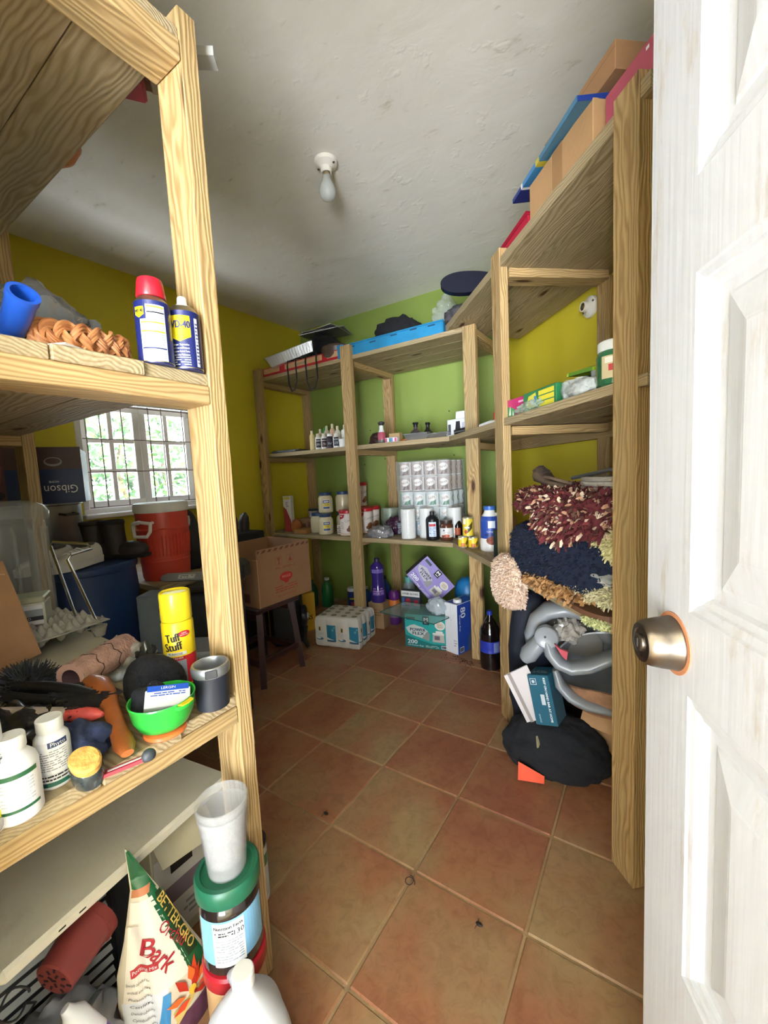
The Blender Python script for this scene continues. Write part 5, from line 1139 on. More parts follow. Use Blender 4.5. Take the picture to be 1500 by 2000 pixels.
carton('macaroni_box','pale box squeezed between mayonnaise and the cream tub','box',(-2.105,2.56,ZS),0,.05,.06,.075,M('#d9cfc4',r=.5),dict(front=lambda P:P.lines(-.02,.01,.02,.065,4,INK,1)))
# right of the post
vessel('pouch_bag','grey green packet standing behind the silver bag','packet',(-1.79,2.81,ZS),[(0,0),(.075,0),(.08,.02),(.075,.15),(.07,.19),(0,.192)],M('#8f9a86',r=.35,var=.3,vs=20),n=20)
lump('purple_bag','dark purple plastic bag behind the silver packet','bag',(-1.665,2.685,ZS),(.095,.07,.085),M('#3a1a34',r=.3,coat=.3),amp=.25,fr=6,seed=61,flat=-.6)
lump('silver_packet','shiny silver food packet lying at the low shelf edge','packet',(-1.70,2.52,ZS),(.105,.075,.055),M('#b4b4b8',r=.22,metal=.55,var=.35,vs=22),amp=.28,fr=6,seed=63,flat=-.5)
vessel('black_bottle','black tapered bottle beside the toilet roll packs','bottle',(-1.625,2.83,ZS),[(0,0),(.04,0),(.042,.006),(.042,.13),(.02,.17),(.012,.19),(.012,.205),(0,.206)],BLK,n=20)
carton('dark_carton','small dark patterned carton in front of the black bottle','box',(-1.575,2.66,ZS),0,.085,.07,.10,M('#4b5058',r=.5),dict(front=lambda P:(P.lines(-.035,.01,.035,.09,6,PALE,1),)))
# kitchen towels and bottles
TOW=M('#e9e8e2',r=.9,bump=.25,bs=90)
def towel(label,x,y):
    t=thing('paper_towel',label,'paper towel',(x,y,ZS))
    mb=MB(); mb.lathe([(.02,.004),(.048,.0),(.051,.004),(.052,.205),(.049,.210),(.02,.206)],TOW,36); mb.build('paper_roll',t)
    mb=MB(); mb.lathe([(.02,.206),(.0195,.10),(.0195,.005),(.02,.004)],CARD,20); mb.build('core_tube',t)
    mb=MB(); mb.lathe([(.0525,.002),(.0528,.208)],M('#f2f4f4',r=.12,alpha=.25),36); mb.build('film',t)
towel('white paper towel roll standing in front of the toilet roll packs',-1.455,2.515); towel('second white paper towel roll, behind the black bottle',-1.345,2.585); towel('third paper towel roll, behind the brown jar',-1.165,2.66)
def pero(P): P.rect(-.026,.025,.026,.125,M('#cfdcea',r=.5)); P.rect(-.022,.095,.022,.112,M('#c23a44',r=.5),2); P.lines(-.022,.03,.022,.09,5,M('#7a90b4',r=.5),2)
vessel('peroxide_bottle','black bottle with a pale blue label at the low shelf edge','bottle',(-1.265,2.515,ZS),[(0,0),(.042,0),(.045,.006),(.045,.138),(.040,.152),(.022,.166),(.0145,.172),(0,.172)],M('#17171b',r=.35),[(0,.17),(.0165,.17),(.0165,.192),(.0145,.194),(0,.194)],BLK,pero,n=32)
def sauc(P): P.rect(-.06,.022,.06,.085,M('#e6e2dc',r=.45)); P.rect(-.024,.064,-.012,.076,M('#5a6a8a',r=.5),2); P.lines(-.02,.048,.024,.060,2,GRY,2); P.disc(.0,.032,.022,.011,M('#b0563a',r=.5),2); P.disc(-.025,.030,.012,.008,M('#8a3a2a',r=.5),2)
vessel('sauce_jar','brown sauce jar with a dark lid beside the black bottle','jar',(-1.165,2.525,ZS),[(0,0),(.040,0),(.044,.006),(.044,.100),(.038,.112),(.036,.116),(0,.116)],M('#5a3325',r=.2,coat=.6),[(0,.113),(.039,.113),(.040,.116),(.040,.136),(0,.138)],M('#3a2a24',r=.4),sauc,n=32,cap_name='lid')
vessel('soy_bottle','slim dark soy bottle with an orange label','bottle',(-1.135,2.645,ZS),[(0,0),(.030,0),(.032,.005),(.032,.085),(.020,.115),(.0125,.13),(.0125,.165),(0,.165)],M('#1d1412',r=.15,coat=.6),[(0,.163),(.0145,.163),(.0145,.185),(0,.186)],BLK,lambda P:P.rect(-.02,.02,.02,.07,M('#b4562e',r=.5)),n=24)
vessel('red_tub','red plastic tub with a wide lid by the corner post','tub',(-1.045,2.83,ZS),[(0,0),(.06,0),(.065,.006),(.066,.11),(0,.11)],M('#b3373a',r=.35),[(0,.11),(.072,.11),(.074,.115),(.074,.155),(.068,.162),(0,.163)],M('#a5232b',r=.35),n=32)
vessel('meat_tin','grey green tin in front of the red tub','tin',(-1.05,2.685,ZS),[(0,0),(.040,0),(.041,.003),(.041,.10),(.039,.103),(.037,.101),(0,.101)],M('#b9bab8',r=.3,metal=.7),lab=lambda P:(P.rect(-.05,.008,.05,.094,M('#3d4a4c',r=.5)),P.lines(-.025,.045,.025,.075,2,PALE,2)),n=28)
mb=MB(); mb.ball(0,0,.006,.055,.03,.012,M('#dfd23c',r=.6),sub=3,amp=.15,seed=4,flat=-.006); o=mb.build('sponge_cloth'); o.location=(-1.03,2.535,ZS); tag(o,'flat yellow cloth in front of the corner tins','cloth')
vessel('tape_roll','blue and white round lid standing by the yellow cans','lid',(-.985,2.485,ZS+.0265),[(0,-.011),(.024,-.011),(.026,-.008),(.026,.009,WHT),(.024,.011),(0,.011)],M('#2f74c8',r=.4),n=28,rot=(radians(90),0,radians(35)))
def ycan(label,x,y,z):
    P0=lambda P:(P.rect(-.09,.008,.09,.062,M('#e3c52a',r=.4)),P.rect(-.012,.008,.014,.03,M('#c8742e',r=.5),2),P.poly([(.014,.03),(.03,.05),(.034,.03),(.02,.01)],M('#5a4a1e',r=.5),2),P.rect(-.03,.052,-.006,.060,M('#efe9d8',r=.5),2))
    vessel('food_can',label,'can',(x,y,z),[(0,0),(.027,0),(.0285,.003),(.0285,.066),(.027,.069),(.025,.067),(0,.067)],M('#c9c6b4',r=.3,metal=.7),lab=P0,n=28)
ycan('small yellow can, lower left of three by the corner post',-.958,2.305,ZS); ycan('small yellow can, lower right of the three by the corner post',-.893,2.305,ZS)
vessel('food_can','taller yellow can standing on the two small yellow cans','can',(-.925,2.308,ZS+.0695),[(0,0),(.029,0),(.0305,.003),(.0305,.112),(.029,.115),(.027,.113),(0,.113)],M('#cfcab0',r=.3,metal=.7),lab=lambda P:(P.rect(-.1,.006,.1,.108,M('#dfc43a',r=.4)),P.poly([(-.005,.02),(.028,.05),(.03,.09),(.0,.06)],M('#4a421c',r=.5),2),P.rect(-.03,.075,-.012,.108,M('#efe9d8',r=.5),2),P.disc(-.012,.03,.010,.012,M('#b8502a',r=.5),2),P.rect(-.02,.05,.01,.06,WHT,2)),n=28)
def milk(P): P.rect(-.09,.075,.09,.20,M('#2a4a9e',r=.4)); P.rect(-.01,.135,.03,.175,M('#dfe6f2',r=.4),2); P.text('Complete',.01,.115,.010,WHT,2); P.rect(-.03,.09,.04,.103,M('#1d3474',r=.4),2); P.disc(.015,.065,.036,.024,M('#7a3a2c',r=.5),3); P.disc(.0,.06,.018,.014,M('#9a4a34',r=.5),4)
t=vessel('pancake_mix','big white jug with a dark blue label and food picture by the front post','jug',(-.775,2.265,ZS),[(0,0),(.050,0),(.056,.008),(.057,.06),(.052,.075),(.052,.175),(.044,.20),(.030,.222),(.028,.235),(0,.236)],M('#e6e3dc',r=.35),[(0,.234),(.032,.234),(.033,.238),(.033,.256),(0,.258)],M('#3a6ab8',r=.4),milk,n=36)
mb=MB(); mb.tube([(.03,.0,.21),(.07,.02,.205),(.085,.03,.16),(.055,.02,.11)],.010,M('#e6e3dc',r=.35),n=10); mb.build('handle',t)
lump('peach_bag','peach coloured net bag hanging behind the front diagonal post','bag',(-.655,2.215,ZS),(.05,.06,.125),M('#c9a179',r=.8,var=.2),amp=.15,fr=5,seed=71,flat=-.8)

# ---------------------------------------------------------------- toilet roll packs on the low shelf
ROLLW=M('#e8e6e2',r=.85); CORE=M('#8f7a62',r=.9)
_roll=[None]
def rollpack(label,x,y,z,rz,nx,ny,nz,c1,c2,word,first_print=True):
    D_,H_=.103,.108
    t=thing('toilet_roll_pack',label,'toilet roll pack',(x,y,z),rz)
    for k in range(nz):
        for i in range(nx):
            for j in range(ny):
                if _roll[0] is None:
                    mb=MB(); mb.lathe([(.02,.003),(.046,0),(.0505,.005),(.0505,H_-.007),(.046,H_-.002),(.02,H_-.005),(.02,.003)],ROLLW,20); _roll[0]=mb.build('toilet_roll',t); o=_roll[0]
                else: o=_roll[0].copy(); COL.objects.link(o); o.parent=t
                o.location=((i-(nx-1)/2)*D_,(j-(ny-1)/2)*D_,k*H_)
    w,d=nx*D_,ny*D_
    pr_=random.Random(nx*7+int(z*100)); MW=M(c1,r=.4); MC=M(c2,r=.4); SCR=M('#8a6a4a',r=.5)
    P=Print(lambda u,v,l:Vector((u,-d/2+.0505*(1-sqrt(max(0,1-(((u+w/2)%D_-D_/2)/.0505*.98)**2)))-.0012-l,v)),seg=.012)
    for k in range(nz):
        for i in range(nx):
            u=(i-(nx-1)/2)*D_; v=k*H_
            P.rect(u-.046,v+.006,u+.046,v+H_-.008,MW); P.poly([(u-.005,v+.01),(u+.04,v+.01),(u+.04,v+.055),(u+.02,v+.05)],MC,2); P.disc(u+.014,v+.062,.030,.026,M('#ece8e2',r=.5),3); P.text(word,u+.012,v+.062,.020,SCR,4,rot=.25,w=.052); P.rect(u-.042,v+.012,u-.032,v+.09,MC,2); P.lines(u-.028,v+.012,u-.008,v+.04,4,GRY,2)
    P.build('printed_panel',t)
    P=Print(lambda u,v,l:Vector((w/2-.0505*(1-sqrt(max(0,1-(((u+d/2)%D_-D_/2)/.0505*.98)**2)))+.0012+l,u,v)),seg=.012)
    for k in range(nz):
        for j in range(ny):
            u=(j-(ny-1)/2)*D_; v=k*H_; P.rect(u-.046,v+.006,u+.046,v+H_-.008,MW); P.disc(u+.01,v+.055,.026,.024,MC,2); P.disc(u+.01,v+.055,.020,.018,M('#d9d2c4',r=.5),3)
    P.build('printed_panel',t)
    mb=MB()
    def film(a,b):
        per=2*(w+d); s_=a*per
        if s_<w: px_,py_=-w/2+s_,-d/2
        elif s_<w+d: px_,py_=w/2,-d/2+(s_-w)
        elif s_<2*w+d: px_,py_=w/2-(s_-w-d),d/2
        else: px_,py_=-w/2,d/2-(s_-2*w-d)
        k=1.02+.018*noise.noise(Vector((px_*14,py_*14,b*nz*H_*14+z)))
        return (px_*k,py_*k,-.002+(nz*H_+.006)*b)
    mb.grid(film,70,12,M('#eef1f3',r=.08,alpha=.16,coat=1)); mb.build('film',t,smooth=60)
    return t
rollpack('upper toilet roll pack with brown printed wrappers',-1.405,2.795,ZS+3*.109+.002,.03,4,3,2,'#b3a49c','#6a5348','Best')
rollpack('middle toilet roll pack with green printed wrappers',-1.395,2.790,ZS+1*.109+.001,.03,4,3,2,'#cdd8d6','#3f7a5c','Soft')
rollpack('bottom toilet roll pack with blue printed wrappers, mostly hidden',-1.385,2.795,ZS,.03,4,3,1,'#a9c4cf','#3f7f96','Soft')
# ---------------------------------------------------------------- floor below the back unit
# wrapped toilet paper pack on the tiles
t=thing('toilet_paper_pack','big film wrapped toilet paper pack standing on the floor tiles','toilet roll pack',(-1.878,2.262,0),radians(12.8))
TPM=M('#e3dfd6',r=.32,coat=.35,bump=.1,bs=30)
w_,d_,h_=.350,.290,.222
mb=MB()
def outl(s_,ins):
    # scalloped outline of 4 x 4 rolls
    per=2*(w_+d_); p=s_*per; r=.02
    def sc(x,L,n): return -.007*(1-abs(sin(pi*n*x/L)))
    if p<w_: x,y,nx,ny,o=-w_/2+p,-d_/2,0,-1,sc(p,w_,4)
    elif p<w_+d_: q=p-w_; x,y,nx,ny,o=w_/2,-d_/2+q,1,0,sc(q,d_,4)
    elif p<2*w_+d_: q=p-w_-d_; x,y,nx,ny,o=w_/2-q,d_/2,0,1,sc(q,w_,4)
    else: q=p-2*w_-d_; x,y,nx,ny,o=-w_/2,d_/2-q,-1,0,sc(q,d_,4)
    k=1-ins*2.4/(w_+d_)
    return (x+nx*o)*k,(y+ny*o)*k
PF=[(.030,0),(.010,.006),(.001,.02),(0,.06),(.003,.11),(0,.16),(.002,.19),(.012,.212),(.030,.221),(.055,.2225)]
N_=112
rows=[[(*outl(k/N_,i),z+.0015*noise.noise(Vector((k*.3,z*40,1)))) for k in range(N_)] for i,z in PF]
vs=[p for r in rows for p in r]
fs=[(a*N_+k,a*N_+(k+1)%N_,(a+1)*N_+(k+1)%N_,(a+1)*N_+k) for a in range(len(PF)-1) for k in range(N_)]+[tuple((len(PF)-1)*N_+k for k in range(N_)),tuple(range(N_))[::-1]]
mb.add(vs,fs,TPM); mb.build('wrapped_rolls',t,smooth=70)
for i in range(4):
    for j in range(4):
        mb=MB(); mb.at((i-1.5)*.080,(j-1.5)*.064,.2230); mb.lathe([(.021,0),(.0205,.0016),(.017,.0012),(.016,.0002),(0,.0001)],M('#9a9482',r=.8),18); mb.build('roll_end',t)
def tpf(O,U,L,n):
    return lambda u,v,l: O+U*u+Vector((0,0,v))+U.cross(Vector((0,0,1)))*(l+.0006-.007*(1-abs(sin(pi*n*(u+L/2)/L))))
TEAL=M('#2f7f9e',r=.4); TEAL2=M('#6fa7b5',r=.4)
for O,U,L in ((Vector((0,-d_/2,0)),Vector((1,0,0)),w_),(Vector((w_/2,0,0)),Vector((0,1,0)),d_)):
    P=Print(tpf(O,U,L,4),seg=.006)
    for k in range(4):
        u=(k-1.5)*L/4
        if k%2: 
            P.rect(u-.036,.055,u+.034,.165,TEAL); P.poly([(u-.036,.075),(u+.034,.055),(u-.036,.055)],M('#dfe6e6',r=.4),2); P.disc(u+.012,.130,.009,.009,TEAL2,2); P.disc(u+.024,.148,.007,.007,TEAL2,2); P.rect(u-.036,.045,u+.034,.058,M('#3a5f7a',r=.4),3)
        else:
            P.rect(u-.010,.120,u+.006,.150,M('#b9992e',r=.4)); P.rect(u-.006,.122,u+.001,.146,INK,2); P.lines(u-.034,.090,u+.03,.112,3,PALE,1); P.disc(u-.005,.062,.030,.010,M('#4a7f96',r=.4),1); P.disc(u-.012,.066,.018,.006,WHT,2); P.lines(u-.02,.02,u+.02,.045,2,PALE,1)
    P.build('printed_panel',t)
# box prints shared by the bag cartons
def power(col,dark,light,w,h):
    C1=M(col,r=.4); C2=M(dark,r=.4); C3=M(light,r=.45)
    def f(P):
        P.rect(-w/2,0,w/2,h,C1)
        P.poly([(-w/2,.0),(w/2,.0),(w/2,h*.16),(w*.15,h*.15),(-w*.12,h*.22),(-w/2,h*.36)],C2,2)
        P.poly([(-w*.48,h*.58),(-w*.42,h*.44),(-w*.30,h*.36),(-w*.10,h*.30),(w*.04,h*.34),(w*.04,h*.52),(-w*.06,h*.62),(-w*.18,h*.66),(-w*.28,h*.70),(-w*.38,h*.66)],C3,3)
        P.poly([(-w*.10,h*.30),(w*.06,h*.22),(w*.08,h*.44),(w*.02,h*.52)],M('#8f8f88',r=.5),3.5)
        P.text('POWER',-w*.20,h*.54,h*.092,M('#1f2a4a',r=.5),5,bold=w*.004,w=w*.36); P.text('FLEX',-w*.19,h*.43,h*.092,M('#1f2a4a',r=.5),5,bold=w*.004,w=w*.27)
        P.text('200',-w*.33,h*.165,h*.125,WHT,5,bold=w*.003,w=w*.23); P.text('Tall Kitchen Bags',-w*.26,h*.065,h*.040,WHT,5,w=w*.38)
        P.rect(-w*.46,h*.83,-w*.26,h*.92,M('#2b3a40',r=.5),4)
        P.rect(-w*.075,h*.72,w*.075,h*.97,M('#17181c',r=.5),4); P.text('M',0,h*.87,h*.11,WHT,6,bold=w*.004,w=w*.09); P.rect(-w*.04,h*.765,w*.04,h*.785,WHT,5)
        P.disc(w*.32,h*.72,w*.115,h*.13,M('#efece2',r=.5),4); P.disc(w*.32,h*.72,w*.100,h*.112,M('#d8cdb8',r=.5),5); P.text('Odor',w*.32,h*.75,h*.05,M('#a0453a',r=.5),6); P.text('Shield',w*.32,h*.69,h*.045,M('#3f7a6a',r=.5),6)
        P.poly([(w*.14,h*.22),(w*.16,h*.48),(w*.40,h*.48),(w*.42,h*.22)],M('#b9b2a8',r=.5),4); P.rect(w*.15,h*.44,w*.41,h*.50,M('#dcd6cc',r=.5),5); P.rect(w*.19,h*.29,w*.31,h*.41,M('#6a5f6a',r=.5),5); P.rect(w*.22,h*.50,w*.38,h*.56,M('#e4ded4',r=.5),5)
        P.rect(w*.34,h*.03,w*.46,h*.13,WHT,4); P.lines(w*.35,h*.04,w*.45,h*.12,1,INK,5,fill=.9); P.lines(-w*.02,h*.03,w*.28,h*.10,3,C3,4)
    return f
carton('trash_bag_carton','teal trash bag carton standing on the floor under the glass sheet','carton',(-1.305,2.492,0),radians(11.2),.305,.175,.234,M('#1f8f8a',r=.45),dict(front=power('#27a29a','#14716e','#c9cfc6',.305,.234)))
ex=Vector((.567,.287,-.772)).normalized(); ez=Vector((.540,.436,.720)); ez=(ez-ex*ez.dot(ex)).normalized(); ey=ez.cross(ex)
Rm=Matrix((ex,ey,ez)).transposed()
t=carton('trash_bag_carton','lilac trash bag carton tipped on its corner above the glass sheet','carton',(0,0,0),0,.290,.15,.198,M('#4a4456',r=.5),dict(front=power('#8f7fc0','#7a68b0','#b9b2bc',.290,.198)),rot=Rm.to_euler())
t.location=Vector((-1.369,2.494,.379))+ey*.075
t=thing('glass_sheet','clear greenish glass sheet resting on the teal carton','glass sheet',(-1.36,2.42,.2405))
gp=[(-.235,-.115),(.205,-.160),(.245,-.015),(.12,.16),(-.20,.15)]
mb=MB(); mb.prism(gp,0,.006,M('#bfe0d8',r=.02,alpha=.28,coat=1)); mb.build('pane',t,smooth=0)
mb=MB(); mb.tube([(x,y,.003) for x,y in gp+gp[:1]],.0034,M('#2f6a60',r=.2,alpha=.85),n=5); mb.build('green_edge',t)
lump('clear_bag_roll','clear wrapped white roll lying on the glass sheet','bag roll',(-1.215,2.445,.2475),(.075,.06,.062),M('#cfd8dc',r=.15,alpha=.7,coat=.6,var=.2,vs=18),amp=.2,fr=6,seed=81,flat=-.8)
def e80(P):
    P.rect(-.11,0,.11,.335,M('#24439a',r=.4)); P.text('80',-.055,.275,.050,WHT,3,rot=-pi/2,bold=.0012,w=.07); P.text('Storage Bags',-.085,.21,.012,WHT,3,rot=-pi/2,w=.11); P.poly([(-.01,0),(.11,0),(.11,.26),(.05,.18),(.005,.09)],M('#4a5468',r=.5),2); P.rect(-.09,.01,-.05,.045,WHT,3); P.lines(-.088,.012,-.052,.043,1,INK,4,fill=.9)
t=carton('storage_bag_carton','tall white and blue carton marked 80 beside the corner post','carton',(-1.075,2.522,0),radians(-16),.105,.22,.338,M('#e9e9ea',r=.45),dict(right=e80,front=lambda P:(P.rect(-.002,.18,.0,.335,PALE),P.poly([(-.05,.30),(0,.22),(.05,.30),(.05,.302),(0,.223),(-.05,.302)],PALE,2),P.lines(.02,.05,.045,.10,3,GRY,1)),top=lambda P:P.rect(-.045,-.10,.052,.10,M('#24439a',r=.4))))
vessel('white_cap','white screw cap lying on the 80 carton','cap',(-1.075,2.46,.3385),[(0,0),(.027,0),(.029,.003),(.028,.018),(.024,.023),(0,.024)],M('#e8e6e0',r=.4),n=24)
vessel('blue_jug','round bright blue jug behind the 80 carton','jug',(-1.115,2.735,0),[(0,0),(.08,0),(.088,.01),(.090,.32),(.086,.37),(.07,.41),(.04,.435),(0,.44)],M('#2178b5',r=.4,var=.12),n=36)
# purple cleaner on a carton, sprays, gloves, blue and green bottles
carton('tan_carton','small tan carton under the purple cleaner bottle','box',(-1.815,2.615,0),.15,.13,.12,.205,M('#a3825c',r=.8,var=.2),dict(front=lambda P:P.lines(-.04,.10,.04,.16,3,M('#7a5a3c',r=.8))))
vessel('cleaner_bottle','dark purple cleaner bottle standing on the tan carton','bottle',(-1.815,2.615,.2055),[(0,0),(.055,0),(.060,.008),(.060,.07),(.050,.12),(.046,.19),(.056,.26),(.054,.285),(.03,.31),(.02,.318),(0,.32)],M('#3b2a78',r=.15,coat=.7),[(0,.315),(.022,.315),(.022,.343),(.018,.347),(0,.348)],M('#2a1f4e',r=.35),lambda P:(P.rect(-.05,.06,.05,.10,M('#6a4a96',r=.4)),P.lines(-.04,.065,.04,.12,3,M('#b28ac0',r=.4),2),P.rect(-.05,.235,.05,.265,M('#7a68b4',r=.4),2)),n=32)
vessel('spray_bottle','purple and orange spray bottle on the floor by the rear post','bottle',(-1.735,2.72,0),[(0,0),(.042,0),(.045,.006),(.046,.06,M('#8a7a80',r=.3,alpha=.8)),(.045,.155,M('#d97a2a',r=.4)),(.044,.185),(.040,.20),(.03,.205),(0,.206)],M('#5a2a70',r=.35),[(0,.20),(.040,.20),(.046,.22),(.044,.25),(.030,.272),(0,.275)],M('#6a2478',r=.35),n=28,cap_name='cap')
t=carton('glove_pack','white header card of a four pair gloves pack','gloves',(-1.535,2.655,.0),.12,.15,.05,.315,M('#39414e',r=.6),dict(front=lambda P:(P.rect(-.075,.27,.075,.313,M('#e8e6e2',r=.5)),P.text('4 PAIR GLOVES',0,.291,.016,INK,3,bold=.0004,w=.13),P.disc(-.02,.23,.022,.026,M('#b8283a',r=.5),2),P.disc(.045,.225,.02,.024,M('#b8283a',r=.5),2),P.rect(-.07,.20,-.05,.26,M('#3a6ab0',r=.5),2))))
vessel('teal_bottle','clear bottle with a pale teal cap behind the gloves pack','bottle',(-1.64,2.80,0),[(0,0),(.05,0),(.054,.006),(.054,.27),(.04,.32),(.025,.335),(0,.335)],M('#a9b7bc',r=.2,alpha=.8,coat=.5),[(0,.333),(.030,.333),(.030,.375),(.026,.378),(0,.378)],M('#6fb8b8',r=.4),n=28)
def jugf(label,x,y,h,c,cc,r=.06):
    return vessel('bleach_bottle',label,'bottle',(x,y,0),[(0,0),(r*.92,0),(r,.008),(r,h*.6),(r*.8,h*.75),(r*.35,h*.88),(r*.33,h*.93),(0,h*.93)],M(c,r=.35),[(0,h*.92),(r*.42,h*.92),(r*.42,h*.99),(0,h)],M(cc,r=.4),n=28)
jugf('blue bottle with a white cap right of the tall post',-2.10,2.83,.235,'#244f8f','#e4e2dc',.058); jugf('taller dark blue bottle behind the purple cleaner',-1.95,2.90,.33,'#1f3f86','#1d2f5e',.06)
vessel('cleaning_wipes','white and navy canister left of the tall post','canister',(-2.205,2.78,0),[(0,0),(.043,0),(.046,.004),(.046,.20),(0,.20)],M('#1f2f66',r=.4),[(0,.20),(.047,.20),(.047,.222),(.042,.228),(0,.229)],M('#e4e2dc',r=.4),lambda P:(P.rect(-.05,.0,.05,.03,WHT),P.rect(-.03,.13,.02,.145,M('#c9c43a',r=.4),2),P.rect(-.02,.06,.02,.11,M('#b03a5a',r=.4),2)),n=28)
jugf('dark green bottle in the corner under the low shelf',-2.545,2.83,.27,'#1f6a38','#cfd0c8',.055); jugf('second dark green bottle nearest the left wall post',-2.68,2.76,.25,'#235a3a','#1f6a38',.06)
lump('blue_packet','crumpled blue packet in the dark corner behind the crate','packet',(-2.62,2.58,0),(.10,.08,.10),M('#2a3f66',r=.35,var=.4,vs=20),amp=.25,fr=5,seed=83,flat=-.7)
lump('red_cloth','small red cloth below the gloves pack','cloth',(-1.44,2.66,0),(.07,.05,.12),M('#a0202c',r=.7),amp=.2,fr=6,seed=85,flat=-.8)
# yellow bottle crate
CRT=M('#d3a433',r=.45)
t=thing('bottle_crate','yellow plastic bottle crate beyond the dark stool','crate',(-2.462,2.212,0),radians(67))
def wall_open(mb,w,h,y,m):
    for x0,x1,z0,z1 in ((-w/2,w/2,0,h*.66),(-w/2,-.06,h*.66,h*.82),(.06,w/2,h*.66,h*.82),(-w/2,w/2,h*.82,h)): mb.box((x0+x1)/2,y,(z0+z1)/2,x1-x0,.012,z1-z0,m)
mb=MB(); wall_open(mb,.40,.30,-.148,CRT); mb.build('front_wall',t,smooth=0)
mb=MB(); wall_open(mb,.40,.30,.148,CRT); mb.build('back_wall',t,smooth=0)
for x in (-.194,.194):
    mb=MB(); mb.box(x,0,.15,.012,.284,.30,CRT); mb.build('side_wall',t,smooth=0)
mb=MB(); mb.box(0,0,.006,.376,.284,.012,CRT); mb.build('crate_floor',t,smooth=0)
P=Print(face(0,-.154,0,1,0,0,0,0,1)); P.text('GUINNESS',.05,.105,.036,INK,2,bold=.001,w=.25); P.poly([(.085,.15),(.105,.15),(.107,.185),(.10,.19),(.09,.17)],INK,2); P.build('printed_name',t)
# dark stool with the big open carton
SW=M('#3a1d1a',r=.4,var=.2,vs=12)
t=thing('wooden_stool','dark mahogany stool carrying the big open cardboard carton','stool',(-2.06,1.655,0))
mb=MB(); mb.box(0,0,.452,.36,.34,.028,SW,b=.006); mb.build('seat',t)
for x in (-1,1):
    for y in (-1,1):
        mb=MB(); c=[(.145*x,.125*y,.438),(.178*x,.158*y,.0)]
        mb.tube(c,[.024,.024],SW,n=4); mb.build('leg',t,smooth=0)
for y in (-1,1):
    mb=MB(); mb.box(0,.15*y,.13,.31,.02,.035,SW,b=.003); mb.build('stretcher',t)
    mb=MB(); mb.box(0,.118*y,.410,.27,.018,.055,SW,b=.003); mb.build('apron',t)
for x in (-1,1):
    mb=MB(); mb.box(.168*x,0,.15,.02,.28,.035,SW,b=.003); mb.build('stretcher',t)
t=thing('cardboard_carton','big open brown carton with red print standing on the stool','cardboard box',(-2.090,1.735,.4665),rz=radians(-1))
CW=.40; CD=.42; CH=.34
BOXB=M('#9a7352',r=.85,var=.10,vs=5,bump=.15,bs=40)
for nm,(x,y,w,d,h) in dict(front_panel=(0,-CD/2,CW,.006,CH-.055),back_panel=(0,CD/2,CW,.006,CH),left_panel=(-CW/2,0,.006,CD,CH),right_panel=(CW/2,0,.006,CD,CH),bottom_panel=(0,0,CW,CD,.006)).items():
    mb=MB(); mb.box(x,y,h/2 if nm!='bottom_panel' else .003,w,d,h,BOXB); mb.build(nm,t,smooth=0)
mb=MB(); mb.slab(lambda a,b:(-CW/2+CW*a,-CD/2-.004-.030*sin(b*2.6)-.01*b,CH-.055+.030*b-.02*b*b),8,5,.004,BOXB); mb.build('folded_flap',t)
mb=MB(); mb.tube([(-CW/2,-CD/2-.004,CH-.055),(0,-CD/2-.010,CH-.060),(CW/2,-CD/2-.004,CH-.054)],.0025,M('#d6b48a',r=.8),n=5); mb.tube([(CW/2+.003,-CD/2,CH-.05),(CW/2+.003,-CD/2,.0)],.002,M('#c79d72',r=.8),n=5); mb.build('worn_edge',t)
RP=M('#a5463a',r=.8); RP2=M('#8d4a3c',r=.8)
P=Print(face(CW/2+.003,0,0,0,1,0,0,0,1))
P.disc(.0,.145,.052,.028,M('#b02a2a',r=.7),1); P.poly([(-.03,.125),(.03,.125),(.01,.105),(-.01,.105)],M('#b02a2a',r=.7),1); P.text('MAGGI',0,.146,.017,M('#c98a78',r=.7),2,bold=.0004,w=.066)
P.lines(-.09,.055,.09,.100,3,RP,1); P.text('OUR BOUILLON RANGE',0,.035,.014,RP,1,w=.15)
for u in (-.05,.04): P.rect(u-.025,.225,u+.025,.227,RP2); P.rect(u-.025,.275,u+.025,.277,RP2); P.rect(u-.026,.225,u-.0245,.277,RP2); P.rect(u+.0245,.225,u+.026,.277,RP2)
P.poly([(-.066,.270),(-.034,.270),(-.046,.250),(-.048,.234),(-.040,.230),(-.060,.230),(-.052,.234),(-.054,.250)],RP2,2); P.poly([(.025,.235),(.056,.235),(.05,.256),(.044,.254),(.044,.27),(.037,.27),(.037,.254),(.031,.256)],RP2,2)
P.lines(-.08,.200,.08,.215,2,RP2,1)
P.rect(-.205,CH-.022,.205,CH-.006,M('#6a4030',r=.8)); 
for k in range(9): P.poly([(-.20+.045*k,CH-.022),(-.18+.045*k,CH-.022),(-.165+.045*k,CH-.006),(-.185+.045*k,CH-.006)],BOXB,2)
P.build('red_print',t)
P=Print(face(0,-CD/2-.003,0,1,0,0,0,0,1)); P.lines(-.14,.10,.10,.16,4,M('#7d5038',r=.8)); P.rect(.02,.02,.12,.075,M('#6f4834',r=.8)); P.build('side_print',t)
t=thing('added_dark_chest','added black chest darkening the space behind the carton, dark shoes on top','chest',(-2.60,1.80,0))
mb=MB(); mb.box(0,0,.42,.42,.44,.84,M('#19191b',r=.7),b=.012); mb.build('chest_body',t)  # chest added to carry the shoes and darken the space behind the stool
mb=MB(); mb.box(.213,0,.60,.012,.10,.05,M('#4a4a4c',r=.4,metal=.6),b=.003); mb.build('clasp',t)
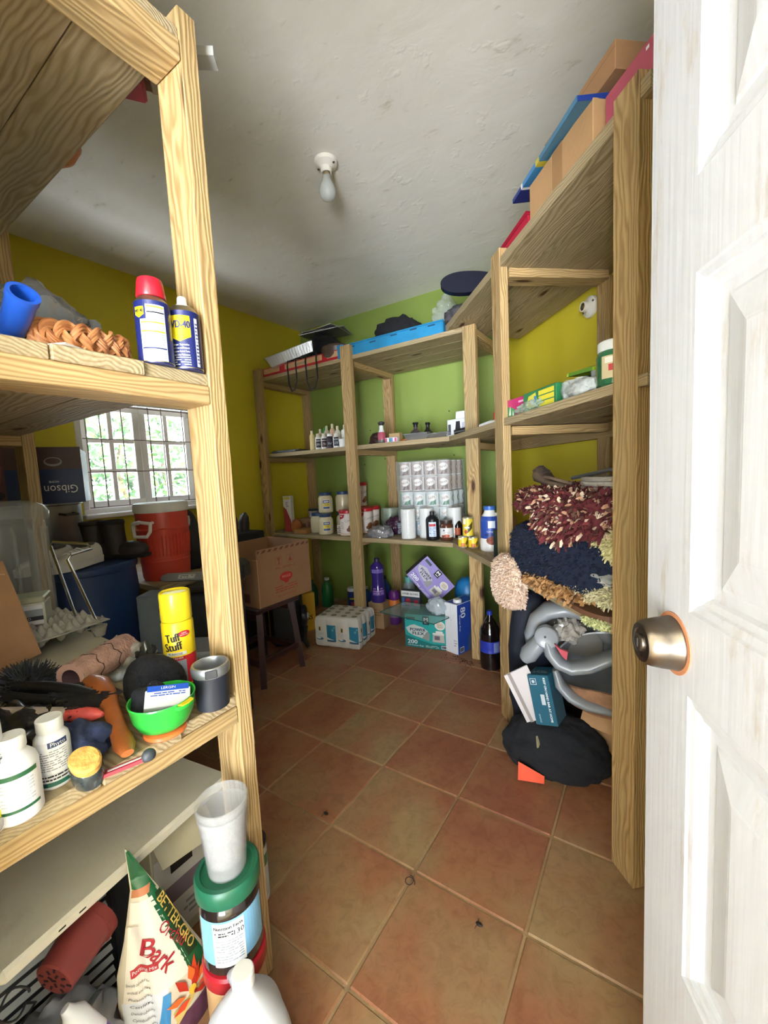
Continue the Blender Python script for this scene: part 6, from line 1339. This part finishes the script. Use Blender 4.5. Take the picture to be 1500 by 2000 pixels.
for k,y in enumerate((1.64,1.74,1.84,1.94)):
    t=thing('dark_shoe',('dark shoe toe up on the black chest, first from the left','dark shoe toe up on the black chest, second from the left','dark shoe toe up on the black chest, third from the left','dark shoe toe up on the black chest, nearest the back shelf')[k],'shoe',(-2.52,y,.841))
    mb=MB(); mb.tube([(0,0,0),(0,0,.06),(.01,0,.105),(.02,0,.135)],[.036,.040,.032,.010],M('#2a211f',r=.5),n=14,flat=1); mb.build('upper',t)
    mb=MB(); mb.tube([(-.036,0,.0),(-.038,0,.06),(-.02,0,.12)],[.012,.012,.006],M('#4b4440',r=.7),n=8,flat=2); mb.build('sole',t)
t=thing('floor_machine','black wheeled machine under the carton beside the stool','machine',(-2.10,2.03,0),rz=radians(40))
mb=MB(); mb.box(-.10,.06,.20,.22,.20,.36,M('#141416',r=.5),b=.03); mb.build('housing',t)
mb=MB(); mb.at(.03,-.02,.235,ry=pi/2); mb.lathe([(0,-.02),(.06,-.02),(.075,-.01),(.075,.01),(.06,.02),(.02,.022),(0,.022)],M('#141416',r=.45),28); mb.build('wheel',t)
mb=MB(); mb.at(.053,-.02,.235,ry=pi/2); mb.lathe([(0,.0),(.020,0),(.020,.006),(.012,.010),(0,.010)],M('#b9bbbd',r=.35),20); mb.build('hub_cap',t)
mb=MB(); mb.tube([(.03,-.02,.16),(.02,-.03,.07),(.05,-.05,.0135)],[.022,.020,.013],M('#141416',r=.5),n=8); mb.build('foot_bar',t)

# ---------------------------------------------------------------- diagonal unit: low shelf rugs (local x along the shelf, y towards the wall)
FZ=random.Random(17)
def shag(name,label,cat,s,q,z,hs,mats,n,ln,wd_,seed,amp=.12,fr=5,back=None,sub=4,curl=.6,rz=0,tilt=(0,0),sq=.75,flat=None,down=.25,group=None,ex=()):
    p=sq3(s,q)
    t=thing(name,label,cat,(p[0],p[1],z),rot=(tilt[0],tilt[1],aD+rz))
    mb=MB(); mb.ball(0,0,0,*hs,back or mats[0],sub=sub,amp=amp,fr=fr,seed=seed,sq=sq,flat=flat)
    for e_ in ex: mb.ball(*e_,back or mats[0],sub=sub,amp=amp,fr=fr,seed=seed+1,sq=sq)
    base=mb.build('backing',t,smooth=70)
    me=base.data; polys=[p_ for p_ in me.polygons if p_.normal.z>-.55]
    ar=[p_.area for p_ in polys]; tot=sum(ar); cum=[]; a_=0
    for x in ar: a_+=x; cum.append(a_)
    import bisect
    mb=MB(); V=me.vertices
    for k in range(n):
        p_=polys[min(len(polys)-1,bisect.bisect(cum,FZ.random()*tot))]
        c=Vector((0,0,0)); ws=[FZ.random() for _ in p_.vertices]; sw=sum(ws)
        for i,w in zip(p_.vertices,ws): c+=V[i].co*(w/sw)
        n_=p_.normal; d=(n_+Vector((FZ.uniform(-1,1),FZ.uniform(-1,1),FZ.uniform(-1,1)-down))*curl).normalized()
        L=ln*FZ.uniform(.6,1.2); a=d.cross(Vector((FZ.uniform(-1,1),FZ.uniform(-1,1),FZ.uniform(-1,1)))).normalized()*wd_*.5
        m_=c+d*L*.55; e=c+d*L+Vector((0,0,-.22*L))+a*FZ.uniform(-1,1)
        mb.add([c-a,c+a,m_+a*1.1,m_-a*1.1,e+a*.5,e-a*.5],[(0,1,2,3),(3,2,4,5)],mats[FZ.randrange(len(mats))])
    o=mb.build('pile',t,smooth=0,recalc=False); o['kind']='stuff'
    return t
def sq3(s,q): p=AF+DD*s+NI*q; return (p.x,p.y)
BUR=M('#5c1d22',r=.9); BUR2=M('#6f2a2a',r=.9); CRM2=M('#d8c0a4',r=.9); CRM3=M('#b3876a',r=.9); BRW=M('#5a3a2c',r=.9)
NV=M('#141d33',r=1); NV2=M('#1a2540',r=1)
shag('bath_rug','folded navy plush rug in the middle of the diagonal low shelf','rug',.335,.175,.872,(.335,.200,.118),[NV,NV2,M('#0f1728',r=1)],8000,.011,.004,91,amp=.04,fr=3,sq=.55,ex=[(-.10,-.14,-.015,.16,.065,.115)])
shag('shag_rug','burgundy and cream rag rug on top of the navy rug','rug',.375,.19,1.068,(.365,.215,.058),[BUR,BUR,BUR2,BUR,CRM2,BRW,CRM3,BUR],4300,.027,.012,93,amp=.12,fr=4,sq=.7,curl=.95,ex=[(.07,-.17,-.055,.19,.045,.055),(.05,-.19,-.10,.09,.03,.035)])
shag('bath_rug','fuzzy pale peach rug hanging over the shelf front by the post','rug',.085,-.030,.712,(.120,.045,.118),[M('#dcc0a8',r=1),M('#d2b29a',r=1),M('#e6cfba',r=1)],5500,.011,.0045,97,amp=.10,sq=.8)
shag('shag_rug','tan rag rug squeezed under the navy rug at the shelf edge','rug',.375,.045,.7735,(.215,.075,.026),[M('#a87c4c',r=.9),M('#b98c5a',r=.9),M('#94683c',r=.9)],1100,.026,.012,99,amp=.1,sq=.7,down=.6)
shag('bath_rug','upper cream looped rug by the right post','rug',.600,.135,.950,(.125,.105,.070),[M('#d9cf96',r=1),M('#cfc488',r=1),M('#e2d9a6',r=1)],3600,.017,.006,101,amp=.10,sq=.75)
shag('bath_rug','lower cream looped rug by the right post','rug',.545,.090,.800,(.170,.090,.036),[M('#d6cda6',r=1),M('#c9bf94',r=1),M('#dfd6b2',r=1)],4200,.015,.006,103,amp=.12,sq=.75)
lump('clear_bag','clear plastic bag pinched between the two cream rugs','bag',(*sq3(.59,.055),.838),(.085,.05,.030),M('#c9c9c2',r=.1,alpha=.55,coat=.6),amp=.3,fr=8,seed=105,rz=aD,flat=-.5)
o=MB(); o.prism([(-.07,-.03),(.05,-.035),(.03,.05),(-.05,.05)],0,.16,M('#1c2e24',r=.8)); o=o.build('green_mat',smooth=0); o.location=(*sq3(-.135,.06),.7435); o.rotation_euler=(0,0,aD); tag(o,'dark green folded mat beside the front diagonal post','mat')
# shoes and slippers
def clog(label,s,q,z,rz,m,tilt):
    p=sq3(s,q); t=thing('slip_on_shoe',label,'shoe',(p[0],p[1],z),rot=(tilt[0],tilt[1],aD+rz))
    mb=MB(); sec=[(-.15,.006,.055),(-.13,.026,.070),(-.08,.040,.066),(-.02,.042,.040),(.04,.040,.026),(.11,.036,.030),(.145,.020,.026),(.155,.006,.020)]
    vs=[];K=12
    for x,w,h in sec:
        for k in range(K): a=2*pi*k/K; vs.append((x,w*cos(a),max(0,h*.5+h*.5*sin(a))))
    mb.add(vs,[(i*K+k,i*K+(k+1)%K,(i+1)*K+(k+1)%K,(i+1)*K+k) for i in range(len(sec)-1) for k in range(K)]+[tuple(range(K))[::-1],tuple((len(sec)-1)*K+k for k in range(K))],m); mb.build('shoe_body',t,smooth=60)
    D2=M('#3a2c24',r=.7)
    for k in range(6):
        mb=MB(); x=-.115+.018*k; mb.tube([(x,-.036,.040),(x+.006,-.018,.066-.003*k),(x+.010,.0,.072-.004*k)],.0032,D2,n=6); mb.build('rubber_slat',t)
    mb=MB(); mb.ball(.055,0,.030,.075,.029,.010,D2,sub=2); mb.build('opening',t)
    mb=MB(); mb.tube([(.02,-.040,.030),(.08,-.040,.034),(.14,-.02,.034),(.155,0,.034),(.14,.02,.034),(.08,.04,.034),(.02,.04,.03)],.006,m,n=7); mb.build('collar_rim',t)
    return t
clog('brown slatted rubber clog lying on the burgundy rug',.225,.085,1.128,radians(-6),M('#6b5747',r=.6),(radians(-18),radians(7)))
t=thing('sandal','flat brown sandal on the low shelf edge under the cream rug','sandal',(*sq3(.560,.014),.7435),rz=aD+.03)
mb=MB(); oo=[(.125*cos(a)-.0,(.040+.010*cos(a))*sin(a)) for a in [2*pi*k/28 for k in range(28)]]; mb.prism(oo,0,.016,M('#6a4630',r=.7)); mb.build('sole',t,smooth=0)
mb=MB(); mb.slab(lambda a,b:(-.095+.08*b,-.040+.08*a,.014+.036*sin(pi*a)),10,4,.004,M('#553625',r=.7)); mb.build('strap',t)
shag('scrub_mitt','small pale green fuzzy mitt poking over the shelf edge','mitt',.640,-.006,.728,(.055,.020,.014),[M('#cfd29a',r=1),M('#c0c48a',r=1)],450,.008,.004,107,sub=3,ex=())
t=thing('woven_basket','grey woven band basket beside the burgundy rug','basket',(*sq3(.50,.16),1.100),rz=aD)
for k in range(4):
    mb=MB(); mb.tube([((.115-.004*k)*cos(a)*1.15,(.080)*sin(a),.016*k+.010) for a in [2*pi*j/40 for j in range(41)]],.0085,M(('#b5aca0','#a3998d')[k%2],r=.8,bump=.6,bs=150),n=7,cap=False); mb.build('woven_row',t)
mb=MB(); mb.box(0,0,.004,.20,.13,.006,M('#8f867b',r=.8)); mb.build('basket_base',t)
t=thing('folding_rods','two grey metal rods slanting above the woven basket','rod',(*sq3(.37,.13),1.170),rz=aD)
mb=MB(); mb.tube([(-.06,.0,-.012),(.20,.05,.030)],.007,M('#7d7e80',r=.4,metal=.6),n=8); mb.build('upper_rod',t)
mb=MB(); mb.tube([(.03,.02,-.030),(.20,.06,.022)],.006,M('#3d3d40',r=.5),n=8); mb.build('lower_rod',t)

# ---------------------------------------------------------------- diagonal unit: floor (frame turned to the doorway)
FR=Matrix(((.991,-.135,0,-.2),(.135,.991,0,1.62),(0,0,1,0),(0,0,0,1)))
def fthing(name,label,cat,x,y,z,rot=(0,0,0)):
    t=thing(name,label,cat); t.matrix_world=FR@Matrix.Translation((x,y,z))@Euler(rot).to_matrix().to_4x4(); return t
GP=M('#8b8f93',r=.35,coat=.2); GP2=M('#7a7873',r=.45)
t=fthing('woven_tray','wide seagrass tray with a scalloped rim under the grey booster seat','basket',.085,.13,.20,(radians(-18),0,0))
SG=M('#a3795a',r=.85,var=.25,vs=25,bump=.6,bs=110)
mb=MB(); 
def scal(a,b):
    th=2*pi*a; r=.10+.125*b+.010*b*b*cos(12*th); return (r*cos(th),r*sin(th)*.92,.02+.10*b*b)
mb.slab(scal,96,8,.008,SG); mb.build('tray_rim',t)
mb=MB(); mb.lathe([(0,.014),(.10,.014),(.104,.022),(0,.022)],SG,40); mb.build('tray_base',t)
mb=MB(); mb.tube([((.152+.006*sin(60*a))*cos(a),(.152+.006*sin(60*a))*sin(a)*.92,.062) for a in [2*pi*k/120 for k in range(121)]],.006,M('#c9a683',r=.8),n=5,cap=False); mb.build('rope_trim',t)
t=fthing('booster_seat','grey plastic booster seat lying on its side in the seagrass tray','booster seat',0,.02,0)
# scooped tray: open bowl facing the doorway
mb=MB()
def scoop(a,b):
    th=2*pi*a; r=.175*(1-b)**.55; return (.085+r*cos(th)*1.10,.03+.20*b**.8,.435+r*sin(th)*.80)
mb.slab(scoop,48,14,.006,M('#82858a',r=.3,coat=.3)); mb.build('seat_bowl',t,smooth=60)
mb=MB(); mb.tube([(-.108,.0,.420),(-.092,-.005,.365),(-.055,-.008,.330),(0,-.008,.306),(.083,-.008,.298),(.17,0,.310)],[.024,.040,.046,.042,.036,.030],GP,n=16,flat=.5); mb.build('lower_rim',t,smooth=60)
mb=MB(); mb.tube([(-.138,-.015,.545),(-.122,-.020,.495),(-.095,-.022,.463),(-.050,-.022,.446),(.008,-.02,.462),(.083,-.015,.505),(.17,-.005,.545)],[.034,.046,.048,.046,.046,.044,.042],GP,n=18,flat=.55); mb.build('front_band',t,smooth=60)
mb=MB(); mb.tube([(-.21,.07,.470),(-.206,.065,.525),(-.180,.06,.590),(-.135,.06,.634),(-.077,.06,.650),(-.012,.065,.640),(.05,.08,.590),(.075,.10,.53)],[.020,.040,.052,.056,.056,.054,.050,.040],GP,n=18,flat=.6); mb.build('back_arch',t,smooth=60)
mb=MB(); mb.slab(lambda a,b:(-.19+.25*a,.085+.03*sin(pi*a),.44+(.17+.05*sin(pi*a))*b),16,8,.008,GP2); mb.build('back_panel',t,smooth=60)
mb=MB(); mb.tube([(-.130,.0,.560),(-.165,.0,.520),(-.205,.0,.468),(-.222,.0,.445)],[.030,.040,.047,.030],GP,n=16,flat=.75); mb.build('side_arm',t,smooth=60)
mb=MB(); mb.at(-.136,-.044,.560,rx=pi/2,ry=0); mb.lathe([(0,-.03),(.042,-.03),(.043,.004),(.039,.008),(.036,.006),(0,.006)],GP,32); mb.build('pivot_hub',t)
for x,z in ((-.140,.566),(-.090,.512)):
    mb=MB(); mb.at(x,-.0525,z,rx=pi/2); mb.lathe([(0,0),(.004,0),(.004,.002),(0,.002)],INK,10); mb.build('screw_hole',t)
t2=fthing('foil_wrap','crumpled clear cellophane ball stuffed in the booster seat','wrap',-.058,.04,.578)
mb=MB(); mb.ball(0,0,0,.052,.040,.046,M('#bfb8ae',r=.12,alpha=.75,coat=.8,var=.3,vs=30),sub=4,amp=.5,fr=9,seed=5); mb.build('cellophane',t2)
t2=fthing('red_tag','pink red plastic wedge clipped inside the booster seat','tag',-.085,-.048,.522)
mb=MB(); mb.prism([(-.022,.030),(.0,.012),(.024,.006),(.020,-.026),(.006,-.016)],-.006,.006,M('#b83a4c',r=.35)); o=mb.build('wedge',t2,smooth=0); o.rotation_euler=(pi/2,0,0)
def chp(P):
    P.rect(-.040,.0,.040,.185,M('#15556a',r=.45)); P.text('KEEP ON HAND BAR AT HOME',.022,.095,.0085,WHT,2,rot=-pi/2,bold=.0003,w=.165); P.lines(-.003,.03,.012,.16,1,PALE,2,fill=.3)
    P.rect(-.032,.150,-.010,.152,PALE,2); P.rect(-.032,.172,-.010,.174,PALE,2); P.rect(-.033,.150,-.031,.174,PALE,2); P.rect(-.011,.150,-.009,.174,PALE,2); P.disc(-.021,.162,.006,.006,PALE,2); P.text('unwind',-.020,.025,.008,PALE,2,rot=-pi/2,w=.03)
t=fthing('heater_box','teal box with white print leaning under the booster seat','box',-.135,-.045,.222,(radians(-6),radians(-13),radians(-12)))
mb=MB(); mb.box(0,.055,.093,.082,.11,.188,M('#15556a',r=.5),b=.002); mb.build('carton_body',t,smooth=0)
P=Print(face(0,0,0,1,0,0,0,0,1)); chp(P); P.build('printed_panel',t)
P=Print(face(-.041,.055,0,0,-1,0,0,0,1)); P.rect(-.054,.002,.054,.186,M('#cfcac4',r=.6)); P.rect(.02,.002,.03,.186,M('#8f857c',r=.6),2); P.build('pale_side',t)
P=Print(face(0,.055,.187,1,0,0,0,1,0)); P.lines(-.03,-.03,.03,.0,3,PALE,1); P.build('top_print',t)
t=fthing('pale_board','thin white panel leaning behind the teal box','panel',-.175,.035,.20,(radians(4),radians(-24),radians(25)))
mb=MB(); mb.box(.0,0,.11,.10,.005,.24,M('#d5cdcb',r=.6)); mb.build('board_face',t,smooth=0)
mb=MB(); mb.box(-.030,-.004,.11,.012,.003,.24,M('#9b908a',r=.6)); mb.build('board_groove',t,smooth=0)
t=fthing('black_jacket','black cloth jacket heaped on the floor under the teal box','jacket',-.115,.075,.0)
BJ=M('#17181c',r=.95,bump=.5,bs=45)
mb=MB(); mb.ball(.0,-.01,.065,.205,.135,.14,BJ,sub=5,amp=.09,fr=3,seed=9,flat=-.064); mb.build('cloth_body',t,smooth=80)
mb=MB(); mb.ball(.06,-.055,.025,.115,.06,.03,BJ,sub=4,amp=.14,fr=5,seed=12,flat=-.024); mb.build('sleeve',t,smooth=80)
mb=MB(); mb.tube([(-.06,-.105,.16),(-.05,-.12,.13),(-.045,-.125,.10)],[.004,.011,.004],M('#7a6f55',r=.6),n=6,flat=.5); mb.build('pattern_patch',t)
t=fthing('orange_flag','bright orange fabric corner sticking out from the black jacket','cloth',-.190,-.098,.004)
mb=MB(); mb.slab(lambda a,b:(-.050+.095*a,.0+.020*b,.062*b*(1-.75*a)+.012*a+.003),8,5,.003,M('#e8532e',r=.7)); mb.build('orange_cloth',t)
t=fthing('tan_carton','tan cardboard carton behind the right post foot','box',.115,.18,0,(0,0,radians(-25)))
mb=MB(); mb.box(0,0,.125,.19,.16,.25,CARD2,b=.003); mb.build('carton_body',t,smooth=0)
mb=MB(); mb.slab(lambda a,b:(-.09+.18*a,-.082-.05*b,.245-.07*b),4,4,.004,CARD2); mb.build('carton_flap',t)
t=fthing('toy_bucket','magenta bucket with a navy rim behind the booster seat','bucket',-.175,.27,.56)
mb=MB(); mb.lathe([(0,0),(.034,0),(.040,.08),(.0435,.12),(.0385,.12),(.032,.01),(0,.01)],M('#a5245a',r=.4),28); mb.build('bucket_body',t)
mb=MB(); mb.tube([(.0445*cos(a),.0445*sin(a),.118) for a in [2*pi*k/28 for k in range(29)]],.004,M('#2a3f7a',r=.4),n=6,cap=False); mb.build('bucket_rim',t)
t=fthing('duffel_bag','dark navy rounded bag at the back of the floor below the rugs','bag',-.215,.22,.0)
mb=MB(); mb.ball(0,0,.335,.095,.10,.335,M('#0e1424',r=.8),sub=4,amp=.06,fr=3,seed=3,sq=.7,flat=-.333); mb.build('bag_body',t)
t=fthing('stained_board','white stained board standing behind the booster seat','board',.03,.30,.30,(0,radians(4),0))
mb=MB(); mb.box(0,0,.17,.13,.012,.35,M('#d9d8d2',r=.4,var=.35,vs=14)); mb.build('board_sheet',t,smooth=0)
t=fthing('black_box','added black box filling the dark space behind the booster seat','case',-.02,.42,0)
mb=MB(); mb.box(0,0,.26,.42,.10,.52,M('#161618',r=.7),b=.01); mb.build('case_body',t)  # black box added to stand for the dark behind the seat
# cola bottle by the corner post
def cola(P): P.rect(-.10,.115,.10,.185,M('#2436a0',r=.4)); P.rect(.02,.12,.06,.18,M('#7a86b8',r=.4),2); P.rect(.065,.120,.085,.150,WHT,3)
vessel('soda_bottle','big dark soda bottle with a blue label behind the front diagonal post','bottle',(-.815,2.335,0),[(0,.004),(.04,0),(.060,.010),(.063,.03),(.063,.11),(.061,.13),(.061,.19),(.063,.21),(.057,.25),(.034,.295),(.015,.325),(.014,.34),(0,.34)],M('#150f10',r=.1,coat=.8),[(0,.335),(.0165,.335),(.0165,.358),(0,.359)],M('#2438a0',r=.4),cola,n=32)
lump('black_sack','black plastic sack behind the soda bottle','bag',(-.655,2.50,0),(.12,.13,.26),M('#121214',r=.4),amp=.15,fr=4,seed=111,flat=-.7)

# ---------------------------------------------------------------- diagonal unit: middle shelf
def rthing(name,label,cat,s,q,z,rz=0,tilt=(0,0)):
    p=sq3(s,q); return thing(name,label,cat,(p[0],p[1],z),rot=(tilt[0],tilt[1],aD+rz))
def rcarton(name,label,cat,s,q,z,w,d,h,m,prints=None,rz=0,tilt=(0,0)):
    p=sq3(s,q); return carton(name,label,cat,(p[0],p[1],z),0,w,d,h,m,prints,rot=(tilt[0],tilt[1],aD+rz))
MK=M('#c0266a',r=.3,coat=.4)
rcarton('pink_packet','hot pink packet with green leaves behind the front diagonal post','packet',.065,.06,1.4255,.15,.05,.078,MK,dict(front=lambda P:(P.poly([(-.075,.0),(-.01,.0),(-.02,.035),(-.05,.045),(-.075,.05)],M('#3f8a4a',r=.4)),P.poly([(-.06,.01),(-.05,.05),(-.045,.01)],WHT,2),P.poly([(-.035,.0),(-.03,.03),(-.022,.0)],WHT,2),P.rect(.01,.055,.045,.063,M('#e8a8c4',r=.4),2))),rz=.15)
rcarton('black_box','black flat case behind the pink packet','case',.22,.20,1.4255,.42,.16,.085,BLK)
def spg(P): 
    P.rect(-.11,.0,.11,.075,M('#2f7a4a',r=.4))
    for k,c in enumerate(('#e2d23a','#e2d23a','#e2d23a')): P.rect(.0,.010+.021*k,.10,.027+.021*k,M(c,r=.8),2)
    P.poly([(-.09,.02),(-.03,.012),(-.005,.03),(-.02,.068),(-.07,.06)],M('#d9cf4a',r=.5),3); P.disc(-.045,.035,.014,.012,WHT,4); P.rect(-.03,.02,-.012,.055,M('#4a86b0',r=.5),4)
rcarton('sponge_pack','yellow sponge pack in green wrapping on the diagonal middle shelf','sponge pack',.245,.065,1.4255,.22,.06,.078,M('#2f7a4a',r=.35,coat=.4),dict(front=spg),rz=.05)
t=rthing('clear_packet','crackly clear wrapping in front of the sponge pack','wrapping',.175,.028,1.4255)
mb=MB(); mb.ball(0,0,.020,.10,.018,.026,M('#b9cdb9',r=.12,alpha=.5,coat=.6),sub=4,amp=.45,fr=9,seed=7,flat=-.02); mb.build('film',t)
for k,(s,q,L,h,lb) in enumerate(((.455,.05,.11,.062,'clear glass packs in film, front pair on the diagonal middle shelf'),(.535,.105,.12,.085,'taller clear glass packs behind the front pair'))):
    t=rthing('glassware_pack',lb,'glassware',s,q,1.4255)
    for j in range(3):
        mb=MB(); mb.at(-L/3+L/3*j,0,0); mb.lathe([(0,.002),(.019,.002),(.022,h),(.0205,h),(.0175,.008),(0,.006)],M('#dfe6e2',r=.05,alpha=.3,coat=.8),20); mb.build('tumbler',t)
    mb=MB(); mb.ball(0,0,h*.5,L*.62,.032,h*.56,M('#e3e8e4',r=.1,alpha=.22,coat=.8),sub=4,amp=.25,fr=8,seed=k+3,flat=-h*.5); mb.build('film',t)
lump('plate_stack_wrap','white paper plates in clear film by the green jar','plates',(*sq3(.52,.035),1.4255),(.085,.03,.028),M('#d8dcd8',r=.3,alpha=.85,coat=.4,var=.25,vs=40),amp=.25,fr=9,seed=13,flat=-.9,rz=aD)
t=rthing('lime_packet','lime green packet lying on the glassware packs','packet',.435,.13,1.513,tilt=(0,.08))
mb=MB(); mb.slab(lambda a,b:(-.075+.15*a,-.05+.10*b,.010+.016*sin(pi*a)*sin(pi*b)),10,8,.010,M('#a9c52c',r=.3,coat=.4)); mb.build('packet_body',t)
mb=MB(); mb.box(.0,-.047,.006,.13,.006,.012,M('#5f8a24',r=.4)); mb.build('packet_seal',t)
t=rthing('grey_tray','grey plastic tray tilted behind the green jar','tray',.545,.22,1.4265,tilt=(radians(62),0))
mb=MB(); mb.box(0,.07,.005,.22,.16,.008,M('#6f7078',r=.45),b=.003); mb.build('tray_sheet',t,smooth=0)
mb=MB(); mb.box(0,.15,.012,.22,.008,.022,M('#a3a4a8',r=.45),b=.002); mb.build('tray_lip',t,smooth=0)
p=sq3(.645,.055)
vessel('green_jar','green jar with a white lid beside the right post','jar',(p[0],p[1],1.4255),[(0,0),(.047,0),(.052,.006),(.053,.085),(.048,.098),(.044,.102),(0,.102)],M('#2f6a44',r=.2,coat=.6,alpha=.92),[(0,.099),(.047,.099),(.049,.102),(.049,.124),(.046,.127),(0,.127)],M('#dfe0dc',r=.35),lambda P:(P.rect(-.04,.02,.03,.082,M('#c9b98f',r=.5)),P.rect(-.02,.04,.03,.058,M('#b8343a',r=.5),2),P.rect(-.03,.062,.0,.078,M('#e6e2d4',r=.5),2),P.poly([(.0,.06),(.03,.06),(.03,.08),(.01,.078)],M('#d9a03a',r=.5),2)),n=36)

# ---------------------------------------------------------------- diagonal unit: top shelf (z 2.1035)
ZU=2.1035
rcarton('brown_carton','lower brown carton with a tape strip on the diagonal top shelf','cardboard box',.402,.160,ZU,.365,.27,.140,M('#b88f62',r=.85,var=.06,bump=.1),dict(front=lambda P:(P.rect(-.03,.0,.03,.14,M('#a37a4f',r=.5)),P.rect(-.031,.0,-.0295,.14,M('#cfa87c',r=.5),2))))
t=rthing('blue_board','blue printed board pinched between the two brown cartons','board',.345,.162,ZU+.160,rz=radians(-5),tilt=(radians(5),radians(4)))
mb=MB(); mb.box(0,0,.009,.50,.32,.016,M('#223a86',r=.35),b=.002); mb.build('board_sheet',t,smooth=0)
P=Print(face(0,0,.001,1,0,0,0,-1,0)); P.rect(-.25,-.16,-.16,.16,M('#1d2f7a',r=.35)); P.rect(-.16,-.16,-.145,.16,WHT); P.rect(-.145,-.16,-.03,.16,M('#3f8ac0',r=.35)); P.rect(-.03,-.16,.0,.16,M('#c9b83a',r=.35)); P.rect(.0,-.16,.25,.16,M('#3f7a9a',r=.35)); P.disc(-.10,.06,.03,.03,M('#8fc0d8',r=.4),2); P.build('printed_face',t)
P=Print(face(0,-.16,0,1,0,0,0,0,1)); P.rect(-.16,.001,-.145,.017,WHT); P.rect(-.145,.001,-.03,.017,M('#3f8ac0',r=.35)); P.rect(-.03,.001,.0,.017,M('#c9b83a',r=.35)); P.rect(.0,.001,.25,.017,M('#3f7a9a',r=.35)); P.build('printed_edge',t)
rcarton('brown_carton','upper darker brown carton stacked above the blue board','cardboard box',.425,.200,ZU+.196,.37,.25,.075,M('#a87d58',r=.85,var=.08,bump=.1),dict(front=lambda P:P.rect(-.185,.055,.185,.0565,M('#7d5638',r=.8))))
t=rthing('black_suitcase','dark brown rounded case at the right end of the top shelf','case',.775,.30,ZU)
mb=MB(); mb.ball(0,0,.19,.12,.17,.19,M('#2f211c',r=.5),sub=4,sq=.45,flat=-.19); mb.build('case_body',t)
rcarton('pink_box','flat pink box standing near the right post top','box',.725,.15,ZU,.19,.24,.100,M('#b04a5e',r=.5),dict(front=lambda P:P.rect(.05,.08,.06,.088,WHT)))
rt=rthing('red_tray','shallow red plastic tray at the left end of the diagonal top shelf','tray',.055,.12,ZU,tilt=(0,radians(-3)))
mb=MB(); tray_sh(mb,.26,.17,.062,M('#b3203a',r=.3),.12); mb.build('tray_shell',rt,smooth=20)
mb=MB(); mb.tube([(x*.13,y*.085,.063) for x,y in ((-1,-1),(1,-1),(1,1),(-1,1),(-1,-1))],.006,M('#8f1a30',r=.3),n=7); mb.build('rolled_rim',rt)
lump('red_cloth_bag','folded red cloth inside the red tray','cloth',(*sq3(.06,.12),ZU+.004),(.095,.055,.04),M('#c2304a',r=.8),amp=.2,fr=6,seed=121,rz=aD,flat=-.7)

# ---------------------------------------------------------------- specks and dry bits on the floor
def bug(label,x,y,s):
    t=thing('dead_insect',label,'insect',(x,y,.001))
    mb=MB(); mb.ball(0,0,.004*s,.011*s,.006*s,.004*s,M('#1d1512',r=.6),sub=2); mb.build('insect_body',t)
    for k in (-1,1):
        mb=MB(); mb.tube([(-.004*s,0,.003),(-.006*s,.012*s*k,.005),(-.008*s,.016*s*k,.0005)],.0008,M('#1d1512',r=.6),n=4); mb.build('leg',t)
bug('dead dark insect on a tile left of the floor middle',-.972,.998,1); bug('small dark insect on a tile near the right post',-.375,.930,.9)
t=thing('dry_twig','curled dry twig lying on a tile joint in the foreground','twig',(-.590,.935,.001))
mb=MB(); mb.tube([(.016*cos(a)*(1-.05*a),.013*sin(a),.003+.001*a) for a in [k*.4 for k in range(22)]],.0012,M('#3a2a1e',r=.9),n=5); mb.build('twig_curl',t)
t=thing('dirt_crumbs','dark dirt crumbs on the tiles beside the 80 carton','dirt',(-1.02,2.34,.0005))
mb=MB(); rc=random.Random(4)
for k in range(60): mb.at(rc.gauss(0,.06),rc.gauss(0,.03),.001,rz=rc.uniform(0,6)); mb.box(0,0,0,rc.uniform(.003,.010),rc.uniform(.002,.006),.002,M('#4a2a1c',r=.95))
mb.build('crumbs',t,smooth=0)['kind']='stuff'
# ---------------------------------------------------------------- repeats share a group
GROUPS=dict(shelving_unit='pine shelving units around the pantry',lamp_holder='white porcelain lamp holders',spray_can='lubricant spray cans on the middle left shelf',pill_bottle='white medicine bottles on the lower left shelf',
 plastic_bag='crumpled plastic bags on the left shelves',sneaker='pair of white sneakers on the drum',boot='pair of dark boots on the drum',foil_platter='flat foil platters on the tote bag',toiletry_bottle='toiletry bottles on the middle back shelf',
 pump_bottle='pump bottles on the middle back shelf',tray_packet='wrapped foil pans on the middle back shelf',mayonnaise_jar='mayonnaise jars on the low back shelf',food_tub='red lidded tubs on the low back shelf',preserve_jar='small preserve jars on the brown carton',
 paper_towel='paper towel rolls on the low back shelf',food_can='yellow food cans by the corner post',toilet_roll_pack='wrapped toilet roll packs on the low back shelf',trash_bag_carton='trash bag cartons under the back shelf',bleach_bottle='cleaning bottles on the floor at the back',
 dark_shoe='dark shoes on the black chest',bath_rug='plush bath rugs on the diagonal shelf',shag_rug='rag rugs on the diagonal shelf',glassware_pack='film wrapped glassware on the diagonal shelf',brown_carton='brown cartons on the shelves',dead_insect='dead insects on the floor tiles',spray_bottle='spray bottles at the back of the pantry',clear_bag='clear plastic bags on the shelves')
for o in list(bpy.data.objects):
    if o.parent is None and 'label' in o.keys():
        b=o.name.split('.')[0]
        if b in GROUPS: o['group']=GROUPS[b]
